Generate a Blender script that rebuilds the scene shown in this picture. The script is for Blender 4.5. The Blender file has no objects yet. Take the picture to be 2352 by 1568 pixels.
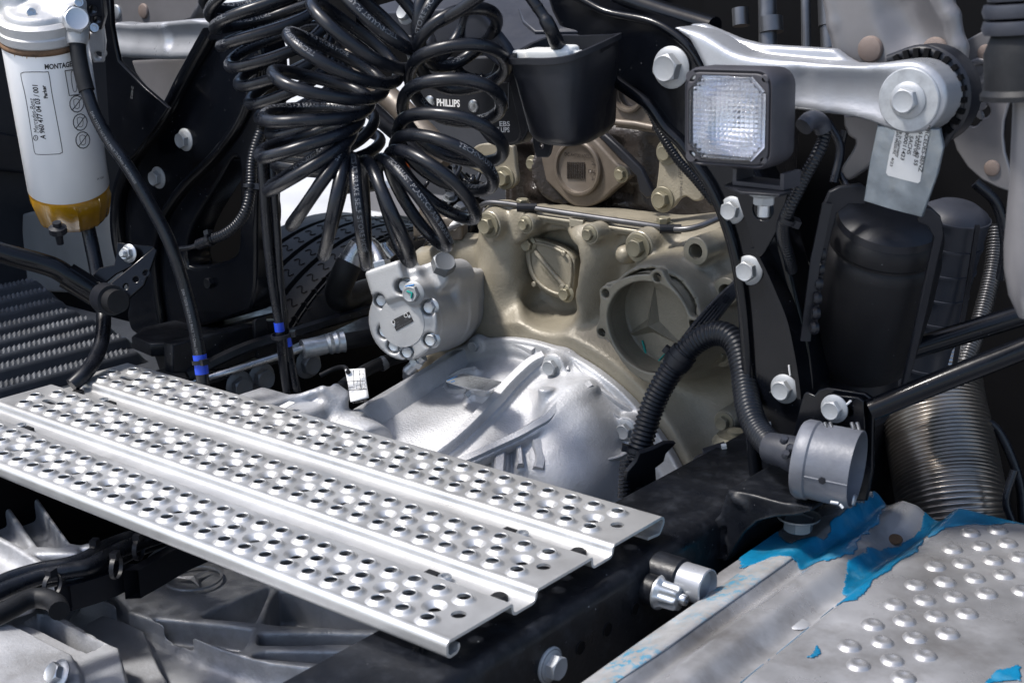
import bpy, bmesh, math, random
import numpy as np
from mathutils import Vector, Matrix, Quaternion
from mathutils import noise as mnoise

random.seed(7)
SC = bpy.context.scene
COL = SC.collection
R = math.radians

# ---------------------------------------------------------------- camera
CAM = Vector((1.61826698, -1.13851772, 0.57707388))
PITCH, YAW, ROLL = 0.281792348, 0.677451127, -0.00872977926
_cy, _sy, _cp, _sp = math.cos(YAW), math.sin(YAW), math.cos(PITCH), math.sin(PITCH)
FWD = Vector((-_sy * _cp, _cy * _cp, -_sp))
_rt = Vector((_cy, _sy, 0.0))
_up = _rt.cross(FWD)
RT = math.cos(ROLL) * _rt + math.sin(ROLL) * _up
UP = -math.sin(ROLL) * _rt + math.cos(ROLL) * _up
FPX = 3203.3712           # focal length in units of a 2352 px wide picture
cd = bpy.data.cameras.new('camera')
co = bpy.data.objects.new('camera', cd)
COL.objects.link(co)
cd.sensor_width = 36.0
cd.lens = FPX / 2352.0 * 36.0
cd.clip_start = 0.05
cd.clip_end = 500.0
M = Matrix((RT, UP, -FWD)).transposed().to_4x4()
M.translation = CAM
co.matrix_world = M
cd.dof.use_dof = True
cd.dof.focus_distance = 1.95
cd.dof.aperture_fstop = 14.0
SC.camera = co

# ---------------------------------------------------------------- sky, sun, exposure
SUN_EL, SUN_AZ = R(59.0), R(222.0)      # azimuth measured clockwise from +Y (the truck's nose)
world = bpy.data.worlds.new('World')
SC.world = world
world.use_nodes = True
nt = world.node_tree
bg = nt.nodes['Background']
sky = nt.nodes.new('ShaderNodeTexSky')
sky.sky_type = 'NISHITA'
sky.sun_disc = False
sky.sun_elevation = SUN_EL
sky.sun_rotation = SUN_AZ
sky.air_density = 1.0
sky.dust_density = 2.2
sky.ozone_density = 1.0
nt.links.new(sky.outputs[0], bg.inputs[0])
bg.inputs[1].default_value = 0.13
sl = bpy.data.lights.new('sun', 'SUN')
so = bpy.data.objects.new('sun', sl)
COL.objects.link(so)
sl.energy = 2.6
sl.angle = R(8.0)
sl.color = (1.0, 0.965, 0.92)
_sd = Vector((math.sin(SUN_AZ) * math.cos(SUN_EL), math.cos(SUN_AZ) * math.cos(SUN_EL), math.sin(SUN_EL)))
so.rotation_euler = _sd.to_track_quat('Z', 'Y').to_euler()
SC.view_settings.view_transform = 'Standard'
SC.view_settings.look = 'None'
SC.view_settings.exposure = 0.95
SC.view_settings.gamma = 1.0
SC.view_settings.use_curve_mapping = False
SC.render.engine = 'CYCLES'
SC.cycles.use_denoising = True
SC.cycles.max_bounces = 8
SC.cycles.caustics_reflective = False
SC.cycles.caustics_refractive = False
SC.cycles.sample_clamp_indirect = 4.0

# ================================================================ helpers: from the picture to the place
# every crop of the photograph that was measured: name -> (x offset, y offset, scale) in units of the 2352 px picture
CROP = {'o': (0, 0, 1.0), 'a1': (0, 0, .3297), 'a2': (459.4, 0, .4028), 'a3': (1091, 0, .3297), 'a4': (1493, 0, .36616),
        'b1': (0, 459.4, .32957), 'b2': (574.2, 459.4, .3297), 'b3': (976.2, 402, .32957), 'b4': (1550.4, 516.8, .34082),
        'c1': (0, 803.9, .32957), 'c2': (689, 746.5, .3662), 'c3': (0, 1091, .3662), 'c4': (746.5, 1091, .3662),
        'c5': (1435.5, 918.7, .4141)}

def g(c, pts):
    ox, oy, s = CROP[c]
    if isinstance(pts, tuple):
        return (ox + pts[0] * s, oy + pts[1] * s)
    return [(ox + p[0] * s, oy + p[1] * s) + tuple(p[2:]) for p in pts]

def ray(p):
    return FWD + ((float(p[0]) - 1176.0) / FPX) * RT - ((float(p[1]) - 784.1) / FPX) * UP

def D(p, d=None):
    """the point seen at picture position p, d metres into the scene"""
    if d is None:
        d = p[2]
    return CAM + float(d) * ray(p)

def mpp(d):
    """metres per picture unit at depth d"""
    return d / FPX

class Plane:
    def __init__(s, o, n, up=Vector((0, 0, 1))):
        s.o = Vector(o); s.n = Vector(n).normalized()
        if s.n.dot(CAM - s.o) < 0:
            s.n = -s.n
        if abs(s.n.dot(up)) > 0.95:
            up = Vector((0, 1, 0))
        s.u = up.cross(s.n).normalized()
        s.v = s.n.cross(s.u)
    def hit(s, p):
        d = ray(p)
        return CAM + d * ((s.o - CAM).dot(s.n) / d.dot(s.n))
    def to2(s, w):
        w = w - s.o
        return (w.dot(s.u), w.dot(s.v))
    def to3(s, x, y, z=0.0):
        return s.o + s.u * x + s.v * y + s.n * z
    def p2(s, p):
        return s.to2(s.hit(p))
    def shift(s, d):
        return Plane(s.o + s.n * d, s.n)
    def matrix(s):
        m = Matrix((s.u, s.v, s.n)).transposed().to_4x4()
        m.translation = s.o
        return m

def PY(y): return Plane((0.45, y, 0), (0, -1, 0))
def PX(x): return Plane((x, 0, 0), (1, 0, 0))
def PZ(z): return Plane((0.45, 0, z), (0, 0, 1))
def P3(a, b, c):
    a, b, c = D(a), D(b), D(c)
    return Plane(a, (b - a).cross(c - a))

# ---------------------------------------------------------------- objects
def tag(o, label, cat, group=None, kind=None):
    if label: o['label'] = label
    if cat: o['category'] = cat
    if group: o['group'] = group
    if kind: o['kind'] = kind
    return o

def thing(name, label, cat, loc=(0, 0, 0), group=None):
    o = bpy.data.objects.new(name, None)
    COL.objects.link(o)
    o.empty_display_size = 0.02
    o.location = loc
    return tag(o, label, cat, group)

def adopt(o, parent):
    if parent is not None:
        o.parent = parent
        if parent.parent is None:          # a thing stands at its own place; its parts are built in place
            o.matrix_parent_inverse = Matrix.Translation(-parent.location)

def link(name, me, mat, parent=None, angle=35.0, smooth=True):
    o = bpy.data.objects.new(name, me)
    COL.objects.link(o)
    if mat is not None and not me.materials:
        me.materials.append(MAT[mat] if isinstance(mat, str) else mat)
    if smooth and len(me.polygons):
        me.polygons.foreach_set('use_smooth', [True] * len(me.polygons))
        if angle < 179:
            me.set_sharp_from_angle(angle=R(angle))
    adopt(o, parent)
    return o

def mesh(name, verts, faces, mat, parent=None, angle=35.0, smooth=True):
    me = bpy.data.meshes.new(name)
    me.from_pydata([tuple(v) for v in verts], [], [tuple(f) for f in faces])
    me.update()
    return link(name, me, mat, parent, angle, smooth)

class MB:
    """collects shapes into one mesh"""
    def __init__(s): s.v, s.f = [], []
    def add(s, v, f):
        n = len(s.v); s.v += [tuple(q) for q in v]; s.f += [tuple(i + n for i in q) for q in f]
    def build(s, name, mat, parent=None, angle=35.0):
        return mesh(name, s.v, s.f, mat, parent, angle)

def spline(pts, n=8, closed=False):
    """Catmull-Rom through the points (any dimension)"""
    P = [np.array(p, float) for p in pts]
    out = []
    m = len(P)
    for i in range(m if closed else m - 1):
        a = P[(i - 1) % m] if closed or i > 0 else 2 * P[0] - P[1]
        b, c = P[i], P[(i + 1) % m]
        e = P[(i + 2) % m] if closed or i + 2 < m else 2 * P[-1] - P[-2]
        for k in range(n):
            t = k / n
            out.append(0.5 * ((2 * b) + (c - a) * t + (2 * a - 5 * b + 4 * c - e) * t * t + (3 * b - a - 3 * c + e) * t ** 3))
    if not closed:
        out.append(P[-1])
    return [tuple(q) for q in out]

def resample(path, step):
    P = [Vector(p) for p in path]
    L = [0.0]
    for a, b in zip(P, P[1:]): L.append(L[-1] + (b - a).length)
    n = max(2, int(L[-1] / step))
    out, j = [], 0
    for i in range(n + 1):
        s = L[-1] * i / n
        while j < len(L) - 2 and L[j + 1] < s: j += 1
        t = (s - L[j]) / max(1e-9, L[j + 1] - L[j])
        out.append(P[j].lerp(P[j + 1], t))
    return out

def frames(P):
    T = []
    for i in range(len(P)):
        T.append((P[min(i + 1, len(P) - 1)] - P[max(i - 1, 0)]).normalized())
    n = T[0].orthogonal().normalized()
    out = []
    for i, t in enumerate(T):
        if i:
            q = T[i - 1].rotation_difference(t)
            n = (q @ n)
            n = (n - t * n.dot(t)).normalized()
        out.append((t, n, t.cross(n)))
    return out

def tube_data(path, rad, seg=12, caps=True):
    P = [Vector(p) for p in path]
    fr = frames(P)
    v, f = [], []
    for i, (t, a, b) in enumerate(fr):
        r = rad[i] if isinstance(rad, (list, tuple)) else rad
        for k in range(seg):
            c = 2 * math.pi * k / seg
            v.append(P[i] + (a * math.cos(c) + b * math.sin(c)) * r)
    for i in range(len(P) - 1):
        for k in range(seg):
            k2 = (k + 1) % seg
            f.append((i * seg + k, i * seg + k2, (i + 1) * seg + k2, (i + 1) * seg + k))
    if caps:
        f.append(tuple(range(seg - 1, -1, -1)))
        f.append(tuple((len(P) - 1) * seg + k for k in range(seg)))
    return v, f

def tube(name, path, rad, mat, parent=None, seg=14, caps=True, angle=50):
    v, f = tube_data(path, rad, seg, caps)
    return mesh(name, v, f, mat, parent, angle)

def px_path(pts, n=8, c='o'):
    """picture positions with depth -> smooth path"""
    return [Vector(q) for q in spline([D(p) for p in g(c, pts)], n)]

def ribbed(name, path, rad, mat, parent=None, pitch=0.0045, depth=0.12, seg=14):
    """corrugated conduit: the radius goes up and down along the way"""
    P = resample(path, pitch / 6.0)
    rr = []
    for i in range(len(P)):
        ph = (i % 6) / 6.0
        rr.append(rad * (1.0 - depth * (0, 0.15, 0.85, 1.0, 0.85, 0.15)[i % 6]))
    return tube(name, P, rr, mat, parent, seg, True, 80)

def lathe_data(prof, o, axis, seg=32, cap0=True, cap1=True):
    o, axis = Vector(o), Vector(axis).normalized()
    a = axis.orthogonal().normalized(); b = axis.cross(a)
    v, f = [], []
    for r, h in prof:
        for k in range(seg):
            c = 2 * math.pi * k / seg
            v.append(o + axis * h + (a * math.cos(c) + b * math.sin(c)) * r)
    for i in range(len(prof) - 1):
        for k in range(seg):
            k2 = (k + 1) % seg
            f.append((i * seg + k, i * seg + k2, (i + 1) * seg + k2, (i + 1) * seg + k))
    if cap0: f.append(tuple(range(seg - 1, -1, -1)))
    if cap1: f.append(tuple((len(prof) - 1) * seg + k for k in range(seg)))
    return v, f

def lathe(name, prof, o, axis, mat, parent=None, seg=32, cap0=True, cap1=True, angle=35):
    v, f = lathe_data(prof, o, axis, seg, cap0, cap1)
    return mesh(name, v, f, mat, parent, angle)

def curve_mesh(loops, th, bev, res=2):
    cu = bpy.data.curves.new('outline', 'CURVE')
    cu.dimensions = '2D'
    cu.fill_mode = 'BOTH'
    for lp in loops:
        sp = cu.splines.new('POLY')
        sp.points.add(len(lp) - 1)
        for q, (x, y) in zip(sp.points, lp):
            q.co = (x, y, 0, 1)
        sp.use_cyclic_u = True
    cu.extrude = max(0.0, th / 2 - bev)
    cu.bevel_depth = bev
    cu.bevel_resolution = res
    cu.offset = -bev
    ob = bpy.data.objects.new('outline', cu)
    me = bpy.data.meshes.new_from_object(ob)
    bpy.data.objects.remove(ob)
    bpy.data.curves.remove(cu)
    me.transform(Matrix.Translation((0, 0, -th / 2)))
    return me

def circle2(c, r, n=20, ry=None):
    ry = ry or r
    return [(c[0] + r * math.cos(2 * math.pi * k / n), c[1] + ry * math.sin(2 * math.pi * k / n)) for k in range(n)]

def plate(name, mat, parent, pl, outline, holes=(), th=0.006, bev=0.0012, smooth=0, c='o', circ=(), angle=40, res=2):
    """a sheet whose front face lies in plane pl, outlined by picture positions; circ = round holes ((px,py), radius in metres)"""
    lp = [pl.p2(p) for p in g(c, list(outline))]
    if smooth: lp = spline(lp, smooth, True)
    loops = [lp]
    for h in holes:
        q = [pl.p2(p) for p in g(c, list(h))]
        loops.append(spline(q, smooth, True) if smooth else q)
    for p, r in circ:
        loops.append(circle2(pl.p2(g(c, p)), r))
    me = curve_mesh(loops, th, bev, res)
    me.name = name
    me.transform(pl.matrix())
    return link(name, me, mat, parent, angle)

# ---------------------------------------------------------------- fasteners
_PROTO = {}
def bolt_mesh(style):
    """unit size: across-corner radius of the head = 1, seat at z = 0, head points to +z"""
    if style in _PROTO: return _PROTO[style]
    mb = MB()
    def ring(prof, seg, ph=0.0, cap=True):
        v, f = [], []
        for r, h in prof:
            for k in range(seg):
                c = 2 * math.pi * k / seg + ph
                v.append((r * math.cos(c), r * math.sin(c), h))
        for i in range(len(prof) - 1):
            for k in range(seg):
                k2 = (k + 1) % seg
                f.append((i * seg + k, i * seg + k2, (i + 1) * seg + k2, (i + 1) * seg + k))
        if cap: f.append(tuple((len(prof) - 1) * seg + k for k in range(seg)))
        mb.add(v, f)
    def hexhead(z0, z1, r=1.0, dish=0.0):
        # hex prism whose upper corners are turned off to a circle
        ap = r * math.cos(math.pi / 6)
        v, f = [], []
        n = 36
        for lev in range(4):
            for k in range(n):
                c = 2 * math.pi * k / n
                hx = ap / math.cos(((c + math.pi / 6) % (math.pi / 3)) - math.pi / 6)
                if lev == 0: rr, z = hx, z0
                elif lev == 1: rr, z = hx, z1 - (hx - ap) * 0.75 - 0.04 * r
                elif lev == 2: rr, z = ap * 0.95, z1
                else: rr, z = ap * 0.72, z1 - dish
                v.append((rr * math.cos(c), rr * math.sin(c), z))
        for i in range(3):
            for k in range(n):
                k2 = (k + 1) % n
                f.append((i * n + k, i * n + k2, (i + 1) * n + k2, (i + 1) * n + k))
        f.append(tuple(3 * n + k for k in range(n)))
        mb.add(v, f)
    if style == 'flange':
        ring([(1.42, 0), (1.42, 0.12), (1.30, 0.2), (1.0, 0.34)], 28)
        hexhead(0.2, 1.05, 1.0, 0.07)
    elif style == 'washer':
        ring([(1.5, 0), (1.5, 0.2), (1.44, 0.24)], 28)
        hexhead(0.2, 1.05, 1.0, 0.05)
    elif style == 'plain':
        hexhead(-0.1, 0.85, 1.0, 0.06)
    elif style == 'stack':
        ring([(1.45, 0), (1.45, 0.16), (1.2, 0.2), (1.2, 0.28), (1.42, 0.3), (1.42, 0.46), (1.38, 0.5)], 24)
        hexhead(0.4, 1.3, 1.0, 0.05)
    elif style == 'stud':
        ring([(1.45, 0), (1.45, 0.14), (1.1, 0.34)], 28)
        hexhead(0.2, 1.15, 1.0, 0.05)
        ring([(0.52, 1.0)] + [(0.52 + 0.04 * (i % 2), 1.1 + 0.07 * i) for i in range(9)] + [(0.42, 1.8)], 16)
    elif style == 'rivet':
        ring([(1.0, 0), (1.0, 0.12), (0.9, 0.3), (0.6, 0.4)], 24)
    elif style == 'socket':
        ring([(1.0, -0.1), (1.0, 0.8), (0.92, 0.9), (0.6, 0.9), (0.56, 0.5)], 24)
    me = bpy.data.meshes.new('bolt_' + style)
    me.from_pydata(mb.v, [], mb.f); me.update()
    me.polygons.foreach_set('use_smooth', [True] * len(me.polygons))
    me.set_sharp_from_angle(angle=R(28))
    _PROTO[style] = me
    return me

def bolt(parent, pos, axis, r, mat='zinc', style='flange', name='bolt', spin=None, label=None):
    key = (style, mat)
    if key not in _PROTO:
        me = bolt_mesh(style).copy()
        me.materials.append(MAT[mat])
        _PROTO[key] = me
    o = bpy.data.objects.new(name, _PROTO[key])
    COL.objects.link(o)
    q = Vector(axis).to_track_quat('Z', 'Y')
    q = q @ Quaternion((0, 0, 1), random.uniform(0, math.pi / 3) if spin is None else spin)
    o.rotation_mode = 'QUATERNION'
    o.rotation_quaternion = q
    o.location = pos
    o.scale = (r, r, r)
    adopt(o, parent)
    if label: o['label'] = label
    return o

# ---------------------------------------------------------------- lettering
def text_mesh(s, size, bold=0.0):
    cu = bpy.data.curves.new('text', 'FONT')
    cu.body = s
    cu.size = size
    cu.offset = bold
    cu.resolution_u = 3
    ob = bpy.data.objects.new('text', cu)
    me = bpy.data.meshes.new_from_object(ob)
    bpy.data.objects.remove(ob)
    bpy.data.curves.remove(cu)
    return me

def letters(name, s, pl, p0, p1, h, mat, parent, bold=0.0, lift=0.0004, sx=None):
    """writing that starts at picture position p0 and runs towards p1, h metres tall capitals; fitted to p0..p1"""
    me = text_mesh(s, h / 0.7, bold * h)
    if not len(me.vertices): return None
    xs = [v.co.x for v in me.vertices]
    x0, x1 = min(xs), max(xs)
    a, b = pl.hit(p0), pl.hit(p1)
    ux = (b - a).normalized()
    uy = pl.n.cross(ux)
    k = (b - a).length / (x1 - x0)
    for v in me.vertices:
        v.co = a + ux * ((v.co.x - x0) * k) + uy * v.co.y + pl.n * lift
    return link(name, me, mat, parent, smooth=False)

def text_on_tube(name, s, path, rad, start, h, ang_dir, mat, parent, bold=0.02, flip=False):
    """writing printed along a hose; ang_dir = the direction the print faces"""
    P = resample(path, 0.004)
    fr = frames(P)
    me = text_mesh(s, h / 0.7, bold * h)
    for v in me.vertices:
        x, y = v.co.x, v.co.y - h * 0.5
        if flip: x, y = -x, -y
        sidx = (start + x) / 0.004
        i = int(max(0, min(len(P) - 2, math.floor(sidx))))
        t = sidx - i
        p = P[i].lerp(P[i + 1], t)
        tg = fr[i][0]
        n = (ang_dir - tg * ang_dir.dot(tg)).normalized()
        side = n.cross(tg)
        a = y / rad
        v.co = p + (n * math.cos(a) + side * math.sin(a)) * (rad + 0.00025)
    return link(name, me, mat, parent, smooth=False)

# ---------------------------------------------------------------- castings: solid shapes blended with fillets, then skinned
class Solid:
    MG = 0.05
    def __init__(s, lo, hi, res):
        s.lo, s.res = np.array(lo, np.float32), res
        n = np.ceil((np.array(hi) - np.array(lo)) / res).astype(int) + 1
        s.ax = [s.lo[i] + res * np.arange(n[i], dtype=np.float32) for i in range(3)]
        s.n = n
        s.d = np.full(n, 1.0, np.float32)
    def _win(s, lo, hi):
        sl = []
        for i in range(3):
            a = int(np.clip(math.floor((lo[i] - s.MG - s.lo[i]) / s.res), 0, s.n[i])); b = int(np.clip(math.ceil((hi[i] + s.MG - s.lo[i]) / s.res) + 1, 0, s.n[i]))
            sl.append(slice(a, max(a, b)))
        s.x, s.y, s.z = s.ax[0][sl[0]][:, None, None], s.ax[1][sl[1]][None, :, None], s.ax[2][sl[2]][None, None, :]
        return tuple(sl)
    @staticmethod
    def _m(d, b, k):
        if k <= 0: return np.minimum(d, b)
        h = np.clip(0.5 + 0.5 * (b - d) / k, 0, 1)
        return b + (d - b) * h - k * h * (1 - h)
    def add(s, q, k=0.0):
        sl, b = q
        s.d[sl] = s._m(s.d[sl], b, k); return s
    def cut(s, q, k=0.0):
        sl, b = q
        s.d[sl] = -s._m(-s.d[sl], b, k); return s
    # --- distances, each with the window of the grid where it matters
    def ball(s, c, r):
        w = s._win([q - r for q in c], [q + r for q in c])
        return w, np.sqrt((s.x - c[0]) ** 2 + (s.y - c[1]) ** 2 + (s.z - c[2]) ** 2) - r
    def cap(s, a, b, ra, rb=None):
        rb = ra if rb is None else rb
        a, b = np.array(a, float), np.array(b, float); m = max(ra, rb)
        w = s._win(np.minimum(a, b) - m, np.maximum(a, b) + m)
        ab = b - a; L = max(1e-9, ab @ ab)
        t = np.clip(((s.x - a[0]) * ab[0] + (s.y - a[1]) * ab[1] + (s.z - a[2]) * ab[2]) / L, 0, 1)
        return w, np.sqrt((s.x - a[0] - t * ab[0]) ** 2 + (s.y - a[1] - t * ab[1]) ** 2 + (s.z - a[2] - t * ab[2]) ** 2) - (ra + (rb - ra) * t)
    def cyl(s, a, b, ra, rb=None, rnd=0.0):
        rb = ra if rb is None else rb
        a, b = np.array(a, float), np.array(b, float); m = max(ra, rb)
        w0 = s._win(np.minimum(a, b) - m, np.maximum(a, b) + m)
        ab = b - a; L = np.sqrt(ab @ ab); w = ab / L
        h = (s.x - a[0]) * w[0] + (s.y - a[1]) * w[1] + (s.z - a[2]) * w[2]
        q = np.sqrt(np.maximum((s.x - a[0]) ** 2 + (s.y - a[1]) ** 2 + (s.z - a[2]) ** 2 - h * h, 0))
        t = np.clip(h / L, 0, 1)
        dr = (q - (ra + (rb - ra) * t)) * (L / math.hypot(L, rb - ra)) + rnd
        dh = np.abs(h - L / 2) - L / 2 + rnd
        return w0, np.minimum(np.maximum(dr, dh), 0) + np.sqrt(np.maximum(dr, 0) ** 2 + np.maximum(dh, 0) ** 2) - rnd
    def box(s, c, half, rot=None, rnd=0.0):
        m = max(half) if rot is None else math.sqrt(sum(h * h for h in half))
        hh = half if rot is None else (m, m, m)
        w0 = s._win([c[i] - hh[i] for i in range(3)], [c[i] + hh[i] for i in range(3)])
        px, py, pz = s.x - c[0], s.y - c[1], s.z - c[2]
        if rot is not None:
            m = np.array(rot)          # rows are the box's axes
            px, py, pz = (m[0][0] * px + m[0][1] * py + m[0][2] * pz, m[1][0] * px + m[1][1] * py + m[1][2] * pz,
                          m[2][0] * px + m[2][1] * py + m[2][2] * pz)
        qx, qy, qz = np.abs(px) - half[0] + rnd, np.abs(py) - half[1] + rnd, np.abs(pz) - half[2] + rnd
        return w0, np.sqrt(np.maximum(qx, 0) ** 2 + np.maximum(qy, 0) ** 2 + np.maximum(qz, 0) ** 2) + np.minimum(np.maximum(qx, np.maximum(qy, qz)), 0) - rnd
    def wall(s, a, b, n, th, hgt, rnd=0.002):
        """a straight web from a to b: its crest on the line, hgt deep against n"""
        a, b, n = Vector(a), Vector(b), Vector(n)
        t = (b - a).normalized(); n = (n - t * n.dot(t)).normalized(); w = t.cross(n)
        return s.box((a + b) / 2 - n * (hgt / 2), ((b - a).length / 2 + th * 0.4, th / 2, hgt / 2), rot=(tuple(t), tuple(w), tuple(n)), rnd=rnd)
    def poly(s, pts, ax, h0, h1, rnd=0.0):
        """2-D outline in the two other axes, extruded along axis ax from h0 to h1"""
        us, vs = [p[0] for p in pts], [p[1] for p in pts]
        lo = {0: (h0, min(us), min(vs)), 1: (min(us), h0, min(vs)), 2: (min(us), min(vs), h0)}[ax]
        hi = {0: (h1, max(us), max(vs)), 1: (max(us), h1, max(vs)), 2: (max(us), max(vs), h1)}[ax]
        w0 = s._win(lo, hi)
        A = {0: (s.y, s.z, s.x), 1: (s.x, s.z, s.y), 2: (s.x, s.y, s.z)}[ax]
        u, v = np.broadcast_arrays(A[0] + 0 * A[1], A[1] + 0 * A[0])
        d = np.full(u.shape, 1e9, np.float32); sg = np.ones(u.shape, np.float32)
        n = len(pts)
        for i in range(n):
            a, b = pts[i], pts[i - 1]
            ex, ey = b[0] - a[0], b[1] - a[1]
            wx, wy = u - a[0], v - a[1]
            t = np.clip((wx * ex + wy * ey) / max(1e-12, ex * ex + ey * ey), 0, 1)
            d = np.minimum(d, (wx - ex * t) ** 2 + (wy - ey * t) ** 2)
            c1, c2, c3 = v >= a[1], v < b[1], ex * wy > ey * wx
            sg = np.where((c1 & c2 & c3) | (~c1 & ~c2 & ~c3), -sg, sg)
        d = sg * np.sqrt(d) + rnd
        dh = np.abs(A[2] - (h0 + h1) / 2) - abs(h1 - h0) / 2 + rnd
        return w0, np.minimum(np.maximum(d, dh), 0) + np.sqrt(np.maximum(d, 0) ** 2 + np.maximum(dh, 0) ** 2) - rnd
    def build(s, name, mat, parent=None, mtx=None, angle=180):
        v = s.d
        neg = v < 0
        nx, ny, nz = v.shape
        acc = np.zeros((nx - 1, ny - 1, nz - 1, 3), np.float32)
        cnt = np.zeros((nx - 1, ny - 1, nz - 1), np.float32)
        def sl(o): return tuple(slice(o[i], v.shape[i] - 1 + o[i]) for i in range(3))
        for ax in range(3):
            o1, o2 = [(a, b) for a in (0, 1) for b in (0, 1)], None
            for a, b in o1:
                p = [0, 0, 0]; others = [i for i in range(3) if i != ax]
                p[others[0]], p[others[1]] = a, b
                q = list(p); q[ax] = 1
                va, vb = v[sl(p)], v[sl(q)]
                m = (va < 0) != (vb < 0)
                t = np.where(m, va / np.where(m, va - vb, 1), 0)
                cnt += m
                for i in range(3):
                    acc[..., i] += np.where(m, (t if i == ax else p[i]), 0)
        act = cnt > 0
        idx = np.full(act.shape, -1, np.int64)
        I = np.argwhere(act)
        idx[act] = np.arange(len(I))
        verts = (I + acc[act] / cnt[act][:, None]) * s.res + s.lo
        faces = []
        for ax in range(3):
            o = [i for i in range(3) if i != ax]
            a = [slice(None)] * 3; b = [slice(None)] * 3
            a[ax] = slice(0, -1); b[ax] = slice(1, None)
            m = neg[tuple(a)] != neg[tuple(b)]
            mm = m.copy()
            for i in o:
                e = [slice(None)] * 3; e[i] = 0; mm[tuple(e)] = False
                e[i] = -1; mm[tuple(e)] = False
            K = np.argwhere(mm)
            if not len(K): continue
            fl = neg[tuple(a)][mm]
            def at(da, db):
                q = K.copy(); q[:, o[0]] -= da; q[:, o[1]] -= db
                return idx[q[:, 0], q[:, 1], q[:, 2]]
            Q = np.stack([at(1, 1), at(0, 1), at(0, 0), at(1, 0)], 1)
            if ax == 1: fl = ~fl
            Q[~fl] = Q[~fl][:, ::-1]
            faces.append(Q)
        F = np.concatenate(faces) if faces else np.zeros((0, 4), int)
        me = bpy.data.meshes.new(name)
        me.vertices.add(len(verts)); me.vertices.foreach_set('co', verts.astype(np.float32).ravel())
        me.loops.add(F.size); me.loops.foreach_set('vertex_index', F.astype(np.int32).ravel())
        me.polygons.add(len(F)); me.polygons.foreach_set('loop_start', np.arange(0, F.size, 4, dtype=np.int32))
        me.update(calc_edges=True)
        me.validate()
        if mtx is not None: me.transform(mtx)
        return link(name, me, mat, parent, angle)

def grid_mesh(name, X, Y, Z, mat, parent=None, mask=None, angle=60):
    n, m = X.shape
    v = np.stack([X, Y, Z], -1).reshape(-1, 3)
    a = np.arange(n * m).reshape(n, m)
    F = np.stack([a[:-1, :-1], a[1:, :-1], a[1:, 1:], a[:-1, 1:]], -1).reshape(-1, 4)
    if mask is not None:
        F = F[mask.reshape(-1)]
        used = np.unique(F); re = np.full(n * m, -1); re[used] = np.arange(len(used))
        v = v[used]; F = re[F]
    me = bpy.data.meshes.new(name)
    me.vertices.add(len(v)); me.vertices.foreach_set('co', v.astype(np.float32).ravel())
    me.loops.add(F.size); me.loops.foreach_set('vertex_index', F.astype(np.int32).ravel())
    me.polygons.add(len(F)); me.polygons.foreach_set('loop_start', np.arange(0, F.size, 4, dtype=np.int32))
    me.update(calc_edges=True)
    return link(name, me, mat, parent, angle)

def sstep(a, b, x):
    t = np.clip((x - a) / (b - a), 0, 1)
    return t * t * (3 - 2 * t)

def fnoise(x, y, seed=0, octs=4, scale=1.0):
    """smooth value noise on numpy arrays"""
    out = np.zeros_like(x); amp = 1.0; tot = 0
    for o in range(octs):
        xs, ys = x * scale * 2 ** o + 17.3 * o + seed * 7.7, y * scale * 2 ** o + 5.1 * o + seed * 3.1
        i, j = np.floor(xs), np.floor(ys)
        fx, fy = xs - i, ys - j
        fx, fy = fx * fx * (3 - 2 * fx), fy * fy * (3 - 2 * fy)
        def h(a, b):
            q = np.sin(a * 127.1 + b * 311.7 + seed * 13.7) * 43758.5453
            return q - np.floor(q)
        out += amp * ((h(i, j) * (1 - fx) + h(i + 1, j) * fx) * (1 - fy) + (h(i, j + 1) * (1 - fx) + h(i + 1, j + 1) * fx) * fy)
        tot += amp; amp *= 0.5
    return out / tot

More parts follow.
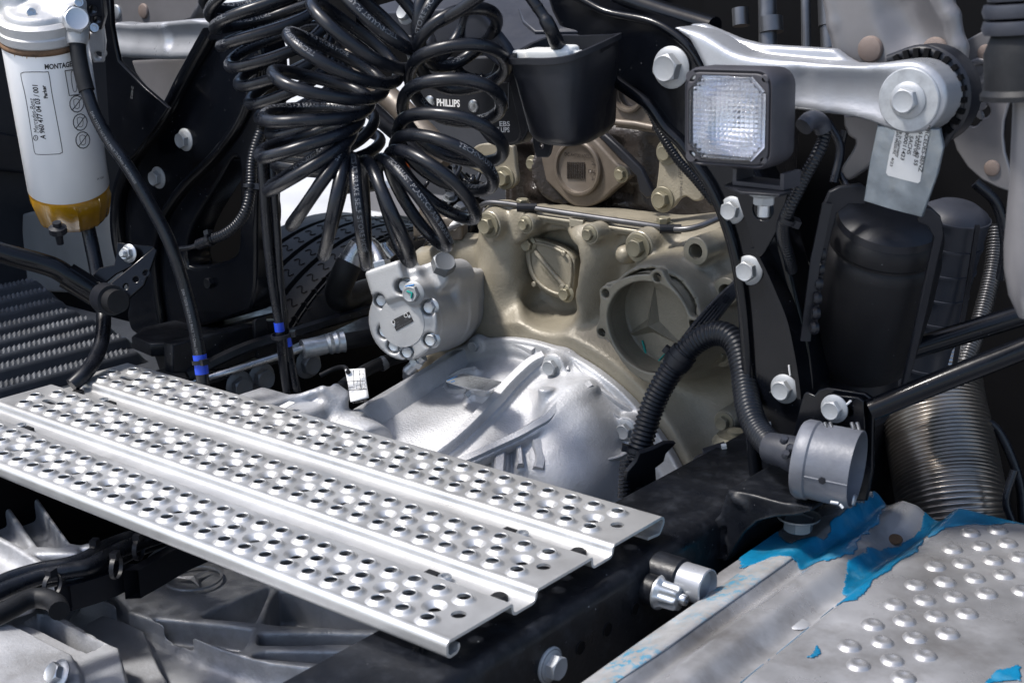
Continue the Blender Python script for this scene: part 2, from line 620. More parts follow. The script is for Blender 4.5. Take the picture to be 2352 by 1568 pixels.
# ---------------------------------------------------------------- materials
MAT = {}
def mat(name, col, rough=0.5, metal=0.0, var=0.0, vscale=20.0, bump=0.0, bscale=200.0, dust=0.0, dustcol=(0.25, 0.25, 0.26),
        dscale=60.0, coat=0.0, rvar=0.0, spec=0.5, speck=0.0, trans=0.0, bdist=0.002, brush=None, col2=None, ior=1.5):
    m = bpy.data.materials.new(name)
    m.use_nodes = True
    t = m.node_tree; N = t.nodes; L = t.links
    b = N['Principled BSDF']
    b.inputs['Roughness'].default_value = rough
    b.inputs['Metallic'].default_value = metal
    b.inputs['Specular IOR Level'].default_value = spec
    b.inputs['Coat Weight'].default_value = coat
    b.inputs['Coat Roughness'].default_value = 0.15
    b.inputs['Transmission Weight'].default_value = trans
    b.inputs['IOR'].default_value = ior
    tc = N.new('ShaderNodeTexCoord')
    crd = tc.outputs['Object']
    def noise(scale, det=4, ro=0.6, vec=None):
        n = N.new('ShaderNodeTexNoise'); n.inputs['Scale'].default_value = scale
        n.inputs['Detail'].default_value = det; n.inputs['Roughness'].default_value = ro
        L.new(vec or crd, n.inputs['Vector']); return n.outputs['Fac']
    def ramp(src, a, bb):
        r = N.new('ShaderNodeMapRange'); r.inputs[1].default_value = a; r.inputs[2].default_value = bb
        L.new(src, r.inputs[0]); return r.outputs[0]
    def mix(fac, c1, c2):
        x = N.new('ShaderNodeMix'); x.data_type = 'RGBA'
        if isinstance(fac, float): x.inputs[0].default_value = fac
        else: L.new(fac, x.inputs[0])
        for i, c in ((6, c1), (7, c2)):
            if isinstance(c, tuple): x.inputs[i].default_value = c + (1,)
            else: L.new(c, x.inputs[i])
        return x.outputs[2]
    cur = tuple(col)
    if var > 0:
        c2 = tuple(col2) if col2 else tuple(max(0, q * (1 - var)) for q in col)
        c3 = tuple(min(1, q * (1 + var * 0.6)) for q in col)
        cur = mix(ramp(noise(vscale), 0.3, 0.7), c2, c3)
    if dust > 0:
        f = ramp(noise(dscale, 6, 0.7), 0.5, 0.78)
        mu = N.new('ShaderNodeMath'); mu.operation = 'MULTIPLY'; mu.inputs[1].default_value = dust
        L.new(f, mu.inputs[0])
        cur = mix(mu.outputs[0], cur, tuple(dustcol))
    if speck > 0:
        vo = N.new('ShaderNodeTexVoronoi'); vo.inputs['Scale'].default_value = 95.0
        L.new(crd, vo.inputs['Vector'])
        f = ramp(vo.outputs['Distance'], 0.085, 0.05)
        n2 = ramp(noise(30.0, 2), 0.5, 0.62)
        mu = N.new('ShaderNodeMath'); mu.operation = 'MULTIPLY'; L.new(f, mu.inputs[0]); L.new(n2, mu.inputs[1])
        m2 = N.new('ShaderNodeMath'); m2.operation = 'MULTIPLY'; m2.inputs[1].default_value = speck; L.new(mu.outputs[0], m2.inputs[0])
        cur = mix(m2.outputs[0], cur, (0.5, 0.52, 0.55))
    if isinstance(cur, tuple): b.inputs['Base Color'].default_value = cur + (1,)
    else: L.new(cur, b.inputs['Base Color'])
    if rvar > 0:
        r = N.new('ShaderNodeMapRange'); r.inputs[3].default_value = max(0.03, rough - rvar); r.inputs[4].default_value = min(1, rough + rvar)
        r.inputs[1].default_value = 0.3; r.inputs[2].default_value = 0.7
        L.new(noise(vscale * 2.3, 5), r.inputs[0]); L.new(r.outputs[0], b.inputs['Roughness'])
    if bump > 0:
        bu = N.new('ShaderNodeBump'); bu.inputs['Strength'].default_value = bump; bu.inputs['Distance'].default_value = bdist
        if brush:
            mp = N.new('ShaderNodeMapping'); mp.inputs['Scale'].default_value = brush; L.new(crd, mp.inputs[0])
            L.new(noise(bscale, 3, 0.6, mp.outputs[0]), bu.inputs['Height'])
        else:
            L.new(noise(bscale, 3, 0.65), bu.inputs['Height'])
        L.new(bu.outputs[0], b.inputs['Normal'])
    MAT[name] = m
    return m

mat('black_paint', (0.0026, 0.0032, 0.0050), 0.19, 0, var=0.3, vscale=9, bump=0.07, bscale=60, dust=0.05, dustcol=(0.03, 0.034, 0.045), dscale=40, rvar=0.08, speck=0.2, spec=0.27)
mat('rail_paint', (0.0048, 0.0058, 0.0085), 0.42, 0, var=0.4, vscale=14, bump=0.2, bscale=120, dust=0.5, dustcol=(0.035, 0.039, 0.048), dscale=45, rvar=0.16, speck=0.6, spec=0.3)
mat('black_plastic', (0.0095, 0.0105, 0.0145), 0.42, 0, var=0.25, vscale=18, bump=0.06, bscale=350, dust=0.08, dustcol=(0.05, 0.05, 0.06), rvar=0.08, spec=0.32)
mat('grey_plastic', (0.027, 0.030, 0.040), 0.46, 0, var=0.25, vscale=18, bump=0.06, bscale=350, dust=0.12, dustcol=(0.09, 0.09, 0.10), rvar=0.08, spec=0.38)
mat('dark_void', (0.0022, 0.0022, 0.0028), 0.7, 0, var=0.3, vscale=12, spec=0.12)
mat('hose', (0.0058, 0.0070, 0.0105), 0.31, 0, var=0.3, vscale=25, dust=0.18, dustcol=(0.05, 0.05, 0.058), dscale=35, rvar=0.12, spec=0.36)
mat('rubber', (0.007, 0.0075, 0.009), 0.55, 0, var=0.3, vscale=30, bump=0.1, bscale=300, dust=0.12, dustcol=(0.05, 0.05, 0.05), spec=0.28)
mat('conduit', (0.0062, 0.0078, 0.0118), 0.36, 0, var=0.2, vscale=40, dust=0.1, dustcol=(0.05, 0.055, 0.07), spec=0.38)
mat('tread_alu', (0.57, 0.57, 0.565), 0.42, 0.70, var=0.14, vscale=7, bump=0.05, bscale=60, brush=(1.0, 14.0, 14.0), rvar=0.1, dust=0.35, dustcol=(0.36, 0.345, 0.325), dscale=22)
mat('cast_alu', (0.48, 0.485, 0.50), 0.48, 0.35, var=0.2, vscale=9, bump=0.7, bscale=330, bdist=0.0011, rvar=0.14, dust=0.5, dustcol=(0.24, 0.23, 0.225), dscale=16)
mat('gear_alu', (0.47, 0.48, 0.505), 0.46, 0.40, var=0.3, vscale=8, bump=0.6, bscale=260, bdist=0.0012, rvar=0.14, dust=0.65, dustcol=(0.17, 0.16, 0.15), dscale=13)
mat('pump_alu', (0.44, 0.44, 0.44), 0.5, 0.45, var=0.08, vscale=15, bump=0.6, bscale=420, bdist=0.0007, rvar=0.08)
mat('tan_cast', (0.265, 0.238, 0.182), 0.40, 0.12, var=0.25, vscale=7, bump=0.6, bscale=260, bdist=0.0012, rvar=0.12, dust=0.5, dustcol=(0.12, 0.105, 0.08), dscale=20)
mat('tan_machined', (0.30, 0.275, 0.215), 0.36, 0.3, var=0.12, vscale=30, bump=0.12, bscale=300)
mat('tan_bolt', (0.23, 0.21, 0.15), 0.42, 0.35, var=0.3, vscale=60, bump=0.1, bscale=300)
mat('brown_cast', (0.032, 0.026, 0.023), 0.4, 0.1, var=0.4, vscale=12, bump=0.9, bscale=75, bdist=0.003, rvar=0.12, dust=0.15, dustcol=(0.1, 0.08, 0.06))
mat('brown_cover', (0.135, 0.112, 0.09), 0.42, 0.25, var=0.25, vscale=20, bump=0.2, bscale=250, bdist=0.001, rvar=0.1)
mat('zinc', (0.48, 0.50, 0.52), 0.38, 0.75, var=0.2, vscale=90, bump=0.15, bscale=300, bdist=0.0006)
mat('pale_bolt', (0.36, 0.375, 0.39), 0.48, 0.35, var=0.25, vscale=70, bump=0.25, bscale=260, bdist=0.0006, dust=0.25, dustcol=(0.2, 0.18, 0.155), dscale=80)
mat('grey_bolt', (0.17, 0.18, 0.19), 0.45, 0.5, var=0.3, vscale=70, bump=0.15, bscale=260)
mat('steel', (0.46, 0.47, 0.48), 0.3, 0.95, var=0.2, vscale=30, bump=0.05, bscale=200, rvar=0.1)
mat('dark_steel', (0.13, 0.13, 0.135), 0.35, 0.8, var=0.2, vscale=30)
mat('old_rivet', (0.17, 0.155, 0.15), 0.55, 0.3, var=0.7, vscale=90, bump=0.3, bscale=200, col2=(0.12, 0.06, 0.03))
mat('silver_paint', (0.36, 0.37, 0.39), 0.34, 0.45, var=0.1, vscale=10, bump=0.1, bscale=220, rvar=0.1, dust=0.15, dustcol=(0.2, 0.19, 0.18))
mat('grey_paint', (0.16, 0.155, 0.16), 0.36, 0.3, var=0.14, vscale=9, bump=0.06, bscale=180, rvar=0.08, dust=0.12, dustcol=(0.10, 0.092, 0.085))
mat('lamp_body', (0.040, 0.039, 0.046), 0.5, 0, var=0.15, vscale=25, bump=0.06, bscale=300, spec=0.4)
mat('galvanised', (0.20, 0.235, 0.27), 0.4, 0.6, var=0.4, vscale=22, bump=0.08, bscale=150, rvar=0.1, dust=0.35, dustcol=(0.36, 0.34, 0.28), dscale=25)
mat('white_paint', (0.80, 0.80, 0.80), 0.25, 0, var=0.03, vscale=12, coat=0.3)
mat('white_plastic', (0.62, 0.62, 0.60), 0.45, 0, var=0.1, vscale=40)
mat('paper', (0.76, 0.76, 0.75), 0.55, 0, var=0.06, vscale=30)
mat('ink', (0.012, 0.012, 0.014), 0.5)
mat('pale_ink', (0.11, 0.115, 0.125), 0.5)
mat('white_ink', (0.75, 0.75, 0.75), 0.5)
mat('mark_ink', (0.11, 0.10, 0.085), 0.5)
mat('black_label', (0.01, 0.01, 0.012), 0.3)
mat('blue_tape', (0.012, 0.06, 0.55), 0.4)
mat('teal_ink', (0.0, 0.28, 0.24), 0.5)
mat('blue_ink', (0.02, 0.16, 0.42), 0.5)
mat('rust', (0.15, 0.085, 0.045), 0.8, 0.1, var=0.7, vscale=60, bump=0.4, bscale=200)
mat('stain', (0.45, 0.30, 0.15), 0.5)
mat('amber', (0.85, 0.42, 0.02), 0.08, 0, var=0.35, vscale=14, trans=0.6, ior=1.42)
mat('fuel', (0.45, 0.22, 0.015), 0.25, 0, var=0.5, vscale=24)
mat('blue_film', (0.004, 0.15, 0.29), 0.36, 0, var=0.6, vscale=14, bump=0.6, bscale=50, dust=0.45, dustcol=(0.16, 0.36, 0.46), dscale=30)
mat('tank_alu', (0.42, 0.42, 0.43), 0.34, 0.6, var=0.55, vscale=5, bump=0.15, bscale=60, rvar=0.2, dust=0.9, dustcol=(0.12, 0.105, 0.09), dscale=6)
mat('tank_worn', (0.47, 0.48, 0.50), 0.45, 0.5, var=0.3, vscale=8, bump=0.1, bscale=90, rvar=0.1, dust=0.6, dustcol=(0.30, 0.285, 0.26), dscale=14)
mat('flex_steel', (0.36, 0.335, 0.31), 0.28, 0.9, var=0.3, vscale=10, dust=0.25, dustcol=(0.12, 0.09, 0.065))
mat('bellows', (0.0065, 0.0065, 0.0080), 0.55, 0, var=0.2, vscale=15, bump=0.1, bscale=260, speck=0.35, spec=0.25, dust=0.2, dustcol=(0.03, 0.03, 0.03), dscale=12)
mat('fender_plastic', (0.040, 0.044, 0.052), 0.42, 0, var=0.3, vscale=10, bump=0.15, bscale=150, dust=0.8, dustcol=(0.008, 0.008, 0.010), dscale=10, rvar=0.14, spec=0.4)
mat('fender_stud', (0.085, 0.09, 0.10), 0.5, 0, var=0.6, vscale=25)
mat('fender_wet', (0.016, 0.017, 0.02), 0.25, 0, var=0.3, vscale=20)
mat('panel_grey', (0.20, 0.205, 0.205), 0.5, 0, var=0.15, vscale=8, dust=0.3, dustcol=(0.11, 0.11, 0.105), dscale=12)
mat('tyre', (0.009, 0.009, 0.010), 0.6, 0, var=0.3, vscale=20, bump=0.15, bscale=150, dust=0.2, dustcol=(0.03, 0.03, 0.03), dscale=20, spec=0.22)
mat('ground', (0.42, 0.42, 0.415), 0.85, 0, var=0.12, vscale=2.0, bump=0.2, bscale=40)
mat('pale_film', (0.40, 0.405, 0.41), 0.45, 0.35, bump=0.1, bscale=90)
def flecks(name, blue):
    """grey sheet with flecks of blue film left on it"""
    t = MAT[name].node_tree; N = t.nodes; K = t.links
    tc = N.new('ShaderNodeTexCoord')
    def nz(s, d, r, a, b):
        n = N.new('ShaderNodeTexNoise'); n.inputs['Scale'].default_value = s; n.inputs['Detail'].default_value = d; n.inputs['Roughness'].default_value = r
        K.new(tc.outputs['Object'], n.inputs['Vector'])
        q = N.new('ShaderNodeMapRange'); q.inputs[1].default_value = a; q.inputs[2].default_value = b; K.new(n.outputs['Fac'], q.inputs[0]); return q.outputs[0]
    f1, f2, f3 = nz(110, 6, 0.75, 0.50, 0.56), nz(13, 3, 0.5, 0.38, 0.62), nz(30, 4, 0.6, 0.35, 0.7)
    mu = N.new('ShaderNodeMath'); mu.operation = 'MULTIPLY'; K.new(f1, mu.inputs[0]); K.new(f2, mu.inputs[1])
    a = N.new('ShaderNodeMix'); a.data_type = 'RGBA'; K.new(f3, a.inputs[0]); a.inputs[6].default_value = (0.43, 0.435, 0.44, 1); a.inputs[7].default_value = (0.27, 0.262, 0.25, 1)
    x = N.new('ShaderNodeMix'); x.data_type = 'RGBA'; K.new(mu.outputs[0], x.inputs[0]); K.new(a.outputs[2], x.inputs[6]); x.inputs[7].default_value = blue
    K.new(x.outputs[2], N['Principled BSDF'].inputs['Base Color'])
flecks('pale_film', (0.06, 0.30, 0.46, 1))
mat('horn_grey', (0.125, 0.133, 0.155), 0.46, 0.15, var=0.3, vscale=14, bump=0.12, bscale=160, dust=0.6, dustcol=(0.045, 0.05, 0.065), dscale=18, rvar=0.12)
mat('orange_lens', (0.7, 0.12, 0.01), 0.2)
mat('mirror', (0.85, 0.85, 0.87), 0.2, 1.0)
mat('glass', (0.95, 0.97, 1.0), 0.03, 0, trans=1.0, ior=1.45)
mat('cab_grey', (0.022, 0.023, 0.027), 0.5, 0, var=0.2, vscale=6, dust=0.2, dustcol=(0.05, 0.05, 0.05), spec=0.25)

# ================================================================ the setting
def box_data(x0, x1, y0, y1, z0, z1):
    v = [(x, y, z) for x in (x0, x1) for y in (y0, y1) for z in (z0, z1)]
    return v, [(0, 1, 3, 2), (4, 6, 7, 5), (0, 4, 5, 1), (2, 3, 7, 6), (0, 2, 6, 4), (1, 5, 7, 3)]

GZ = -1.0
_n = 12
_v = [(x, y, GZ) for x in np.linspace(-150, 150, _n) for y in np.linspace(-150, 150, _n)]
_f = [(i * _n + j, (i + 1) * _n + j, (i + 1) * _n + j + 1, i * _n + j + 1) for i in range(_n - 1) for j in range(_n - 1)]
tag(mesh('ground', _v, _f, 'ground'), None, None, kind='structure')

# the cab stands over everything further forward: rear wall, underside, left wing
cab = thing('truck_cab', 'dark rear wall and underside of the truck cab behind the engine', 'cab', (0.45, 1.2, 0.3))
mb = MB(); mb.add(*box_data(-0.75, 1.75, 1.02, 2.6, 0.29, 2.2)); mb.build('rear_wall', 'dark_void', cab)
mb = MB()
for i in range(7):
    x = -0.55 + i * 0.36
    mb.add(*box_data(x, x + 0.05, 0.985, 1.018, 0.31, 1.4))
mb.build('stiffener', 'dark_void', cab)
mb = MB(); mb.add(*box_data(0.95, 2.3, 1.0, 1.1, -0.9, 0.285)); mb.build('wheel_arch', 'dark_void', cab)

wing = thing('wing_panel', 'dark plastic wing panel behind the white fuel filter at the left edge', 'panel', (-0.8, 0.1, -0.3))
mb = MB(); mb.add(*box_data(-0.86, -0.82, -0.7, 0.80, -0.55, 0.9)); mb.build('panel', 'cab_grey', wing)
plate('lip', 'black_plastic', wing, PX(-0.79), [(-60, 290), (70, 318), (75, 350), (60, 400), (-60, 385)], th=0.02, bev=0.006)

# ================================================================ tread plate across the frame
LT, WT, GT = 0.90, 0.089, 0.035
walk = thing('tread_plate', 'perforated bright aluminium walkway plate lying across the black frame rails', 'walkway', (0.45, -0.17, 0))
NT = 28
def dimple_mesh(kind):
    if kind == 'up': prof = [(0.0123, 0.00005), (0.0113, 0.0003), (0.0100, 0.0013), (0.0087, 0.0028), (0.0077, 0.0036), (0.0069, 0.0038), (0.0063, 0.0036), (0.0061, 0.0026), (0.0066, 0.0019)]
    elif kind == 'down': prof = [(0.0123, 0.0001), (0.0105, -0.0006), (0.0086, -0.0020), (0.0070, -0.0034), (0.0060, -0.0044), (0.0059, -0.0054)]
    v, f = lathe_data(prof, (0, 0, 0), (0, 0, 1), 24, False, False)
    me = bpy.data.meshes.new('dimple')
    me.from_pydata([tuple(q) for q in v], [], f); me.update()
    me.materials.append(MAT['tread_alu'])
    me.polygons.foreach_set('use_smooth', [True] * len(me.polygons))
    return me
DUP, DDN = dimple_mesh('up'), dimple_mesh('down')
for k in range(3):
    y0 = -k * (WT + GT)
    dx = (0.0, 0.004, 0.0015)[k]
    spots = [(0.0412 + dx + 0.0303 * i, y0 - 0.0215, 'up') for i in range(NT)] + \
            [(0.0412 + dx + 0.0303 * i, y0 - 0.0710, 'up') for i in range(NT)] + \
            [(0.0268 + dx + 0.0606 * i, y0 - 0.0462, 'up') for i in range(14)] + \
            [(0.0580 + dx + 0.0606 * i, y0 - 0.0468, 'down') for i in range(1, 14)]
    loops = [[(0.0, y0 - 0.002), (LT, y0 - 0.002), (LT, y0 - WT + 0.006), (0.0, y0 - WT + 0.006)]]
    loops += [circle2((x, y), 0.0121, 24) for x, y, _ in spots]
    sx = 0.060 + dx
    loops.append([(sx - 0.008 + 0.006 * math.cos(a), y0 - 0.046 + 0.0055 * math.sin(a)) for a in np.linspace(math.pi / 2, 1.5 * math.pi, 8)] +
                 [(sx + 0.008 + 0.006 * math.cos(a), y0 - 0.046 + 0.0055 * math.sin(a)) for a in np.linspace(-math.pi / 2, math.pi / 2, 8)])
    loops.append(circle2((0.8755, y0 - 0.046), 0.0072, 16))
    me = curve_mesh(loops, 0.003, 0.0)
    link('tread_panel', me, 'tread_alu', walk, 30)
    for x, y, kd in spots:
        o = bpy.data.objects.new('dimple', DUP if kd == 'up' else DDN)
        COL.objects.link(o); o.location = (x, y, 0)
        o.rotation_euler.z = random.uniform(0, 6)
        adopt(o, walk)

def sweep_x(prof, x0, x1, th, name, matn, parent):
    """a bent sheet: the profile (y, z) is its outer face, carried along x"""
    P = [Vector((a, b)) for a, b in prof]
    n = len(P); inn = []
    for i in range(n):
        t = (P[min(i + 1, n - 1)] - P[max(i - 1, 0)]).normalized()
        inn.append(P[i] + Vector((-t.y, t.x)) * th)
    lp = P + inn[::-1]
    m = len(lp); v = []
    nx = 13
    for x in np.linspace(x0, x1, nx): v += [(x, q.x, q.y) for q in lp]
    f = []
    for a in range(nx - 1):
        for i in range(m):
            j = (i + 1) % m
            f.append((a * m + i, a * m + j, (a + 1) * m + j, (a + 1) * m + i))
    for i in range(n - 1):
        f.append((i, m - 1 - i, m - 2 - i, i + 1))
        b = (nx - 1) * m
        f.append((b + i, b + i + 1, b + m - 2 - i, b + m - 1 - i))
    return mesh(name, v, f, matn, parent, 40)

def arc(cx, cz, r, a0, a1, n=7):
    return [(cx + r * math.cos(R(a)), cz + r * math.sin(R(a))) for a in np.linspace(a0, a1, n)]

# bent channels between the treads (front lip of one, gutter, rear edge of the next), and the two rolled hems
for k in range(2):
    yf = -k * (WT + GT) - WT
    yr = -(k + 1) * (WT + GT)
    pr = [(yf + 0.0062, 0.0)] + arc(yf + 0.004, -0.0052, 0.0052, 90, 172) + arc(yf - 0.0066, -0.0052, 0.0054, 4, -86, 6) + \
         [(yr + 0.010, -0.0106)] + arc(yr + 0.0052, -0.0066, 0.004, -90, -175, 6) + [(yr + 0.0008, -0.002), (yr - 0.0005, -0.0003), (yr - 0.0018, 0.0)]
    sweep_x(pr, 0.0, LT, 0.0028, 'channel', 'tread_alu', walk)
pr = [(-0.0018, 0.0)] + arc(-0.002, -0.007, 0.007, 88, -45, 8) + arc(-0.006, -0.0135, 0.006, -40, -100, 4) + [(-0.026, -0.0175)]
sweep_x(pr, 0.0, LT, -0.0028, 'hem', 'tread_alu', walk)
yf = -2 * (WT + GT) - WT
pr = [(yf + 0.0062, 0.0)] + arc(yf + 0.004, -0.006, 0.006, 90, 188, 8) + [(yf - 0.002, -0.010)] + arc(yf + 0.004, -0.0115, 0.006, 188, 275, 7) + arc(yf + 0.009, -0.0105, 0.007, -70, 20, 4)
sweep_x(pr, 0.0, LT, 0.0028, 'hem', 'tread_alu', walk)
# clamp bolts and their black clips in the gutters
for p, kk in ((g('c1', (745, 350)), 0), (g('c1', (160, 530)), 1), (g('c4', (1265, 362)), 0), (g('c4', (770, 640)), 1)):
    q = PZ(-0.008).hit(p)
    q.y = -kk * (WT + GT) - WT - 0.0225; q.z = -0.0106
    bolt(walk, q, (0, 0, 1), 0.0068, 'zinc', 'socket', 'clamp_bolt')
    s = 1 if q.x < 0.45 else -1
    mb = MB(); mb.add(*box_data(q.x + s * 0.016 - 0.007, q.x + s * 0.016 + 0.007, q.y - 0.009, q.y + 0.0035, -0.0104, -0.0055))
    mb.build('clip', 'rubber', walk)
for xx, kk in ((0.035, 0), (0.872, 0), (0.872, 1)):
    lathe('plug', [(0.0085, 0), (0.0085, 0.003), (0.006, 0.005)], (xx, -kk * (WT + GT) - WT - 0.0200, -0.0106), (0, 0, 1), 'rubber', walk, 20)
for xx, kk in ((0.30, 0), (0.45, 0), (0.60, 1), (0.28, 1), (0.46, 1)):
    lathe('weld_spot', [(0.006, 0), (0.005, 0.0022), (0.002, 0.003)], (xx, -kk * (WT + GT) - WT - 0.0262, -0.0106), (0, 0, 1), 'tread_alu', walk, 16)

# ================================================================ frame rails
def rail(name, label, x0, x1, y0, y1, zt, h, out):
    t = thing(name, label, 'frame rail', ((x0 + x1) / 2, 0, zt - h))
    # channel section, open towards the middle of the truck
    w = x1 - x0; th = 0.009; r = 0.014
    if out > 0:
        o = [(x0, zt), (x1 - r, zt)] + [(x1 - r + r * math.sin(a), zt - r + r * math.cos(a)) for a in np.linspace(0.2, math.pi / 2, 5)] + \
            [(x1, zt - h + r)] + [(x1 - r + r * math.cos(a), zt - h + r - r * math.sin(a)) for a in np.linspace(0.2, math.pi / 2, 5)] + [(x0, zt - h)]
        inn = [(x0, zt - h + th), (x1 - th - 0.004, zt - h + th), (x1 - th, zt - h + th + 0.004), (x1 - th, zt - th - 0.004), (x1 - th - 0.004, zt - th), (x0, zt - th)]
    else:
        o = [(x1, zt), (x0 + r, zt)] + [(x0 + r - r * math.sin(a), zt - r + r * math.cos(a)) for a in np.linspace(0.2, math.pi / 2, 5)] + \
            [(x0, zt - h + r)] + [(x0 + r - r * math.cos(a), zt - h + r - r * math.sin(a)) for a in np.linspace(0.2, math.pi / 2, 5)] + [(x1, zt - h)]
        inn = [(x1, zt - h + th), (x0 + th + 0.004, zt - h + th), (x0 + th, zt - h + th + 0.004), (x0 + th, zt - th - 0.004), (x0 + th + 0.004, zt - th), (x1, zt - th)]
    lp = o + inn; m = len(lp); v = []; f = []
    ys = np.linspace(y0, y1, 30)
    for y in ys: v += [(a, y, b) for a, b in lp]
    for a in range(len(ys) - 1):
        for i in range(m):
            j = (i + 1) % m
            f.append((a * m + i, a * m + j, (a + 1) * m + j, (a + 1) * m + i))
    f.append(tuple(range(m))); f.append(tuple((len(ys) - 1) * m + i for i in range(m - 1, -1, -1)))
    mesh('channel_beam', v, f, 'rail_paint', t, 40)
    return t
RZ = -0.026
railR = rail('frame_rail', 'black steel frame rail with bolts under the right ends of the walkway', 0.805, 0.918, -1.2, 1.6, RZ, 0.29, 1)
railL = rail('frame_rail', 'black steel frame rail in shade below the left ends of the walkway', -0.02, 0.085, -1.2, 1.6, RZ, 0.29, -1)
XO = 0.918
p = PX(XO).hit(g('o', (1262, 1526)))
bolt(railR, p, (1, 0, 0), 0.0125, 'pale_bolt', 'flange')
lathe('spacer', [(0.016, 0), (0.016, 0.004)], p - Vector((0.001, 0, 0)), (1, 0, 0), 'grey_bolt', railR, 24)
for q, rr in (((1945, 835), 0.0062), ((1772, 965), 0.0068), ((1602, 1080), 0.0066), ((2010, 700), 0.0)):
    if rr:
        c = PX(XO).hit(g('c4', q))
        lathe('hole', [(rr + 0.0008, 0.0), (rr + 0.0008, 0.0008), (rr, 0.0009), (rr * 0.92, -0.004)], c, (1, 0, 0), 'rail_paint', railR, 20, False, False)
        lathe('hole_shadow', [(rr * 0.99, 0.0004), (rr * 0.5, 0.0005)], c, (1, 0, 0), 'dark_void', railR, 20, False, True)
# multi-point flange nut with its stud, and the round cross tube coming out of the rail
p = PX(XO).hit((1488, 1350))
nut = thing('flange_nut', 'silver fluted collar nut on a stud beside the round tube, right rail', 'nut', p)
lathe('sleeve', [(0.0165, -0.002), (0.0165, 0.012), (0.014, 0.014)], p, (1, 0, 0), 'rail_paint', nut, 24)
prof2 = []
v, f = [], []
seg = 48
for (rb, h, amp) in ((0.0178, 0.014, 0), (0.0178, 0.0165, 0), (0.0135, 0.020, 0.10), (0.0125, 0.036, 0.13), (0.0112, 0.0385, 0.10), (0.006, 0.039, 0)):
    for k in range(seg):
        a = 2 * math.pi * k / seg
        rr = rb * (1 + amp * math.cos(8 * a))
        v.append(p + Vector((h, rr * math.cos(a), rr * math.sin(a))))
for i in range(5):
    for k in range(seg):
        k2 = (k + 1) % seg
        f.append((i * seg + k, i * seg + k2, (i + 1) * seg + k2, (i + 1) * seg + k))
f.append(tuple(5 * seg + k for k in range(seg)))
mesh('nut_body', v, f, 'zinc', nut, 50)
lathe('stud', [(0.0062, 0.038), (0.0062, 0.044), (0.0052, 0.046), (0.003, 0.046), (0.0028, 0.044)], p, (1, 0, 0), 'steel', nut, 20)
p = PX(XO).hit((1516, 1314))
ct = thing('cross_tube', 'silver round tube with a black collar sticking out of the right frame rail', 'tube', p)
lathe('collar', [(0.0215, -0.004), (0.0215, 0.026), (0.0195, 0.028)], p, (1, 0, 0), 'rail_paint', ct, 32)
lathe('tube', [(0.0188, 0.02), (0.0188, 0.056), (0.0172, 0.057), (0.0160, 0.050)], p, (1, 0, 0), 'silver_paint', ct, 32)

# ================================================================ engine block behind the flywheel housing
B3 = lambda *p: g('b3', list(p))
A3 = lambda *p: g('a3', list(p))
YB = 0.60
blk = thing('engine_block', 'dark brown cast iron end of the engine block above the tan housing', 'engine', (0.4, 0.7, -0.4))
PB = PY(YB)
S = Solid((-0.06, 0.56, 0.06), (0.76, 0.72, 0.56), 0.0045)
S.add(S.box((0.43, 0.69, 0.25), (0.235, 0.08, 0.17), rnd=0.01))
def hb(p, y): return PY(y).hit(p)
for a, b, r in (((300, 1000), (300, 1400), .010), ((420, 1330), (660, 1480), .012), ((1110, 960), (1100, 1250), .012), ((960, 920), (1280, 930), .012),
                ((1000, 1420), (1250, 1440), .012), ((1180, 1000), (1190, 1380), .014), ((400, 1480), (1300, 1560), .014), ((200, 960), (420, 990), .012)):
    p, q = hb(g('a3', a), YB + .012), hb(g('a3', b), YB + .012)
    S.add(S.cap(p, q, r), 0.012)
for a, r in (((1080, 660), .0), ((640, 1180), .055)):
    if r: S.add(S.cyl(hb(g('a3', a), YB - .004), hb(g('a3', a), YB + .03), r), 0.012)
S.build('block', 'brown_cast', blk)

# round sealing cover with two bolts and its cast writing
PCV = PY(0.575)
cov = thing('seal_cover', 'brown diamond shaped cast cover with round raised rim and writing on the engine block', 'cover', PCV.hit(g('a3', (730, 1200))))
CVP = plate('cover_plate', 'brown_cover', cov, PCV, [(395, 1150), (415, 1095), (470, 1080), (540, 1010), (600, 960), (700, 935), (800, 950), (870, 1010), (990, 1140), (1060, 1170), (1078, 1225), (1040, 1265),
      (960, 1330), (890, 1395), (800, 1440), (720, 1445), (650, 1415), (560, 1330), (480, 1255), (420, 1200)], th=0.018, bev=0.004, smooth=3, c='a3')
cc = PCV.hit(g('a3', (727, 1170)))
rc = (PCV.hit(g('a3', (727, 1360))) - cc).length
lathe('rim', [(rc * 1.02, 0), (rc * 1.02, 0.007), (rc * 0.97, 0.009), (rc * 0.90, 0.009), (rc * 0.86, 0.004), (rc * 0.84, 0.0035)], cc - Vector((0, -0.0005, 0)), (0, -1, 0), 'brown_cover', cov, 40, False, True)
for q in ((405, 1140), (1022, 1215)):
    bolt(cov, PCV.hit(g('a3', q)), (0, -1, 0), 0.0085, 'tan_bolt', 'washer')
PT = PCV.shift(0.0046)
for s, a, b, h in (('DC A4700160033-004', (625, 1085), (855, 1108), .0052), ('2s', (812, 1148), (845, 1152), .0052), ('ITALY', (790, 1205), (860, 1212), .0056), ('2-2', (812, 1254), (850, 1260), .0052)):
    letters('cast_writing', s, PT, g('a3', a), g('a3', b), h, 'brown_cast', CVP, 0.03, 0.0004)
mb = MB()
for i in range(10):
    for j in range(9):
        p = PT.hit(g('a3', (645 + 12.5 * i, 1136 + 13 * j)))
        mb.add(*lathe_data([(0.0017, -0.0002), (0.0013, 0.0006)], p, (0, -1, 0), 6, False, True))
o = mb.build('cast_dots', 'brown_cast', CVP); o['kind'] = 'stuff'

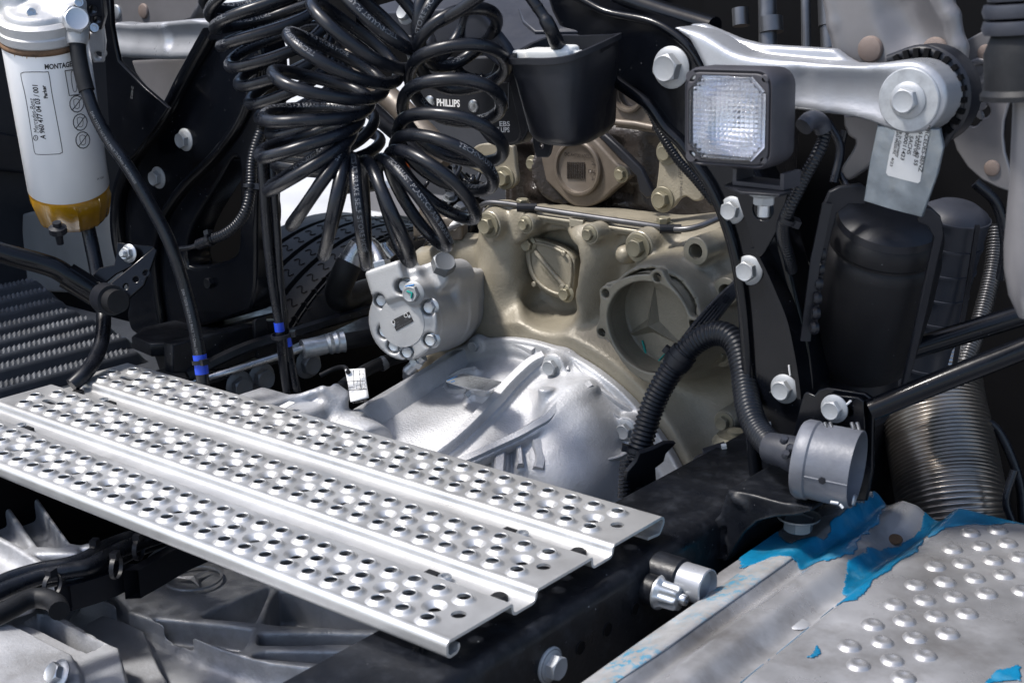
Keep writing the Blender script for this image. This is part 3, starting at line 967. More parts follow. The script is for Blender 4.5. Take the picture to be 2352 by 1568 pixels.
# tan brackets and struts on the block
def flat(name, label, cat, col, pl, out, c, bolts=(), circ=(), th=0.01, bev=0.0025, smooth=3, bm='tan_bolt', ax=(0, -1, 0), st='washer', part='plate', group=None, holes=()):
    t = thing(name, label, cat, pl.hit(g(c, out[0])), group)
    plate(part, col, t, pl, out, holes, th=th, bev=bev, smooth=smooth, c=c, circ=circ)
    for q, r in bolts:
        bolt(t, pl.hit(g(c, q)), ax, r, bm, st)
    return t
flat('mounting_bracket', 'tan bracket plate with one large bolt left of the round engine cover', 'bracket', 'tan_cast', PY(0.55),
     [(-60, 1150), (-20, 1040), (60, 1000), (240, 1010), (270, 1050), (280, 1160), (292, 1260), (240, 1320), (180, 1310), (120, 1270), (60, 1220), (0, 1190)], 'a3', [((210, 1240), 0.0125)])
br = flat('mounting_bracket', 'tan wavy bracket plate with two bolts right of the round engine cover', 'bracket', 'tan_cast', PY(0.53),
     [(1310, 1010), (1400, 990), (1450, 1060), (1480, 1150), (1560, 1280), (1590, 1340), (1570, 1395), (1520, 1400), (1470, 1370), (1420, 1390), (1370, 1450), (1300, 1470), (1250, 1410), (1262, 1300), (1275, 1200), (1285, 1090)], 'a3',
     [((1340, 1062), 0.0115), ((1310, 1390), 0.0125)])
letters('stamped_number', 'A2224 19 43/003', PY(0.53), g('a3', (1432, 1160)), g('a3', (1425, 1380)), 0.0045, 'mark_ink', br)
letters('stamped_number', 'IDEU', PY(0.53), g('a3', (1418, 1165)), g('a3', (1416, 1235)), 0.0042, 'mark_ink', br)
lift = flat('lifting_eye', 'tan lifting bracket with a ringed hole below the black arch', 'bracket', 'brown_cover', PY(0.56),
     [(960, 540), (1060, 560), (1150, 700), (1225, 800), (1262, 900), (1255, 930), (1100, 905), (975, 890)], 'a3', circ=[((1075, 655), 0.021)], th=0.014, smooth=0)
c0 = PY(0.56).hit(g('a3', (1075, 655)))
lathe('ring', [(0.0275, 0), (0.0275, 0.006), (0.025, 0.008), (0.022, 0.008), (0.021, 0.0)], c0, (0, -1, 0), 'brown_cover', lift, 32, False, False)
tube('rib', [PY(0.555).hit(g('a3', q)) for q in ((975, 850), (1120, 865), (1245, 890))], 0.005, 'brown_cover', lift)
st = thing('diagonal_strut', 'black diagonal strut crossing the engine block beside the round cover', 'strut', D(g('a3', (1200, 1300)), 2.0))
plate('strut_bar', 'black_plastic', st, PY(0.55), [(850, 940), (905, 935), (1010, 1030), (1150, 1170), (1200, 1270), (1250, 1370), (1190, 1385), (1140, 1330), (1120, 1230), (1000, 1100)], th=0.012, bev=0.003, c='a3')

# thin steel pipe with clips along the top of the housing
pp = thing('steel_pipe', 'thin grey steel pipe running along the top edge of the tan housing', 'pipe', D((1300, 490), 2.0))
path = px_path([(960, 545, 2.16), (1010, 535, 2.14), (1060, 512, 2.12), (1091, 487, 2.10), (1117, 467, 2.08), (1160, 468, 2.06), (1223, 478, 2.03), (1355, 498, 1.97), (1487, 517, 1.91), (1553, 527, 1.87), (1602, 521, 1.86), (1660, 497, 1.87), (1720, 470, 1.88)], 6)
tube('pipe', path, 0.0042, 'dark_steel', pp, 12)
for q in ((1210, 477, 2.03), (1540, 526, 1.875)):
    c = D(q); tube('clip', [c - Vector((.012, .008, 0)), c + Vector((.012, .008, 0))], 0.0066, 'black_plastic', pp, 14)
lb = tube('sticker', path[12:20], 0.0047, 'paper', pp, 12)

# ================================================================ tan flywheel housing
YW = 0.46
HS = thing('flywheel_housing', 'large tan painted cast flywheel housing with bolts in the middle of the engine bay', 'housing', (0.45, 0.5, -0.4))
S = Solid((0.10, 0.325, -0.40), (0.86, 0.63, 0.26), 0.004)
P = PY(YW)
xz = lambda p, y: (lambda w: (w.x, w.z))(PY(y).hit(p))
out = [xz(p, YW) for p in ((1118, 495), (1300, 508), (1480, 530), (1662, 556), (1702, 640), (1716, 760), (1712, 900), (1700, 1070), (1620, 1130), (1300, 1120), (1000, 900), (1010, 830), (1075, 720), (1125, 660), (1128, 590), (1112, 540))]
S.add(S.poly(out, 1, YW, 0.60, rnd=0.012))
# skirt that widens down to the bell housing
S.add(S.cyl((0.417, 0.408, -0.296), (0.417, 0.60, -0.272), 0.312, 0.372, rnd=0.01), 0.05)
# the two rounded legs either side of the pocket
for pts, r in ((((545, 330), (555, 500), (560, 700), (540, 850), (450, 1000)), .034), (((1190, 480), (1170, 560), (1130, 700), (1060, 880), (1000, 1010)), .040), (((560, 990), (800, 1075), (1000, 1050)), .034)):
    q = [PY(YW + 0.004).hit(p) for p in B3(*pts)]
    for a, b in zip(q, q[1:]): S.add(S.cap(a, b, r), 0.025)
# neck of the round opening with its lobed flange
YR = 0.342
rc0 = PY(YR).hit(g('b3', (1548, 1030)))
cx, cz = rc0.x, rc0.z
S.add(S.cyl((cx, YR + 0.009, cz), (cx - 0.01, 0.60, cz - 0.02), 0.073, 0.125, rnd=0.004), 0.03)
lob = B3((1615, 715), (1862, 1045), (1255, 825), (1228, 1100), (1680, 1412))
lobw = [PY(YR).hit(p) for p in lob]
for w in lobw:
    S.add(S.cyl((w.x, YR + .010, w.z), (w.x, YR + 0.03, w.z), 0.0135, 0.010, rnd=0.003), 0.012)
# bosses
def boss(p, y0, r, k=0.012, back=0.06):
    w = PY(y0).hit(g('b3', p)); S.add(S.cyl((w.x, y0, w.z), (w.x, y0 + back, w.z), r, r * 1.15, rnd=0.003), k); return w
HB = []
for p, y0, r, br, stl in (((450, 350), .420, .0215, .0125, 'washer'), ((705, 342), .428, .015, .0085, 'flange'), ((1152, 412), .415, .014, .0085, 'flange'), ((1492, 502), .415, .0225, .0130, 'washer'),
                     ((1950, 700), .425, .018, .0105, 'washer'), ((480, 755), .45, .018, .0115, 'washer'), ((2062, 1250), .42, .018, .0100, 'washer'), ((2090, 1720), .40, .017, .0095, 'washer')):
    HB.append((boss(p, y0, r), br, stl))
for p in ((470, 470), (1395, 555)): 
    w = PY(.445).hit(g('b3', p)); S.add(S.ball(w, .014), .01)
# vertical bolt posts on the upper edge
for p in ((645, 330), (1625, 470)):
    w = PY(.445).hit(g('b3', p)); S.add(S.cyl((w.x, w.y + .012, w.z - .03), (w.x, w.y + .012, w.z + .022), .018, rnd=.004), .012)
# ring bosses and web on the right
for p in ((1890, 530), (2100, 812)):
    w = PY(.40).hit(g('b3', p)); S.add(S.cyl((w.x, .40, w.z), (w.x, .52, w.z), .0185, .021, rnd=.002), .012)
q = [PY(.425).hit(p) for p in B3((1890, 560), (1930, 640), (1960, 720), (2050, 790), (2110, 830))]
for a, b in zip(q, q[1:]): S.add(S.cap(a, b, .014), .012)
q = [PY(.44).hit(p) for p in B3((1760, 590), (1870, 760), (1960, 880), (2060, 960))]
for a, b in zip(q, q[1:]): S.add(S.cap(a, b, .012), .015)
# ledge along the top, arm towards the pump
q = [PY(.452).hit(p) for p in B3((790, 300), (1100, 345), (1540, 410))]
for a, b in zip(q, q[1:]): S.add(S.cap(a, b, .0065), .006)
q = [PY(.47).hit(p) for p in B3((40, 610), (150, 560), (300, 520), (480, 545))]
for a, b in zip(q, q[1:]): S.add(S.cap(a, b, .020), .02)
q = [PY(.50).hit(p) for p in B3((60, 650), (250, 720), (430, 640), (400, 850))]
for a, b in zip(q, q[1:]): S.add(S.cap(a, b, .04), .03)
# clear the face on which the bell housing is bolted
S.cut(S.cyl((0.417, 0.20, -0.296), (0.417, 0.4125, -0.296), 0.335), 0.004)
# pocket for the inspection cover
pk = [xz(g('b3', p[:2]), p[2] - .006) for p in ((690, 470, .452), (760, 418, .452), (880, 405, .446), (1000, 435, .438), (1068, 500, .432), (1085, 600, .430), (1062, 760, .430), (1020, 900, .430), (960, 975, .430), (880, 1010, .430),
      (800, 1000, .434), (715, 950, .440), (670, 860, .446), (645, 700, .450), (655, 560, .452))]
S.cut(S.poly(pk, 1, 0.30, 0.490, rnd=0.004), 0.010)
for a, b, r in (((800, 860, .468), (790, 975, .408), .024), ((880, 870, .468), (880, 985, .405), .026), ((940, 860, .466), (945, 965, .408), .022)):
    S.cut(S.cap(PY(a[2]).hit(g('b3', a[:2])), PY(b[2]).hit(g('b3', b[:2])), r), 0.014)
# the cup inside the ring and the holes
S.cut(S.cyl((cx, 0.30, cz), (cx, YR + 0.054, cz), 0.0685), 0.004)
for w in lobw: S.cut(S.cyl((w.x, 0.3, w.z), (w.x, YR + 0.03, w.z), 0.0062))
for p in ((1890, 530), (2100, 812)):
    w = PY(.40).hit(g('b3', p)); S.cut(S.cyl((w.x, .35, w.z), (w.x, .44, w.z), .0095))
S.build('casting', 'tan_cast', HS)
for w, br, stl in HB: lathe('boss_face', [(br * 1.72, .012), (br * 1.70, -.0002), (br * 1.62, -.0012), (br * 1.2, -.0012)], w, (0, 1, 0), 'tan_machined', HS, 32, False, True)
for p in ((1890, 530), (2100, 812)):
    w = PY(.40).hit(g('b3', p)); lathe('ring_boss', [(.0190, .03), (.0188, -.001), (.0178, -.0022), (.0105, -.0022), (.0098, -.0005), (.0098, .03)], w, (0, 1, 0), 'tan_machined', HS, 36, False, False)
lathe('cup_wall', [(.0662, .004), (.0662, .046), (.0635, .0492), (.0600, .0494), (.0001, .0494)], (cx, YR, cz), (0, 1, 0), 'tan_cast', HS, 64, False, False)
plate('mating_flange', 'tan_machined', HS, PY(.441), [(560, 268), (660, 262), (800, 282), (1000, 312), (1110, 330), (1300, 358), (1540, 392), (1560, 410), (1520, 418), (1300, 385), (1100, 356), (1000, 338), (800, 306), (640, 292), (560, 296)], th=.03, bev=.002, c='b3')
plate('boss_pad', 'tan_machined', HS, PY(.438), [(1003, 303), (1100, 318), (1100, 378), (1003, 360)], th=.03, bev=.0015, c='b3')
for w, br, stl in HB: bolt(HS, w - Vector((0, .0014, 0)), (0, -1, 0), br, 'tan_bolt', stl)
for p in ((645, 330), (1625, 470)):
    w = PY(.445).hit(g('b3', p)); bolt(HS, (w.x, w.y + .012, w.z + .021), (0.05, -0.05, 1), .0095, 'tan_bolt', 'stack')
w = PY(.40).hit(g('b3', (2075, 430))); bolt(HS, (w.x, .47, w.z), (0, -1, 0), .012, 'grey_bolt', 'washer')
RFL = plate('ring_flange', 'tan_cast', HS, PY(YR), [(1520, 693), (1562, 690), (1582, 666), (1615, 655), (1652, 668), (1670, 702), (1705, 765), (1765, 835), (1820, 920), (1852, 982), (1898, 1002), (1917, 1040), (1905, 1080), (1870, 1102), (1866, 1170),
      (1850, 1250), (1815, 1330), (1770, 1390), (1722, 1418), (1710, 1450), (1680, 1462), (1650, 1452), (1600, 1458), (1520, 1432), (1430, 1370), (1360, 1290), (1310, 1200), (1285, 1150), (1245, 1138), (1200, 1115), (1188, 1070), (1212, 1005), (1212, 930), (1218, 870), (1212, 805), (1245, 772), (1288, 775), (1330, 742), (1420, 706)],
      holes=[[(1270, 960), (1300, 870), (1360, 795), (1450, 750), (1540, 742), (1640, 765), (1730, 825), (1795, 915), (1830, 1020), (1832, 1120), (1805, 1225), (1755, 1305), (1670, 1365), (1570, 1378), (1470, 1340), (1380, 1265), (1315, 1170), (1278, 1060)]],
      th=.012, bev=.0022, smooth=3, c='b3', circ=[((1615, 715), .0058), ((1862, 1045), .0058), ((1255, 825), .0058), ((1228, 1100), .0058), ((1680, 1412), .0058)])
# three-pointed relief in the cup
yf = YR + 0.0495
PF = PY(yf)
sc = PF.hit(g('b3', (1592, 1040)))
tips = [PF.hit(g('b3', p)) for p in ((1603, 772), (1372, 1135), (1815, 1202))]
v = [sc + Vector((0, -0.013, 0))]; f = []
for i in range(3):
    tdir = (tips[i] - sc); n0 = len(v)
    mid = (tips[i] - sc).normalized(); sd = Vector((-mid.z, 0, mid.x))
    rr = tdir.length
    v += [sc + mid * min(rr, 0.066) + Vector((0, -0.001, 0))]
for i in range(3):
    a = (tips[i] - sc).normalized(); b = (tips[(i + 1) % 3] - sc).normalized()
    m = (a + b).normalized()
    v += [sc + m * 0.011]
f = []
for i in range(3):
    f += [(0, 1 + i, 4 + i), (0, 4 + i, 1 + (i + 1) % 3)]
mesh('relief', v, f, 'tan_cast', RFL, 5)
path = [PF.hit(p) - Vector((0, .0022, 0)) for p in B3((1520, 1150), (1535, 1205), (1555, 1275), (1570, 1305), (1600, 1308), (1632, 1295), (1690, 1228))]
tube('paint_mark', path, [.0012, .0016, .0016, .0018, .0017, .0013, .0006], 'teal_ink', RFL, 8)
PM = PY(YW - 0.0245)
letters('printed_number', 'A471 015', PM, g('b3', (1218, 678)), g('b3', (1140, 662)), 0.0034, 'mark_ink', HS, 0.02, 0.004)
letters('printed_number', '03 03', PM, g('b3', (1205, 655)), g('b3', (1163, 647)), 0.0034, 'mark_ink', HS, 0.02, 0.004)

# inspection cover in the pocket
PI = P3((1213, 560, 2.085), (1305, 680, 2.02), (1290, 575, 2.03))
PI = PY(0.460)
ic = thing('inspection_cover', 'small tan leaf shaped cover with diagonal rib in the pocket of the tan housing', 'cover', PI.hit(g('b3', (870, 650))))
plate('cover_plate', 'tan_cast', ic, PI, [(690, 485), (700, 445), (735, 432), (790, 450), (880, 475), (970, 515), (1035, 575), (1042, 660), (1030, 780), (1015, 860), (985, 878), (940, 862), (860, 835), (790, 785), (735, 715), (705, 620)], th=0.016, bev=0.003, smooth=3, c='b3')
lp = [PI.shift(.001).hit(p) for p in B3((735, 500), (790, 478), (880, 500), (960, 540), (1012, 590), (1020, 680), (1008, 780), (985, 835), (930, 830), (865, 805), (800, 755), (755, 690), (730, 600))]
tube('rim', spline([tuple(q) for q in lp], 4, True) + [tuple(lp[0])], .0028, 'tan_cast', ic, 8)
tube('rib', [PI.shift(.001).hit(p) for p in B3((768, 530), (870, 655), (975, 775))], .0038, 'tan_cast', ic, 10)
for q in ((728, 482), (990, 825)): bolt(ic, PI.hit(g('b3', q)) - Vector((0, .0005, 0)), (0, -1, 0), .0095, 'tan_bolt', 'flange')
for q in ((975, 545), (768, 758), (965, 775)): lathe('stud', [(.0042, 0), (.0042, .004), (.003, .005)], PI.hit(g('b3', q)), (0, -1, 0), 'tan_cast', ic, 14)
for s, a, b in (('A 471 011 00 08', (765, 535), (900, 725)), ('ZGS 003', (900, 735), (960, 812)), ('WE/EN AC-46', (800, 640), (905, 765))):
    letters('cast_writing', s, PI, g('b3', a), g('b3', b), .0042, 'tan_bolt', ic)

# ================================================================ aluminium bell housing of the gearbox
AX, AZ = 0.417, -0.296
def cone_r(y): return 0.305 - 0.534 * (0.405 - y)
def cone_hit(p, off=0.0):
    d0 = 1.4
    rr = ray(p)
    prev = None
    for i in range(1200):
        d = 1.4 + i * 0.001
        w = CAM + rr * d
        e = math.hypot(w.x - AX, w.z - AZ) - max(cone_r(w.y) + off, 0.165 + off)
        if e < 0 or w.y > 0.40: return w
    return w
bell = thing('bell_housing', 'bright cast aluminium bell housing with curved ribs below the tan housing', 'gearbox', (0.42, 0.2, -0.5))
CROP['e'] = (780.9, 413.4, .4394)
S = Solid((0.085, 0.0, -0.40), (0.76, 0.425, 0.05), 0.0025)
off = -0.020
S.add(S.cyl((AX, 0.405, AZ), (AX, 0.145, AZ), 0.305 + off, 0.166 + off))
S.add(S.cyl((AX, 0.16, AZ), (AX, -0.1, AZ), 0.158, 0.158), 0.03)
S.add(S.cyl((AX, 0.412, AZ), (AX, 0.396, AZ), 0.3085, 0.3085, rnd=0.0025), 0.004)
def cone_n(w):
    n = Vector((w.x - AX, 0, w.z - AZ)).normalized(); n.y = -0.5
    return n.normalized()
RIBS = []
def web(q, nrm, th, deep, ch=.0018):
    """a straight-sided web with a chamfered crest that follows the points q"""
    v, f = [], []
    m_ = len(q)
    for i, w in enumerate(q):
        t = (q[min(i + 1, m_ - 1)] - q[max(i - 1, 0)]).normalized()
        n = nrm(w); n = (n - t * n.dot(t)).normalized(); sd = t.cross(n)
        h = th / 2
        for x, z in ((-h * 1.5, -deep), (-h * 1.06, -ch * 1.6), (-h + ch, -.0), (h - ch, -.0), (h * 1.06, -ch * 1.6), (h * 1.5, -deep)): v.append(w + sd * x + n * z)
    for i in range(m_ - 1):
        for k_ in range(5): f.append((i * 6 + k_, i * 6 + k_ + 1, (i + 1) * 6 + k_ + 1, (i + 1) * 6 + k_))
    f.append((5, 4, 3, 2, 1, 0)); f.append(tuple((m_ - 1) * 6 + k_ for k_ in range(6)))
    RIBS.append((v, f))
def rib(pts, th, off=0.0, k=0.005, deep=0.030, n=3, rnd=.002):
    P_ = g('e', list(pts))
    q = [Vector(w) for w in spline([tuple(cone_hit(p, off)) for p in P_], n)]
    q = [w for i, w in enumerate(q) if i == 0 or (w - q[i - 1]).length > 2e-4]
    web(q, cone_n, th, deep)
    low = [w - cone_n(w) * deep * .45 for w in q]
    for a, b in zip(low, low[1:]):
        S.add(S.wall(a, b, cone_n((a + b) / 2), th * 1.25, deep, .003), max(k, .008))
# left beam, inner web, tray rims
a0_, a1_ = PY(.398).hit(g('e', (628, 885))), PX(.262).hit(g('e', (70, 1210)))
for t0, t1 in ((0, .35), (.35, .7), (.7, 1.08)):
    S.add(S.wall(a0_.lerp(a1_, t0) - Vector((0, 0, .012)), a0_.lerp(a1_, t1) - Vector((0, 0, .012)), (-.25, -.3, .9), .024, .035, .003), .006)
web([a0_.lerp(a1_, t * .054) for t in range(21)], lambda w: Vector((-.25, -.3, .9)), .022, .04)
c0_, c1_ = cone_hit(g('e', (1000, 935)), -.012), cone_hit(g('e', (520, 1390)), -.012)
for i in range(25):
    t = i / 24.0
    p_, q_ = a0_.lerp(a1_, t * 1.05) - Vector((0, 0, .040)), c0_.lerp(c1_, t) - Vector((0, 0, .022))
    S.add(S.cap(p_, q_, .012), .006)
rib([(700, 862), (640, 888), (560, 935), (510, 985), (492, 1050)], .0075, .000, .006, .02)
rib([(700, 860), (820, 838), (930, 850), (1010, 882)], .010, .002, .008, .02)
rib([(560, 1062), (470, 1120), (380, 1180), (320, 1225), (270, 1268)], .008, -.004, .008, .016)
# shelf under the rating plate
rib([(548, 1058), (556, 1085), (600, 1092), (660, 1085)], .007, -.002, .004, .02)
rib([(650, 1115), (690, 1090), (750, 1105), (800, 1090)], .007, -.002, .004, .02)
rib([(560, 1022), (640, 985), (700, 975)], .006, -.004, .006, .012)
# large S-shaped ridge
rib([(1060, 905), (1000, 935), (935, 990), (870, 1055), (800, 1135), (730, 1205), (660, 1275), (580, 1345), (500, 1405), (420, 1470), (340, 1530)], .016, .004, .007, .034, 3, .005)
# flat topped bar with its legs
rib([(1312, 1058), (1250, 1095), (1180, 1142), (1135, 1178), (1085, 1238), (1020, 1275), (930, 1325), (800, 1385), (700, 1432), (610, 1470), (500, 1520), (400, 1565)], .0125, .018, .003, .014)
rib([(1040, 1268), (930, 1330), (800, 1390), (700, 1438), (600, 1480), (480, 1535)], .0065, .010, .004, .040)
rib([(1300, 1075), (1200, 1150), (1120, 1215), (1075, 1270), (1010, 1300)], .006, .006, .012, .03)
rib([(838, 1385), (836, 1440), (832, 1520)], .014, .006, .005, .034)
rib([(925, 1340), (938, 1400), (945, 1480)], .008, .004, .005, .03)
rib([(1010, 1290), (1030, 1360), (1052, 1440), (1040, 1500)], .014, .006, .008, .036)
# fin, pads and rim steps on the right
rib([(1135, 1436), (1210, 1444), (1300, 1456), (1390, 1458), (1470, 1440), (1535, 1392)], .0055, .006, .005, .03)
rib([(1085, 888), (1140, 885), (1180, 930), (1190, 990)], .0065, .004, .004, .02)
rib([(1435, 1215), (1480, 1245), (1560, 1235)], .006, .004, .005, .02)
rib([(1395, 1390), (1420, 1330), (1440, 1285), (1445, 1220)], .010, -.003, .010, .02)
rib([(1195, 895), (1235, 955), (1315, 1050), (1440, 1145), (1530, 1200)], .007, .004, .004, .02)
# broad smooth lobe right of the bar, flat beside it
q = [cone_hit(p, -0.052) for p in g('e', [(1215, 1230), (1240, 1360), (1240, 1560)])]
for a, b in zip(q, q[1:]): S.add(S.cap(a, b, .058), .02)
q = [cone_hit(p, -0.052) for p in g('e', [(1140, 1500), (1180, 1580)])]
for a, b in zip(q, q[1:]): S.add(S.cap(a, b, .055), .02)
for p, r in (((1112, 130), .015), ((1598, 262), .020), ((2058, 660), .020)):
    w = cone_hit(g('c2', p), -.004); S.add(S.cyl((w.x, w.y - .004, w.z), (w.x, .41, w.z), r, r * 1.15, rnd=.002), .008)
BW = [(Vector((cone_hit(g('c2', p), -.004))) + Vector((0, -.0035, 0)), r) for p, r in (((1112, 125), .0085), ((1598, 255), .0118), ((2058, 655), .0115))]
for p, r, h in (((692, 345), .012, .018), ((1540, 470), .0105, .018)):
    w = cone_hit(g('c2', p), .0); S.add(S.cyl((w.x, w.y, w.z - .03), (w.x, w.y, w.z + h), r, rnd=.002), .010)
S.build('casting', 'cast_alu', bell)
for v_, f_ in RIBS: mesh('rib', v_, f_, 'cast_alu', bell, 38)
for w, r in BW: bolt(bell, w, (0, -1, 0), r, 'pale_bolt', 'flange')
# rating plate on its two feet
PN = P3(g('c2', [(920, 345, 1.985)])[0], g('c2', [(1255, 358, 1.935)])[0], g('c2', [(1160, 412, 1.900)])[0])
npl = plate('rating_plate', 'zinc', bell, PN, [(915, 348), (1020, 302), (1262, 352), (1230, 378), (1165, 412), (1060, 395)], th=.0025, bev=.0006, c='c2')
for i in range(7):
    letters('stamped_line', ('716.500 024', 'G 211-12 KL', 'A 960 260', '04 03 2301', '11.73-0.69', 'OEL 235.11', '0013 7214')[i], PN, g('c2', (1030 + 4 * i, 320 + 11 * i)), g('c2', (1190 - 8 * i, 352 + 8 * i)), .0030, 'grey_bolt', npl, .01, .0003)
for a, b in (((925, 350), (985, 322)), ((948, 358), (970, 352))):
    tube('paint_mark', [PN.hit(g('c2', a)), PN.hit(g('c2', b))], .0009, 'blue_ink', npl, 6)

# gear shift actuator left of the bell housing
act = thing('shift_actuator', 'grey aluminium actuator housing with white sticker left of the bell housing', 'actuator', D((690, 960), 1.9))
S = Solid((0.10, -0.06, -0.20), (0.42, 0.26, 0.06), 0.0032)
c1 = D((660, 960), 1.93); c2 = D((770, 945), 1.96); c3 = D((590, 905), 1.97)
S.add(S.cyl(D((560, 1000), 1.86) - Vector((0, 0, .045)), D((760, 950), 1.99) - Vector((0, 0, .045)), .050, rnd=.01))
S.add(S.box(D((700, 935), 1.95) - Vector((0, 0, .02)), (.030, .045, .026), rnd=.012), .015)
S.add(S.box(D((605, 912), 1.95) - Vector((0, 0, .01)), (.035, .03, .012), rnd=.004), .008)
S.add(S.cyl(D((748, 905), 1.97), D((790, 935), 1.97), .022, rnd=.006), .015)
S.add(S.cyl(D((790, 960), 1.97) - Vector((0, 0, .03)), D((850, 985), 1.93) - Vector((0, 0, .04)), .045, rnd=.008), .02)
for a, b in (((668, 895), (740, 870)), ((740, 870), (785, 905)), ((650, 930), (700, 905))):
    S.add(S.cap(D(a, 1.945) - Vector((0, 0, .016)), D(b, 1.955) - Vector((0, 0, .016)), .006), .008)
S.build('body', 'gear_alu', act)
PS = P3((640, 935, 1.905), (675, 925, 1.915), (650, 945, 1.895))
plate('sticker', 'paper', act, PS, [(633, 937), (664, 921), (678, 924), (647, 941)], th=.0008, bev=0)
# paper tag hanging from a wrapped cable
tg = thing('paper_tag', 'crumpled white paper tag with printed table beside the hydraulic pump hose', 'tag', D((820, 920), 1.95))
n = 14
rows = []
for j in range(n):
    t = j / (n - 1)
    l = D((792 + 14 * t, 848 + 75 * t), 1.985 - .035 * t + .006 * math.sin(5 * t)); r = D((838 + 9 * t, 846 + 68 * t), 1.985 - .035 * t + .008 * math.sin(4 * t + 1))
    rows.append([l.lerp(r, k / 5) + FWD * (.004 * math.sin(3 * k / 5 + 4 * t)) for k in range(6)])
v = [w for rw in rows for w in rw]; f = [(j * 6 + k, j * 6 + k + 1, (j + 1) * 6 + k + 1, (j + 1) * 6 + k) for j in range(n - 1) for k in range(5)]
o = TGS = mesh('sheet', v, f, 'paper', tg, 180)
md = o.modifiers.new('thick', 'SOLIDIFY'); md.thickness = .0005
PG = P3((800, 870, 1.976), (840, 868, 1.976), (812, 920, 1.945))
for (a, b) in (((812, 850), (813, 885)), ((796, 876), (838, 874)), ((798, 896), (842, 893)), ((826, 850), (828, 890))):
    tube('printed_line', [PG.shift(.006).hit(a), PG.shift(.006).hit(b)], .0005, 'ink', TGS, 5)
for s, a, b, h in (('05401213', (843, 918), (810, 922), .0042), ('05.09.23', (836, 858), (818, 858), .003), ('01/2017', (838, 882), (818, 884), .003), ('15/2016', (838, 889), (818, 891), .003), ('ZGS05', (815, 888), (799, 889), .0034)):
    letters('print', s, PG.shift(.006), a, b, h, 'ink', TGS, .02)
tube('wrapped_cable', px_path([(735, 862, 2.02), (765, 848, 2.02), (790, 843, 2.0), (800, 855, 1.985)], 6), .0035, 'rubber', tg, 10)

# ================================================================ hydraulic pump
pump = thing('hydraulic_pump', 'silver cast hydraulic pump with black rating label left of the tan housing', 'pump', D((960, 740), 2.0))
p0, p1 = D(g('b2', [(1058, 850, 1.985)])[0]), D(g('b2', [(1420, 745, 2.135)])[0])
pa = (p1 - p0).normalized()                     # from the end cover into the pump
PP = Plane(p0, -pa)
PM4 = Matrix((PP.u, PP.v, PP.n)).transposed().to_4x4(); PM4.translation = p0
def pl2(p): return PP.p2(g('b2', p))
S = Solid((-.085, -.085, -.20), (.085, .105, .045), 0.0022)
RC = (Vector(pl2((1180, 1050))) - Vector(pl2((1062, 850)))).length
S.add(S.cyl((0, 0, 0), (0, 0, -.02), .0555, rnd=.003))
S.add(S.cyl((0, 0, -.014), (0, 0, -.105), .0560, .0580, rnd=.004), .003)
S.add(S.cyl((0, .001, -.100), (0, .001, -.135), .0600, .0590, rnd=.004), .003)
S.add(S.cyl((0, .001, -.130), (0, .001, -.185), .0555, .0535, rnd=.008), .003)
B2h = [pl2(p) for p in ((1068, 600), (1240, 750), (1250, 978), (1090, 1062), (997, 1015), (932, 915), (910, 700))]
w = pl2((930, 545)); S.add(S.box((w[0] + .008, w[1] - .006, -.022), (.030, .026, .030), rot=((.93, .36, 0), (-.36, .93, 0), (0, 0, 1)), rnd=.006), .008)
w = pl2((1080, 545)); S.add(S.box((w[0], w[1] - .01, -.03), (.022, .020, .022), rot=((.93, .36, 0), (-.36, .93, 0), (0, 0, 1)), rnd=.007), .008)
w = pl2((1155, 645)); S.add(S.cyl((w[0], w[1], .006), (w[0], w[1], -.07), .0165, rnd=.003), .010)
w = pl2((1215, 545)); S.add(S.cyl((w[0], w[1], -.03), (w[0], w[1] - .005, -.12), .021, rnd=.006), .012)
S.add(S.box((.02, .040, -.12), (.034, .024, .05), rnd=.008), .012)
for q in B2h: S.cut(S.cyl((q[0], q[1], .03), (q[0], q[1], -.012), .0115), .002)
S.build('body', 'pump_alu', pump, PM4)
lathe('end_cap', [(.0365, -.0004), (.036, .0008), (.035, .0008)], p0, PP.n, 'pump_alu', pump, 40, False, True)
for q in B2h: bolt(pump, PP.to3(q[0], q[1], -.0105), PP.n, .0088, 'zinc', 'flange')
q = pl2((1155, 645)); w = PP.to3(q[0], q[1], .006); bolt(pump, w, PP.n, .0122, 'pale_bolt', 'flange')
tube('paint_mark', [w + PP.n * .0131 + PP.u * a + PP.v * b for a, b in ((-.004, .004), (.004, .002), (.003, -.005))], .0016, 'teal_ink', pump, 8)
tube('paint_mark', [w + PP.n * .011 + PP.u * a + PP.v * b for a, b in ((-.007, .010), (.006, .0135))], .0013, 'blue_ink', pump, 8)
PL = PP.shift(.0016)
LBP = plate('rating_label', 'black_label', pump, PL, [(988, 838), (1106, 778), (1138, 845), (1018, 912)], th=.0008, bev=0, c='b2')
for s, a, b, h in (('MADE IN CHINA', (1032, 828), (1056, 817), .0020), ('C20124', (1018, 862), (1040, 850), .0026), ('JG047', (1026, 876), (1044, 867), .0026), ('0014 460 4980 / 001', (1022, 897), (1068, 874), .0028), ('ZYB-1818L/74/18', (1076, 872), (1120, 850), .0028), ('150bar', (1078, 838), (1100, 828), .0026)):
    letters('label_print', s, PL, g('b2', a), g('b2', b), h * .62, 'pale_ink', LBP, .0, .0004)
for q, r in (((1086, 802), .0032), ((998, 850), .0030)):
    c0 = PL.hit(g('b2', q))
    lathe('label_ring', [(r, 0), (r, .0004), (r * .8, .0004), (r * .8, 0)], c0, PP.n, 'white_ink', LBP, 16, False, False)
for q in ((1112, 812), (1006, 872)): lathe('label_pin', [(.0024, 0), (.0018, .0014)], PL.hit(g('b2', q)), PP.n, 'zinc', LBP, 12)
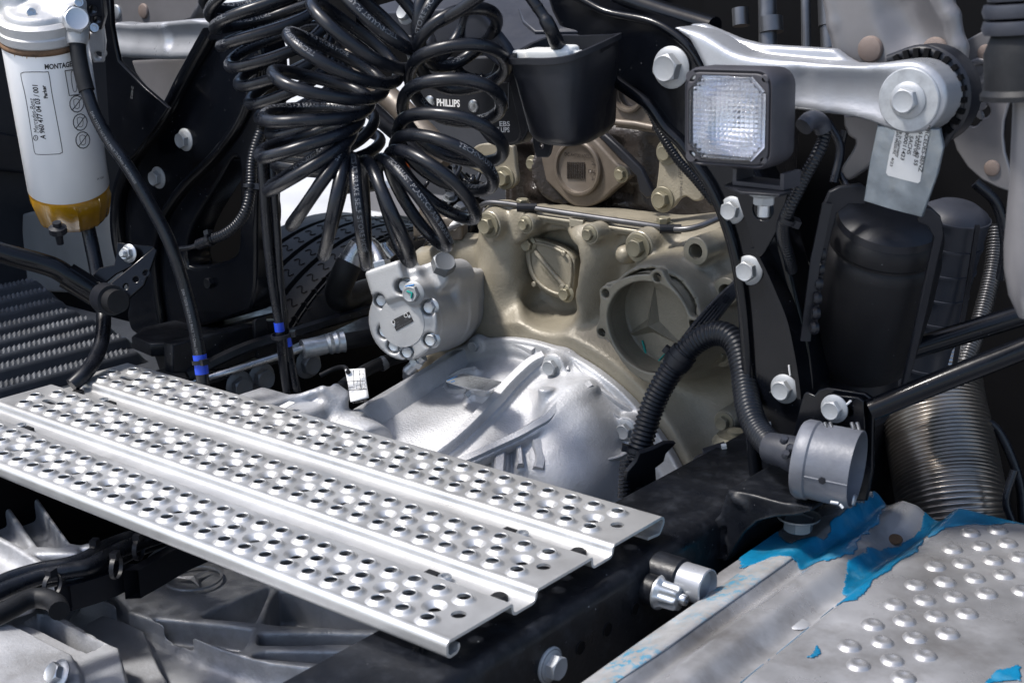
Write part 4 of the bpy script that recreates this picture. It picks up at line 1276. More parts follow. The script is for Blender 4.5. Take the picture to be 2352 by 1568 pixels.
q = pl2((1262, 462)); bolt(pump, PP.to3(q[0], q[1] - .004, -.035), PP.n * .5 + PP.v * .6 + PP.u * .5, .0175, 'grey_bolt', 'plain', 'plug')
# steel elbow and union nuts on the pump
q = [D(p) for p in g('b2', [(918, 500, 2.02), (905, 450, 2.02), (885, 390, 2.03), (850, 330, 2.05), (800, 300, 2.08)])]
tube('pipe_elbow', spline([tuple(a) for a in q], 5), .0125, 'steel', pump, 20)
d0 = (q[1] - q[0]).normalized()
lathe('union_nut', [(.0185, -.002), (.0185, .008), (.016, .010), (.016, .018), (.0135, .02)], q[0] - d0 * .004, d0, 'zinc', pump, 6, angle=20)
hz = thing('suction_hose', 'black rubber hose with steel neck curving into the shade behind the pump', 'hose', D((790, 650), 2.15))
q = [D(p) for p in g('b2', [(760, 320, 2.12), (725, 370, 2.12), (698, 430, 2.12)])]
tube('steel_neck', spline([tuple(a) for a in q], 5), .0155, 'steel', hz, 20)
tube('sleeve', [q[1].lerp(q[2], .6), q[2] + (q[2] - q[1]) * .35], .0185, 'steel', hz, 20)
tube('hose', px_path([(694, 440, 2.12), (665, 500, 2.12), (635, 570, 2.13), (615, 630, 2.14), (625, 685, 2.15), (680, 695, 2.17), (760, 655, 2.20), (850, 630, 2.23), (960, 610, 2.26)], 6, 'b2'), .0205, 'rubber', hz, 18)
pf = [D(p) for p in g('b2', [(990, 400, 2.12), (940, 340, 2.12), (930, 300, 2.12)])]
tube('small_elbow', spline([tuple(a) for a in pf], 5), .008, 'steel', hz, 14)
# pressure line: steel tube, crimped ferrule, rubber hose running to the pump
pr_ = thing('pressure_hose', 'hydraulic hose with crimped silver ferrule leading to the pump', 'hose', D((760, 790), 2.05))
tube('steel_line', px_path([(430, 880, 1.99), (520, 855, 2.0), (600, 830, 2.03), (680, 805, 2.06), (700, 798, 2.065)], 5), .0055, 'steel', pr_, 14)
fe = [D(p) for p in g('b2', [(365, 1040, 2.06), (520, 1008, 2.075), (535, 1005, 2.076), (560, 1000, 2.077), (580, 997, 2.078), (605, 992, 2.08), (625, 990, 2.081), (655, 985, 2.083)])]
tube('ferrule', fe, [.0145, .0145, .0135, .0165, .0145, .0165, .0150, .0165], 'zinc', pr_, 18, angle=30)
tube('hose', px_path([(640, 988, 2.08), (720, 975, 2.09), (830, 955, 2.11), (960, 920, 2.14)], 6, 'b2'), .0125, 'rubber', pr_, 16)
rh = thing('return_hose', 'black return hose with clamp below the pump', 'hose', D((830, 850), 2.1))
tube('hose', px_path([(590, 1350, 2.02), (680, 1270, 2.04), (800, 1190, 2.07), (930, 1130, 2.10), (1060, 1085, 2.13), (1150, 1050, 2.15)], 6, 'b2'), .0095, 'rubber', rh, 16)
q0, q1 = D(g('b2', [(905, 1150, 2.095)])[0]), D(g('b2', [(940, 1128, 2.10)])[0])
tube('clamp', [q0, q1], .0108, 'grey_bolt', rh, 18)
w = D(g('b2', [(1150, 1140, 2.02)])[0])
fit = thing('drain_fitting', 'small zinc threaded fitting hanging under the pump', 'fitting', w)
tube('thread', [w + Vector((0, 0, .0)) + Vector((-.012, -.005, -.012)), w + Vector((.012, .005, .012))], .0075, 'zinc', fit, 14)
bolt(fit, w, (.5, .2, .6), .0105, 'zinc', 'plain', 'nut')

# ================================================================ left side: cab support, filter, bar, fender
A1 = lambda *p: g('a1', list(p))
YL = 0.16
tl = thing('cab_support', 'black formed steel cab support tower with two large bolts at the left', 'support', (0.0, YL, 0))
PLf = PY(YL)
tower = [(478, 74), (500, 40), (560, 20), (600, 120), (600, 240), (592, 360), (587, 460), (587, 600), (586, 660), (578, 705), (560, 722), (480, 745), (400, 765), (330, 772), (306, 764), (297, 752), (290, 720), (296, 690), (284, 640), (270, 600), (262, 560),
         (261, 517), (266, 463), (280, 419), (297, 372), (323, 332), (359, 286), (388, 247), (408, 204), (430, 165), (450, 128)]
plate('web', 'black_paint', tl, PLf, tower, holes=[[(432, 610), (428, 572), (442, 520), (470, 470), (505, 415), (528, 372), (543, 362), (550, 385), (550, 480), (548, 560), (538, 588), (505, 603), (465, 612)]], th=0.05, bev=0.006, smooth=2, res=3)
plate('dark_backing', 'dark_void', tl, PY(.30), [(470, 395), (520, 385), (570, 392), (620, 400), (620, 660), (430, 660), (440, 480)], th=.004, bev=.0)  # black sheet added behind the opening so that it looks dark
# rolled edges and pressed channels
for pts, r in (([(482, 78), (450, 135), (420, 190), (388, 252), (350, 300), (310, 350), (290, 395), (276, 440), (270, 500), (275, 560), (290, 620)], .012),
               ([(596, 130), (560, 260), (500, 350), (430, 420), (385, 480), (362, 540), (355, 600), (362, 680), (372, 740)], .008)):
    tube('rolled_edge', [Vector(q) for q in spline([tuple(PLf.shift(.004).hit(p)) for p in pts], 5)], r, 'black_paint', tl, 14)
for q in ((427, 321), (365, 408)):
    bolt(tl, PLf.hit(q) - Vector((0, .0005, 0)), (0, -1, 0), .0118, 'pale_bolt', 'flange')
bolt(tl, PY(.20).hit((560, 320)), (0, -1, 0), .0105, 'grey_bolt', 'flange')
bolt(tl, PLf.hit(g('b1', (1470, 575))) - Vector((0, .001, 0)), (0, -1, 0), .0085, 'rail_paint', 'plain', 'rivet')
gus = flat('gusset_plate', 'black triangular gusset plate with a long upright stem beside the fuel filter hose', 'plate', 'black_paint', PY(.115),
     [(228, -10), (252, -10), (256, 60), (264, 105), (272, 140), (330, 200), (386, 248), (350, 300), (310, 355), (292, 372), (262, 372), (250, 300), (244, 200), (240, 120), (232, 60)], 'o', th=.008, bev=.002, smooth=0)
letters('stamped_number', '2405', PY(.115), (303, 197), (300, 226), .005, 'grey_bolt', gus)
# foot under the tower and the rail side parts
ft = thing('frame_bracket', 'black cast foot under the left cab support tower', 'bracket', D((450, 800), 2.0))
plate('pad', 'rail_paint', ft, PZ(.012), [(302, 772), (345, 790), (398, 787), (560, 735), (630, 718), (660, 705), (560, 700), (330, 750)], th=.02, bev=.003)
plate('foot_web', 'rail_paint', ft, PY(.075), [(312, 772), (395, 792), (398, 850), (365, 852), (352, 815), (335, 795)], th=.05, bev=.004)
plate('side_plate', 'rail_paint', ft, PX(.075), [(395, 792), (480, 770), (585, 745), (640, 735), (640, 800), (520, 850), (398, 858)], th=.02, bev=.003)
hb_ = flat('hose_bracket', 'flat black steel bracket holding the hoses above the left frame rail', 'bracket', 'rail_paint', PX(.10),
     [(585, 740), (590, 733), (612, 727), (616, 770), (640, 775), (700, 762), (760, 745), (860, 706), (870, 712), (770, 760), (690, 785), (600, 830), (590, 822), (592, 790), (586, 770)], 'o', th=.006, bev=.0015, smooth=0)
cb = thing('cross_bar', 'thin black bar running from the left frame rail to the pump', 'bar', D((760, 740), 2.1))
tube('bar', px_path([(430, 862, 1.98), (560, 800, 2.02), (665, 768, 2.06), (760, 738, 2.12), (870, 706, 2.2)], 4), .0085, 'rail_paint', cb, 6, angle=20)
for i, q in enumerate(((1660, 1295), (1815, 1237), (2140, 1140))):
    bolt(railL, PX(.0852).hit(g('b1', q)) - Vector((.0, 0, 0)), (1, -.15, 0), .0165, 'grey_bolt', 'flange')
lathe('bolt_pad', [(.05, -.004), (.05, .0)], PX(.0850).hit((1180, 900)), (1, 0, 0), 'rail_paint', railL, 8)
# inner web of the left rail that carries those bolts
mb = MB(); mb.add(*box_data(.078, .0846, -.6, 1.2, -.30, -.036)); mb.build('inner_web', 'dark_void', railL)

# ---- fuel filter
ft0, ft1 = D((112, 148), 1.90), D((156.5, 419), 2.0)
fa = (ft0 - ft1).normalized()                  # upwards along the filter
fil = thing('fuel_filter', 'white fuel filter canister with amber bowl and printed label at the upper left', 'filter', ft1)
def fpt(p):                                    # nearest point of the axis to the ray of p
    d = ray(p).normalized(); w0 = ft1 - CAM; b_ = fa.dot(d); t = (b_ * d.dot(w0) - fa.dot(w0)) / (1 - b_ * b_)
    return t
h_top, h_bot, h_bowl = fpt((103, 93)), fpt((157, 430)), fpt((163, 503))
RF = .0568
CAN = lathe('canister', [(RF * .97, h_bot), (RF, h_bot + .003), (RF, h_top - .004), (RF * .985, h_top)], ft1, fa, 'white_paint', fil, 64, angle=50)
lathe('rusty_seam', [(RF * 1.0, h_top - .001), (RF * 1.045, h_top + .001), (RF * 1.05, h_top + .005), (RF * 1.0, h_top + .008)], ft1, fa, 'rust', fil, 64, angle=60)
lathe('collar', [(RF * .98, h_top + .006), (RF * 1.04, h_top + .010), (RF * 1.04, h_top + .020), (RF * 1.0, h_top + .022), (RF * 1.0, h_top + .034), (RF * .9, h_top + .038)], ft1, fa, 'pump_alu', fil, 64)
lathe('seal_ring', [(RF * .96, h_bot - .006), (RF * .985, h_bot - .004), (RF * .985, h_bot + .001)], ft1, fa, 'fuel', fil, 48)
# ribbed amber bowl
v, f = [], []
seg = 96
prof = [(RF * .985, h_bot - .003), (RF * .985, h_bot - .012), (RF * .95, h_bot - .022), (RF * .86, h_bowl + .008), (RF * .80, h_bowl + .002), (RF * .70, h_bowl)]
fu, fv = fa.orthogonal().normalized(), None
fv = fa.cross(fu)
for j, (r, h) in enumerate(prof):
    for k in range(seg):
        a = 2 * math.pi * k / seg
        bump = .0022 * max(0, math.cos(10 * a)) ** 8 * (1 if 0 < j < 5 else 0)
        v.append(ft1 + fa * h + (fu * math.cos(a) + fv * math.sin(a)) * (r + bump))
for j in range(len(prof) - 1):
    for k in range(seg):
        k2 = (k + 1) % seg; f.append((j * seg + k, j * seg + k2, (j + 1) * seg + k2, (j + 1) * seg + k))
f.append(tuple((len(prof) - 1) * seg + k for k in range(seg)))
BWL = mesh('bowl', v, f, 'amber', fil, 50)
lathe('fuel_fill', [(RF * .90, h_bot - .004), (RF * .88, h_bot - .020), (RF * .78, h_bowl + .010), (RF * .6, h_bowl + .005)], ft1, fa, 'fuel', BWL, 40)
dr = D((133, 528), 1.93)
lathe('drain_knob', [(.006, 0), (.006, -.006), (.0125, -.008), (.0125, -.016), (.009, -.019), (.0055, -.020), (.005, -.034), (.003, -.035)], dr + fa * .012, fa, 'black_plastic', BWL, 12, angle=20)
# head
S = Solid((-.12, -.07, -.07), (.15, .11, .085), .0028)
HM = Matrix((RT, fa.cross(RT).normalized() * -1, fa)).transposed()
hx = (RT - fa * RT.dot(fa)).normalized(); hy = fa.cross(hx)      # hy points away from the camera
HM = Matrix((hx, hy, fa)).transposed().to_4x4(); HM.translation = ft1 + fa * (h_top + .036)
HMi = HM.inverted()
def hl(p, d): return tuple(HMi @ D(p, d))
S.add(S.cyl((0, 0, -.004), (0, 0, .010), .050, .044, rnd=.004))
S.add(S.cyl(hl((38, 22), 1.86), hl((45, 30), 1.93), .036, .044, rnd=.012), .012)
S.add(S.cyl(hl((20, -12), 1.85), hl((30, 0), 1.90), .018, rnd=.005), .008)
S.add(S.cap(hl((90, 40), 1.88), hl((150, 28), 1.87), .022), .015)
S.add(S.cyl(hl((150, 45), 1.86), hl((178, 46), 1.845), .021, rnd=.003), .008)
S.add(S.cap(hl((95, 8), 1.88), hl((180, 8), 1.86), .011), .01)
S.add(S.cap(hl((70, 30), 1.85), hl((110, 62), 1.87), .008), .012)
HED = S.build('head', 'pump_alu', fil, HM)
bolt(HED, D((174, 51), 1.835), -FWD + RT * .45 + UP * .1, .0175, 'zinc', 'plain', 'banjo_bolt', spin=.2)
for q, d in (((71, 31), 1.835), ((180, 8), 1.84), ((215, 66), 1.87)):
    bolt(HED, D(q, d), -FWD + RT * .5, .0062, 'steel', 'socket', 'screw')
lathe('banjo_ring', [(.0125, -.006), (.015, 0), (.015, .014), (.0115, .022)], D((177, 92), 1.845), UP, 'pump_alu', fil, 24)
# print on the canister
def on_filter(name, s, px0, px1, h, matn, bold=0.0):
    """writing laid round the canister from picture position px0 to px1"""
    def ab(p):
        d = ray(p); o = CAM - ft1
        dp, op = d - fa * d.dot(fa), o - fa * o.dot(fa)
        A_, B_, C_ = dp.dot(dp), 2 * dp.dot(op), op.dot(op) - RF * RF
        disc = max(0, B_ * B_ - 4 * A_ * C_); t = (-B_ - math.sqrt(disc)) / (2 * A_)
        w = CAM + d * t - ft1
        return math.atan2(w.dot(fv), w.dot(fu)) * RF, w.dot(fa)
    a0, b0 = ab(px0), ab(px1)
    e = Vector((b0[0] - a0[0], b0[1] - a0[1]))
    return a0, e, ab
def wrap(me, a0, ex, ey, name, matn):
    for v_ in me.vertices:
        x, y = v_.co.x, v_.co.y
        s_, h_ = a0[0] + ex.x * x + ey.x * y, a0[1] + ex.y * x + ey.y * y
        a = s_ / RF
        v_.co = ft1 + fa * h_ + (fu * math.cos(a) + fv * math.sin(a)) * (RF + .0003)
    return link(name, me, matn, CAN, smooth=False)
_, _, ab = on_filter('', '', (100, 150), (150, 150), 0, '')
# does the arc coordinate grow to the right in the picture?
sgn = 1 if ab((140, 250))[0] > ab((100, 250))[0] else -1
def fprint(s, p0, p1, h, bold=.02, vertical=False):
    a0, a1 = ab(p0), ab(p1)
    e = Vector((a1[0] - a0[0], a1[1] - a0[1])); L = e.length; e.normalize()
    ey = Vector((-e.y, e.x)) * sgn
    me = text_mesh(s, h / .7, bold * h)
    xs = [q.co.x for q in me.vertices]; k = L / (max(xs) - min(xs)); x0 = min(xs)
    for q in me.vertices: q.co.x = (q.co.x - x0) * k
    wrap(me, a0, e, ey, 'label_print', 'ink')
fprint('MONTAGE-ANW', (103, 159), (192, 143), .0068, .05)
fprint('A 960 477 04 03 / 001', (105, 320), (86, 196), .0070, .035)
fprint('Mercedes-Benz', (90, 305), (78, 227), .0078, .0)
fprint('Parker', (110, 226), (104, 196), .0050, .05)
fprint('24.7.005', (222, 414), (238, 409), .003, .0)
def fline(pts, w=.0006, closed=False):
    q = [ab(p) for p in pts]
    if closed: q.append(q[0])
    P_ = []
    for a, b in zip(q, q[1:]):
        n = 6
        for i in range(n):
            t = i / n; P_.append((a[0] + (b[0] - a[0]) * t, a[1] + (b[1] - a[1]) * t))
    P_.append(q[-1])
    W = [ft1 + fa * b + (fu * math.cos(a / RF) + fv * math.sin(a / RF)) * (RF + .0001) for a, b in P_]
    tube('label_line', W, w, 'ink', CAN, 5)
fline(spline([(52, 168), (60, 166), (104, 166), (112, 170), (120, 220), (142, 338), (140, 351), (132, 354), (88, 355), (80, 350), (76, 330), (60, 230), (48, 175)], 3, True), .0005, True)
fline([(149, 163), (180, 158), (187, 216), (159, 220)], .0006, True)
fline(spline([(163, 168), (172, 167), (176, 206), (168, 208)], 3, True), .0004, True)
for cx_, cy_ in ((176, 239), (184, 281), (190, 322)):
    fline([(cx_ + 16 * math.cos(a), cy_ + 19 * math.sin(a)) for a in np.linspace(0, 2 * math.pi, 14)[:-1]], .0007, True)
    fline([(cx_ - 10, cy_ + 14), (cx_ + 11, cy_ - 14)], .0006)
    fline(spline([(cx_ - 7, cy_ - 9), (cx_ + 5, cy_ - 10), (cx_ + 6, cy_ + 8), (cx_ - 3, cy_ + 10)], 2, True), .0004, True)
for cx_, a_, b_ in ((82, 318, 0),):
    fline([(cx_ + 5 * math.cos(a), a_ - 1 + 6 * math.sin(a)) for a in np.linspace(0, 2 * math.pi, 10)[:-1]], .0005, True)
    for t in (0.2, 2.3, 4.4): fline([(cx_, a_ - 1), (cx_ + 4.6 * math.cos(t), a_ - 1 + 5.6 * math.sin(t))], .0003)
# thin rust runs
for pts, w in (([(32, 118), (36, 150), (45, 210)], .0011), ([(60, 122), (63, 150), (72, 230)], .0013), ([(48, 118), (52, 140)], .0016), ([(80, 120), (83, 140)], .0010)):
    q = [ab(p) for p in pts]
    W = [ft1 + fa * b + (fu * math.cos(a / RF) + fv * math.sin(a / RF)) * (RF - w * .8) for a, b in spline(q, 4)]
    tube('rust_run', W, [w * (1 - .7 * i / len(W)) for i in range(len(W))], 'stain', CAN, 6)

# bracket behind the filter head
fb = flat('filter_bracket', 'black moulded bracket with round holes behind the filter head', 'bracket', 'black_plastic', P3((190, 20, 1.93), (240, 20, 1.93), (215, 90, 1.95)),
     [(178, -10), (235, -10), (240, 40), (232, 70), (205, 72), (200, 20)], 'o', circ=[((212, 24), .006), ((222, 48), .005)], th=.02, bev=.003, smooth=0)
fb2 = flat('head_bracket', 'grey cast bracket with a hole between filter and gusset', 'bracket', 'pump_alu', P3((200, 80, 1.96), (245, 80, 1.96), (225, 130, 1.98)),
     [(196, 84), (236, 60), (242, 100), (238, 145), (215, 146), (200, 110)], 'o', circ=[((227, 129), .006)], th=.012, bev=.003, smooth=0)

# ---- pipe from the filter down to the rail
fp = thing('fuel_pipe', 'glossy black plastic fuel pipe curving from the filter down to a blue taped end', 'pipe', D((468, 870), 1.93))
path = px_path([(178, 88, 1.845), (181, 130, 1.845), (196, 198, 1.845), (219, 264, 1.845), (252, 325, 1.85), (286, 372, 1.85), (319, 425, 1.855), (352, 483, 1.86), (380, 535, 1.865), (402, 590, 1.87), (424, 660, 1.88), (443, 735, 1.885), (455, 795, 1.89), (463, 850, 1.895), (468, 895, 1.90)], 6)
tube('pipe', path, .0088, 'hose', fp, 18)
tube('end_sleeve', path[:14], .0108, 'rubber', fp, 18)
tube('blue_tape', path[-11:-5], .0094, 'blue_tape', fp, 18)
text_on_tube('pipe_print', 'DIN 73378 16/2 PA12 PHLY TI China 240109/0838', path, .0088, .36, .0036, -FWD - RT * .15, 'pale_ink', fp)
text_on_tube('pipe_print', 'DIN 73378 16/2 PA12 PHLY TI China 240109/0838', path, .0088, .10, .0036, -FWD - RT * .15, 'pale_ink', fp)
def tie(parent, c, ax, r, side):
    """cable tie: band and its little lock"""
    ax = Vector(ax).normalized()
    lathe('cable_tie', [(r, -.0028), (r * 1.1, -.0026), (r * 1.1, .0026), (r, .0028)], c, ax, 'black_plastic', parent, 20, False, False)
    s = Vector(side); s = (s - ax * s.dot(ax)).normalized()
    mb = MB()
    t = ax.cross(s)
    cc_ = c + s * (r * 1.15)
    vv = [cc_ + s * a * .004 + ax * b * .004 + t * e * .0055 for a in (-1, 1) for b in (-1, 1) for e in (-1, 1)]
    mb.add(vv, [(0, 1, 3, 2), (4, 6, 7, 5), (0, 4, 5, 1), (2, 3, 7, 6), (0, 2, 6, 4), (1, 5, 7, 3)])
    mb.build('tie_lock', 'black_plastic', parent)
tie(fp, D((459, 831), 1.892), path[-8] - path[-14], .0098, RT - FWD)
fh = thing('drain_hose', 'black hose hanging behind the handrail below the fuel filter', 'hose', D((210, 850), 1.96))
tube('hose', px_path([(200, 515, 2.02), (210, 560, 2.02), (222, 620, 2.01), (232, 680, 2.0), (238, 730, 1.98), (232, 790, 1.95), (212, 835, 1.92), (190, 862, 1.90), (165, 885, 1.89)], 6), .0105, 'hose', fh, 16)

# ---- handrail bar with its bracket
bar = thing('handrail', 'black tubular handrail with capped end on a drilled bracket at the left edge', 'handrail', D((240, 690), 1.95))
path = px_path([(-40, 566, 1.90), (30, 588, 1.91), (90, 604, 1.92), (130, 618, 1.925), (165, 640, 1.93), (215, 668, 1.94)], 6)
tube('bar', path, .0145, 'black_paint', bar, 18)
tube('sleeve', [path[-9], path[-5], D((232, 680), 1.945)], .0188, 'black_paint', bar, 20)
tube('end_cap', [D((240, 684), 1.93), D((258, 690), 1.905)], [.0215, .0210], 'black_plastic', bar, 24, angle=30)
tube('end_knob', [D((254, 689), 1.91), D((272, 693), 1.89)], [.0165, .0158], 'rubber', bar, 24, angle=30)
PBk = P3((225, 700, 1.925), (350, 575, 1.935), (300, 690, 1.925))
plate('bracket', 'black_paint', bar, PBk, [(217, 690), (222, 676), (235, 664), (300, 612), (352, 568), (361, 575), (352, 600), (330, 655), (290, 690), (262, 712), (238, 716), (222, 706)], th=.006, bev=.0015, smooth=0,
      circ=[(g('b1', (876, 602)), .0035), (g('b1', (946, 553)), .0038), (g('b1', (1016, 508)), .0038)])
plate('bracket_top', 'black_paint', bar, P3((290, 560, 1.962), (350, 565, 1.960), (300, 640, 1.958)), [(268, 556), (298, 560), (355, 566), (330, 590), (302, 612), (266, 630), (230, 660), (205, 640), (228, 615), (262, 608), (268, 580)], th=.005, bev=.0012)
bolt(bar, D((297, 582), 1.95), -FWD - RT * .5 - UP * .1, .0092, 'zinc', 'stud', 'nut')

# ---- ribbed plastic fender
fen = thing('ribbed_fender', 'dark ribbed plastic fender top with rows of small studs at the left', 'fender', (-.35, 0, -.2))
ZF = -.035
cols = [(0, y) for y in (658.8, 686.8, 716.5, 747.8, 777.4, 808.8, 841.7, 884.6)]
hits = [PZ(ZF).hit(p) for p in cols]
xs = [h.x for h in hits]
yend = [.30, .27, .24, .215, .20, .185, .165, .125]
base = MB(); base.add(*box_data(-1.2, -.03, -.75, .26, ZF - .09, ZF - .020)); base.build('deck', 'fender_plastic', fen)
def fbar(x0, x1, ye, z):
    w = x1 - x0; hgt = .019
    pts = [(x0 - .005, z - hgt), (x0, z - .006), (x0 + .002, z - .0015), (x0 + .005, z), (x1 - .005, z), (x1 - .002, z - .0015), (x1, z - .006), (x1 + .005, z - hgt)]
    ys = [-.7, ye - .02, ye - .008, ye - .002, ye + .006]
    dz = [0, 0, -.001, -.006, -hgt]
    v, f = [], []
    for y, q in zip(ys, dz):
        for (a, b) in pts: v.append((a, y, max(b + q, z - hgt) if q > -hgt else z - hgt))
    m = len(pts)
    for i in range(len(ys) - 1):
        for k in range(m - 1): f.append((i * m + k, i * m + k + 1, (i + 1) * m + k + 1, (i + 1) * m + k))
    mesh('rib', v, f, 'fender_plastic', fen, 40)
    mb = MB()
    nrow = 3
    y = -.42
    j = 0
    while y < ye - .014:
        for r in range(nrow):
            cx_ = x0 + .007 + (w - .014) * r / (nrow - 1); cy_ = y + (.0045 if r % 2 else 0)
            s = .0030
            mb.add([(cx_ - s, cy_ - s, z - .0005), (cx_ + s, cy_ - s, z - .0005), (cx_ + s, cy_ + s, z - .0005), (cx_ - s, cy_ + s, z - .0005), (cx_, cy_ + .0012, z + .0042)], [(0, 1, 4), (1, 2, 4), (2, 3, 4), (3, 0, 4)])
        y += .009; j += 1
    o = mb.build('stud_rows', 'fender_stud', fen, 5); o['kind'] = 'stuff'
for x, ye in zip(xs, yend):
    fbar(x - .014, x + .016, ye, ZF)
wd = xs[-1] - xs[-2]
# grey panel and dark parts behind the filter
flat('battery_box', 'pale grey plastic box panel between handrail and fender', 'panel', 'panel_grey', PY(.36), [(50, 492), (64, 488), (250, 470), (300, 600), (300, 680), (44, 668)], 'o', th=.12, bev=.006, smooth=0)
# left suspension link and bracket seen between the supports
ll = thing('suspension_link', 'silver pressed suspension link between the gusset and the left cab support', 'link', D((360, 95), 2.3))
PLk = PY(.33)
S = Solid((-.42, .30, .36), (.02, .40, .56), .003)
x_ = lambda p: (lambda w: (w.x, w.z))(PLk.hit(p))
S.add(S.poly([x_(p) for p in ((225, 48), (300, 55), (380, 50), (440, 44), (520, 50), (520, 125), (445, 136), (380, 138), (300, 134), (225, 128))], 1, .325, .37, rnd=.010))
S.cut(S.cap(PY(.318).hit((262, 82)), PY(.318).hit((350, 90)), .014), .014)
S.cut(S.cap(PY(.318).hit((380, 88)), PY(.318).hit((470, 84)), .020), .014)
S.build('link_arm', 'silver_paint', ll)
lbk = flat('rivet_bracket', 'grey steel bracket with two rivets above the left suspension link', 'bracket', 'grey_paint', PY(.40), [(245, -30), (470, -30), (455, 20), (440, 48), (400, 60), (262, 62)], 'o', th=.03, bev=.006, smooth=0)
bolt(lbk, PY(.40).hit((268, 28)), (0, -1, 0), .013, 'zinc', 'rivet', 'rivet'); bolt(lbk, PY(.40).hit((331, 26)), (0, -1, 0), .013, 'old_rivet', 'rivet', 'rivet')
flat('floor_bracket', 'grey pressed bracket half hidden below the left suspension link', 'bracket', 'grey_paint', PY(.42), [(300, 140), (440, 132), (420, 180), (400, 220), (372, 250), (345, 220), (310, 170)], 'o', th=.02, bev=.006, smooth=0)

# ---- two long lines with blue tape, conduit beside them
ln = thing('air_lines', 'pair of black air lines with blue tape hanging down left of the coiled hoses', 'air line', D((640, 880), 1.95))
pa1 = px_path([(600, 340, 1.86), (606, 430, 1.87), (612, 520, 1.885), (622, 620, 1.90), (634, 700, 1.92), (643, 760, 1.93), (650, 830, 1.95), (660, 900, 1.97)], 6)
pa2 = px_path([(620, 320, 1.87), (628, 430, 1.875), (635, 520, 1.89), (641, 620, 1.905), (648, 700, 1.925), (655, 760, 1.94), (668, 830, 1.955), (682, 900, 1.97)], 6)
tube('line', pa1, .0066, 'hose', ln, 14); tube('line', pa2, .0060, 'hose', ln, 14)
pa3 = px_path([(612, 380, 1.88), (640, 470, 1.885), (636, 560, 1.895), (646, 680, 1.915), (652, 750, 1.93), (660, 830, 1.95)], 6)
tube('line', pa3, .0030, 'hose', ln, 10)
def near(path, p):
    return min(range(len(path)), key=lambda i: (lambda w: abs((w - CAM).dot(RT) / (w - CAM).dot(FWD) * FPX + 1176 - p[0]) + abs(784.1 - (w - CAM).dot(UP) / (w - CAM).dot(FWD) * FPX - p[1]))(Vector(path[i])))
i = near(pa1, (637, 748)); tube('blue_tape', pa1[i - 1:i + 2], .0071, 'blue_tape', ln, 16)
i = near(pa2, (660, 788)); tube('blue_tape', pa2[i - 1:i + 2], .0065, 'blue_tape', ln, 16)
tie(ln, D((647, 770), 1.935), Vector((.1, .1, -1)), .0135, RT)
cl = thing('wiring_conduit', 'thin black corrugated conduit curving down beside the left cab support', 'conduit', D((480, 560), 1.95))
cp = px_path([(600, 300, 1.92), (586, 340, 1.92), (578, 380, 1.92), (576, 430, 1.92), (566, 480, 1.92), (545, 515, 1.93), (515, 538, 1.94), (480, 552, 1.95), (455, 562, 1.96)], 6)
ribbed('conduit', cp, .0078, 'conduit', cl, .0042, .12, 12)
tube('cable', px_path([(470, 556, 1.955), (440, 568, 1.96), (410, 572, 1.97)], 5), .004, 'hose', cl, 10)
tie(cl, D((482, 551), 1.945), cp[-1] - cp[-8], .0085, UP)
tie(cl, D((574, 428), 1.917), cp[20] - cp[12], .0085, RT)

# ================================================================ arch and right cab support
YA = 0.20
PA = PY(YA)
tr = thing('cab_support', 'black formed steel arch and cab support tower behind the work lamp', 'support', (0.9, YA, 0))
arch = [(1265, -40), (1300, -25), (1330, -8), (1394, 26), (1487, 44), (1546, 72), (1590, 112), (1625, 170), (1668, 260), (1712, 350), (1755, 430), (1785, 520), (1808, 600), (1830, 690), (1850, 780), (1862, 870), (1864, 960), (1862, 1060), (1850, 1120), (1800, 1140), (1738, 1125),
        (1726, 1050), (1720, 960), (1716, 880), (1711, 800), (1703, 700), (1690, 600), (1668, 515), (1636, 430), (1600, 372), (1566, 325), (1529, 290), (1493, 240), (1440, 200), (1400, 172), (1330, 120), (1280, 60), (1255, 0)]
plate('web', 'black_paint', tr, PA, arch, th=.05, bev=.007, smooth=2, res=3)
left_edge = [(1290, 92), (1345, 132), (1400, 176), (1440, 204), (1493, 244), (1529, 294), (1566, 330), (1600, 378), (1638, 436), (1672, 520), (1694, 604), (1708, 700), (1716, 800), (1722, 900), (1728, 1000), (1736, 1090)]
tube('rolled_edge', [Vector(q) for q in spline([tuple(PA.shift(.001).hit(p)) for p in left_edge], 5)], .0075, 'black_paint', tr, 12)
# raised flange along the outer edge of the tower
fl = [(1752, 560), (1775, 600), (1802, 660), (1826, 720), (1842, 790), (1852, 850), (1858, 900)]
q0 = [PA.shift(.0).hit(p) for p in spline(fl, 4)]; v, f = [], []
for w in q0: v += [w, w + Vector((0, -.028, 0)), w + Vector((.005, -.028, 0)), w + Vector((.005, 0, 0))]
for i in range(len(q0) - 1):
    for k in range(4): f.append((i * 4 + k, i * 4 + (k + 1) % 4, (i + 1) * 4 + (k + 1) % 4, (i + 1) * 4 + k))
f += [(0, 1, 2, 3), tuple(4 * (len(q0) - 1) + k for k in (3, 2, 1, 0))]
mesh('outer_flange', v, f, 'black_paint', tr, 40)
tube('upper_lip', [Vector(q) for q in spline([tuple(PA.shift(.001).hit(p)) for p in ((1280, -28), (1330, -4), (1394, 29), (1487, 48), (1544, 76), (1588, 116), (1618, 165))], 5)], .0050, 'black_paint', tr, 12)
for q, r in (((1544, 155), .0165), ((1684, 482), .0108), ((1722, 620), .0118), ((1803, 892), .0118)):
    bolt(tr, PA.hit(q) - Vector((0, .0006, 0)), (0, -1, 0), r, 'pale_bolt', 'flange')
for a, b in (((1812, 838), (1815, 862)), ((1768, 968), (1772, 990))):
    tube('paint_mark', [PA.shift(.0008).hit(a), PA.shift(.0008).hit(b)], .0011, 'white_ink', tr, 6)
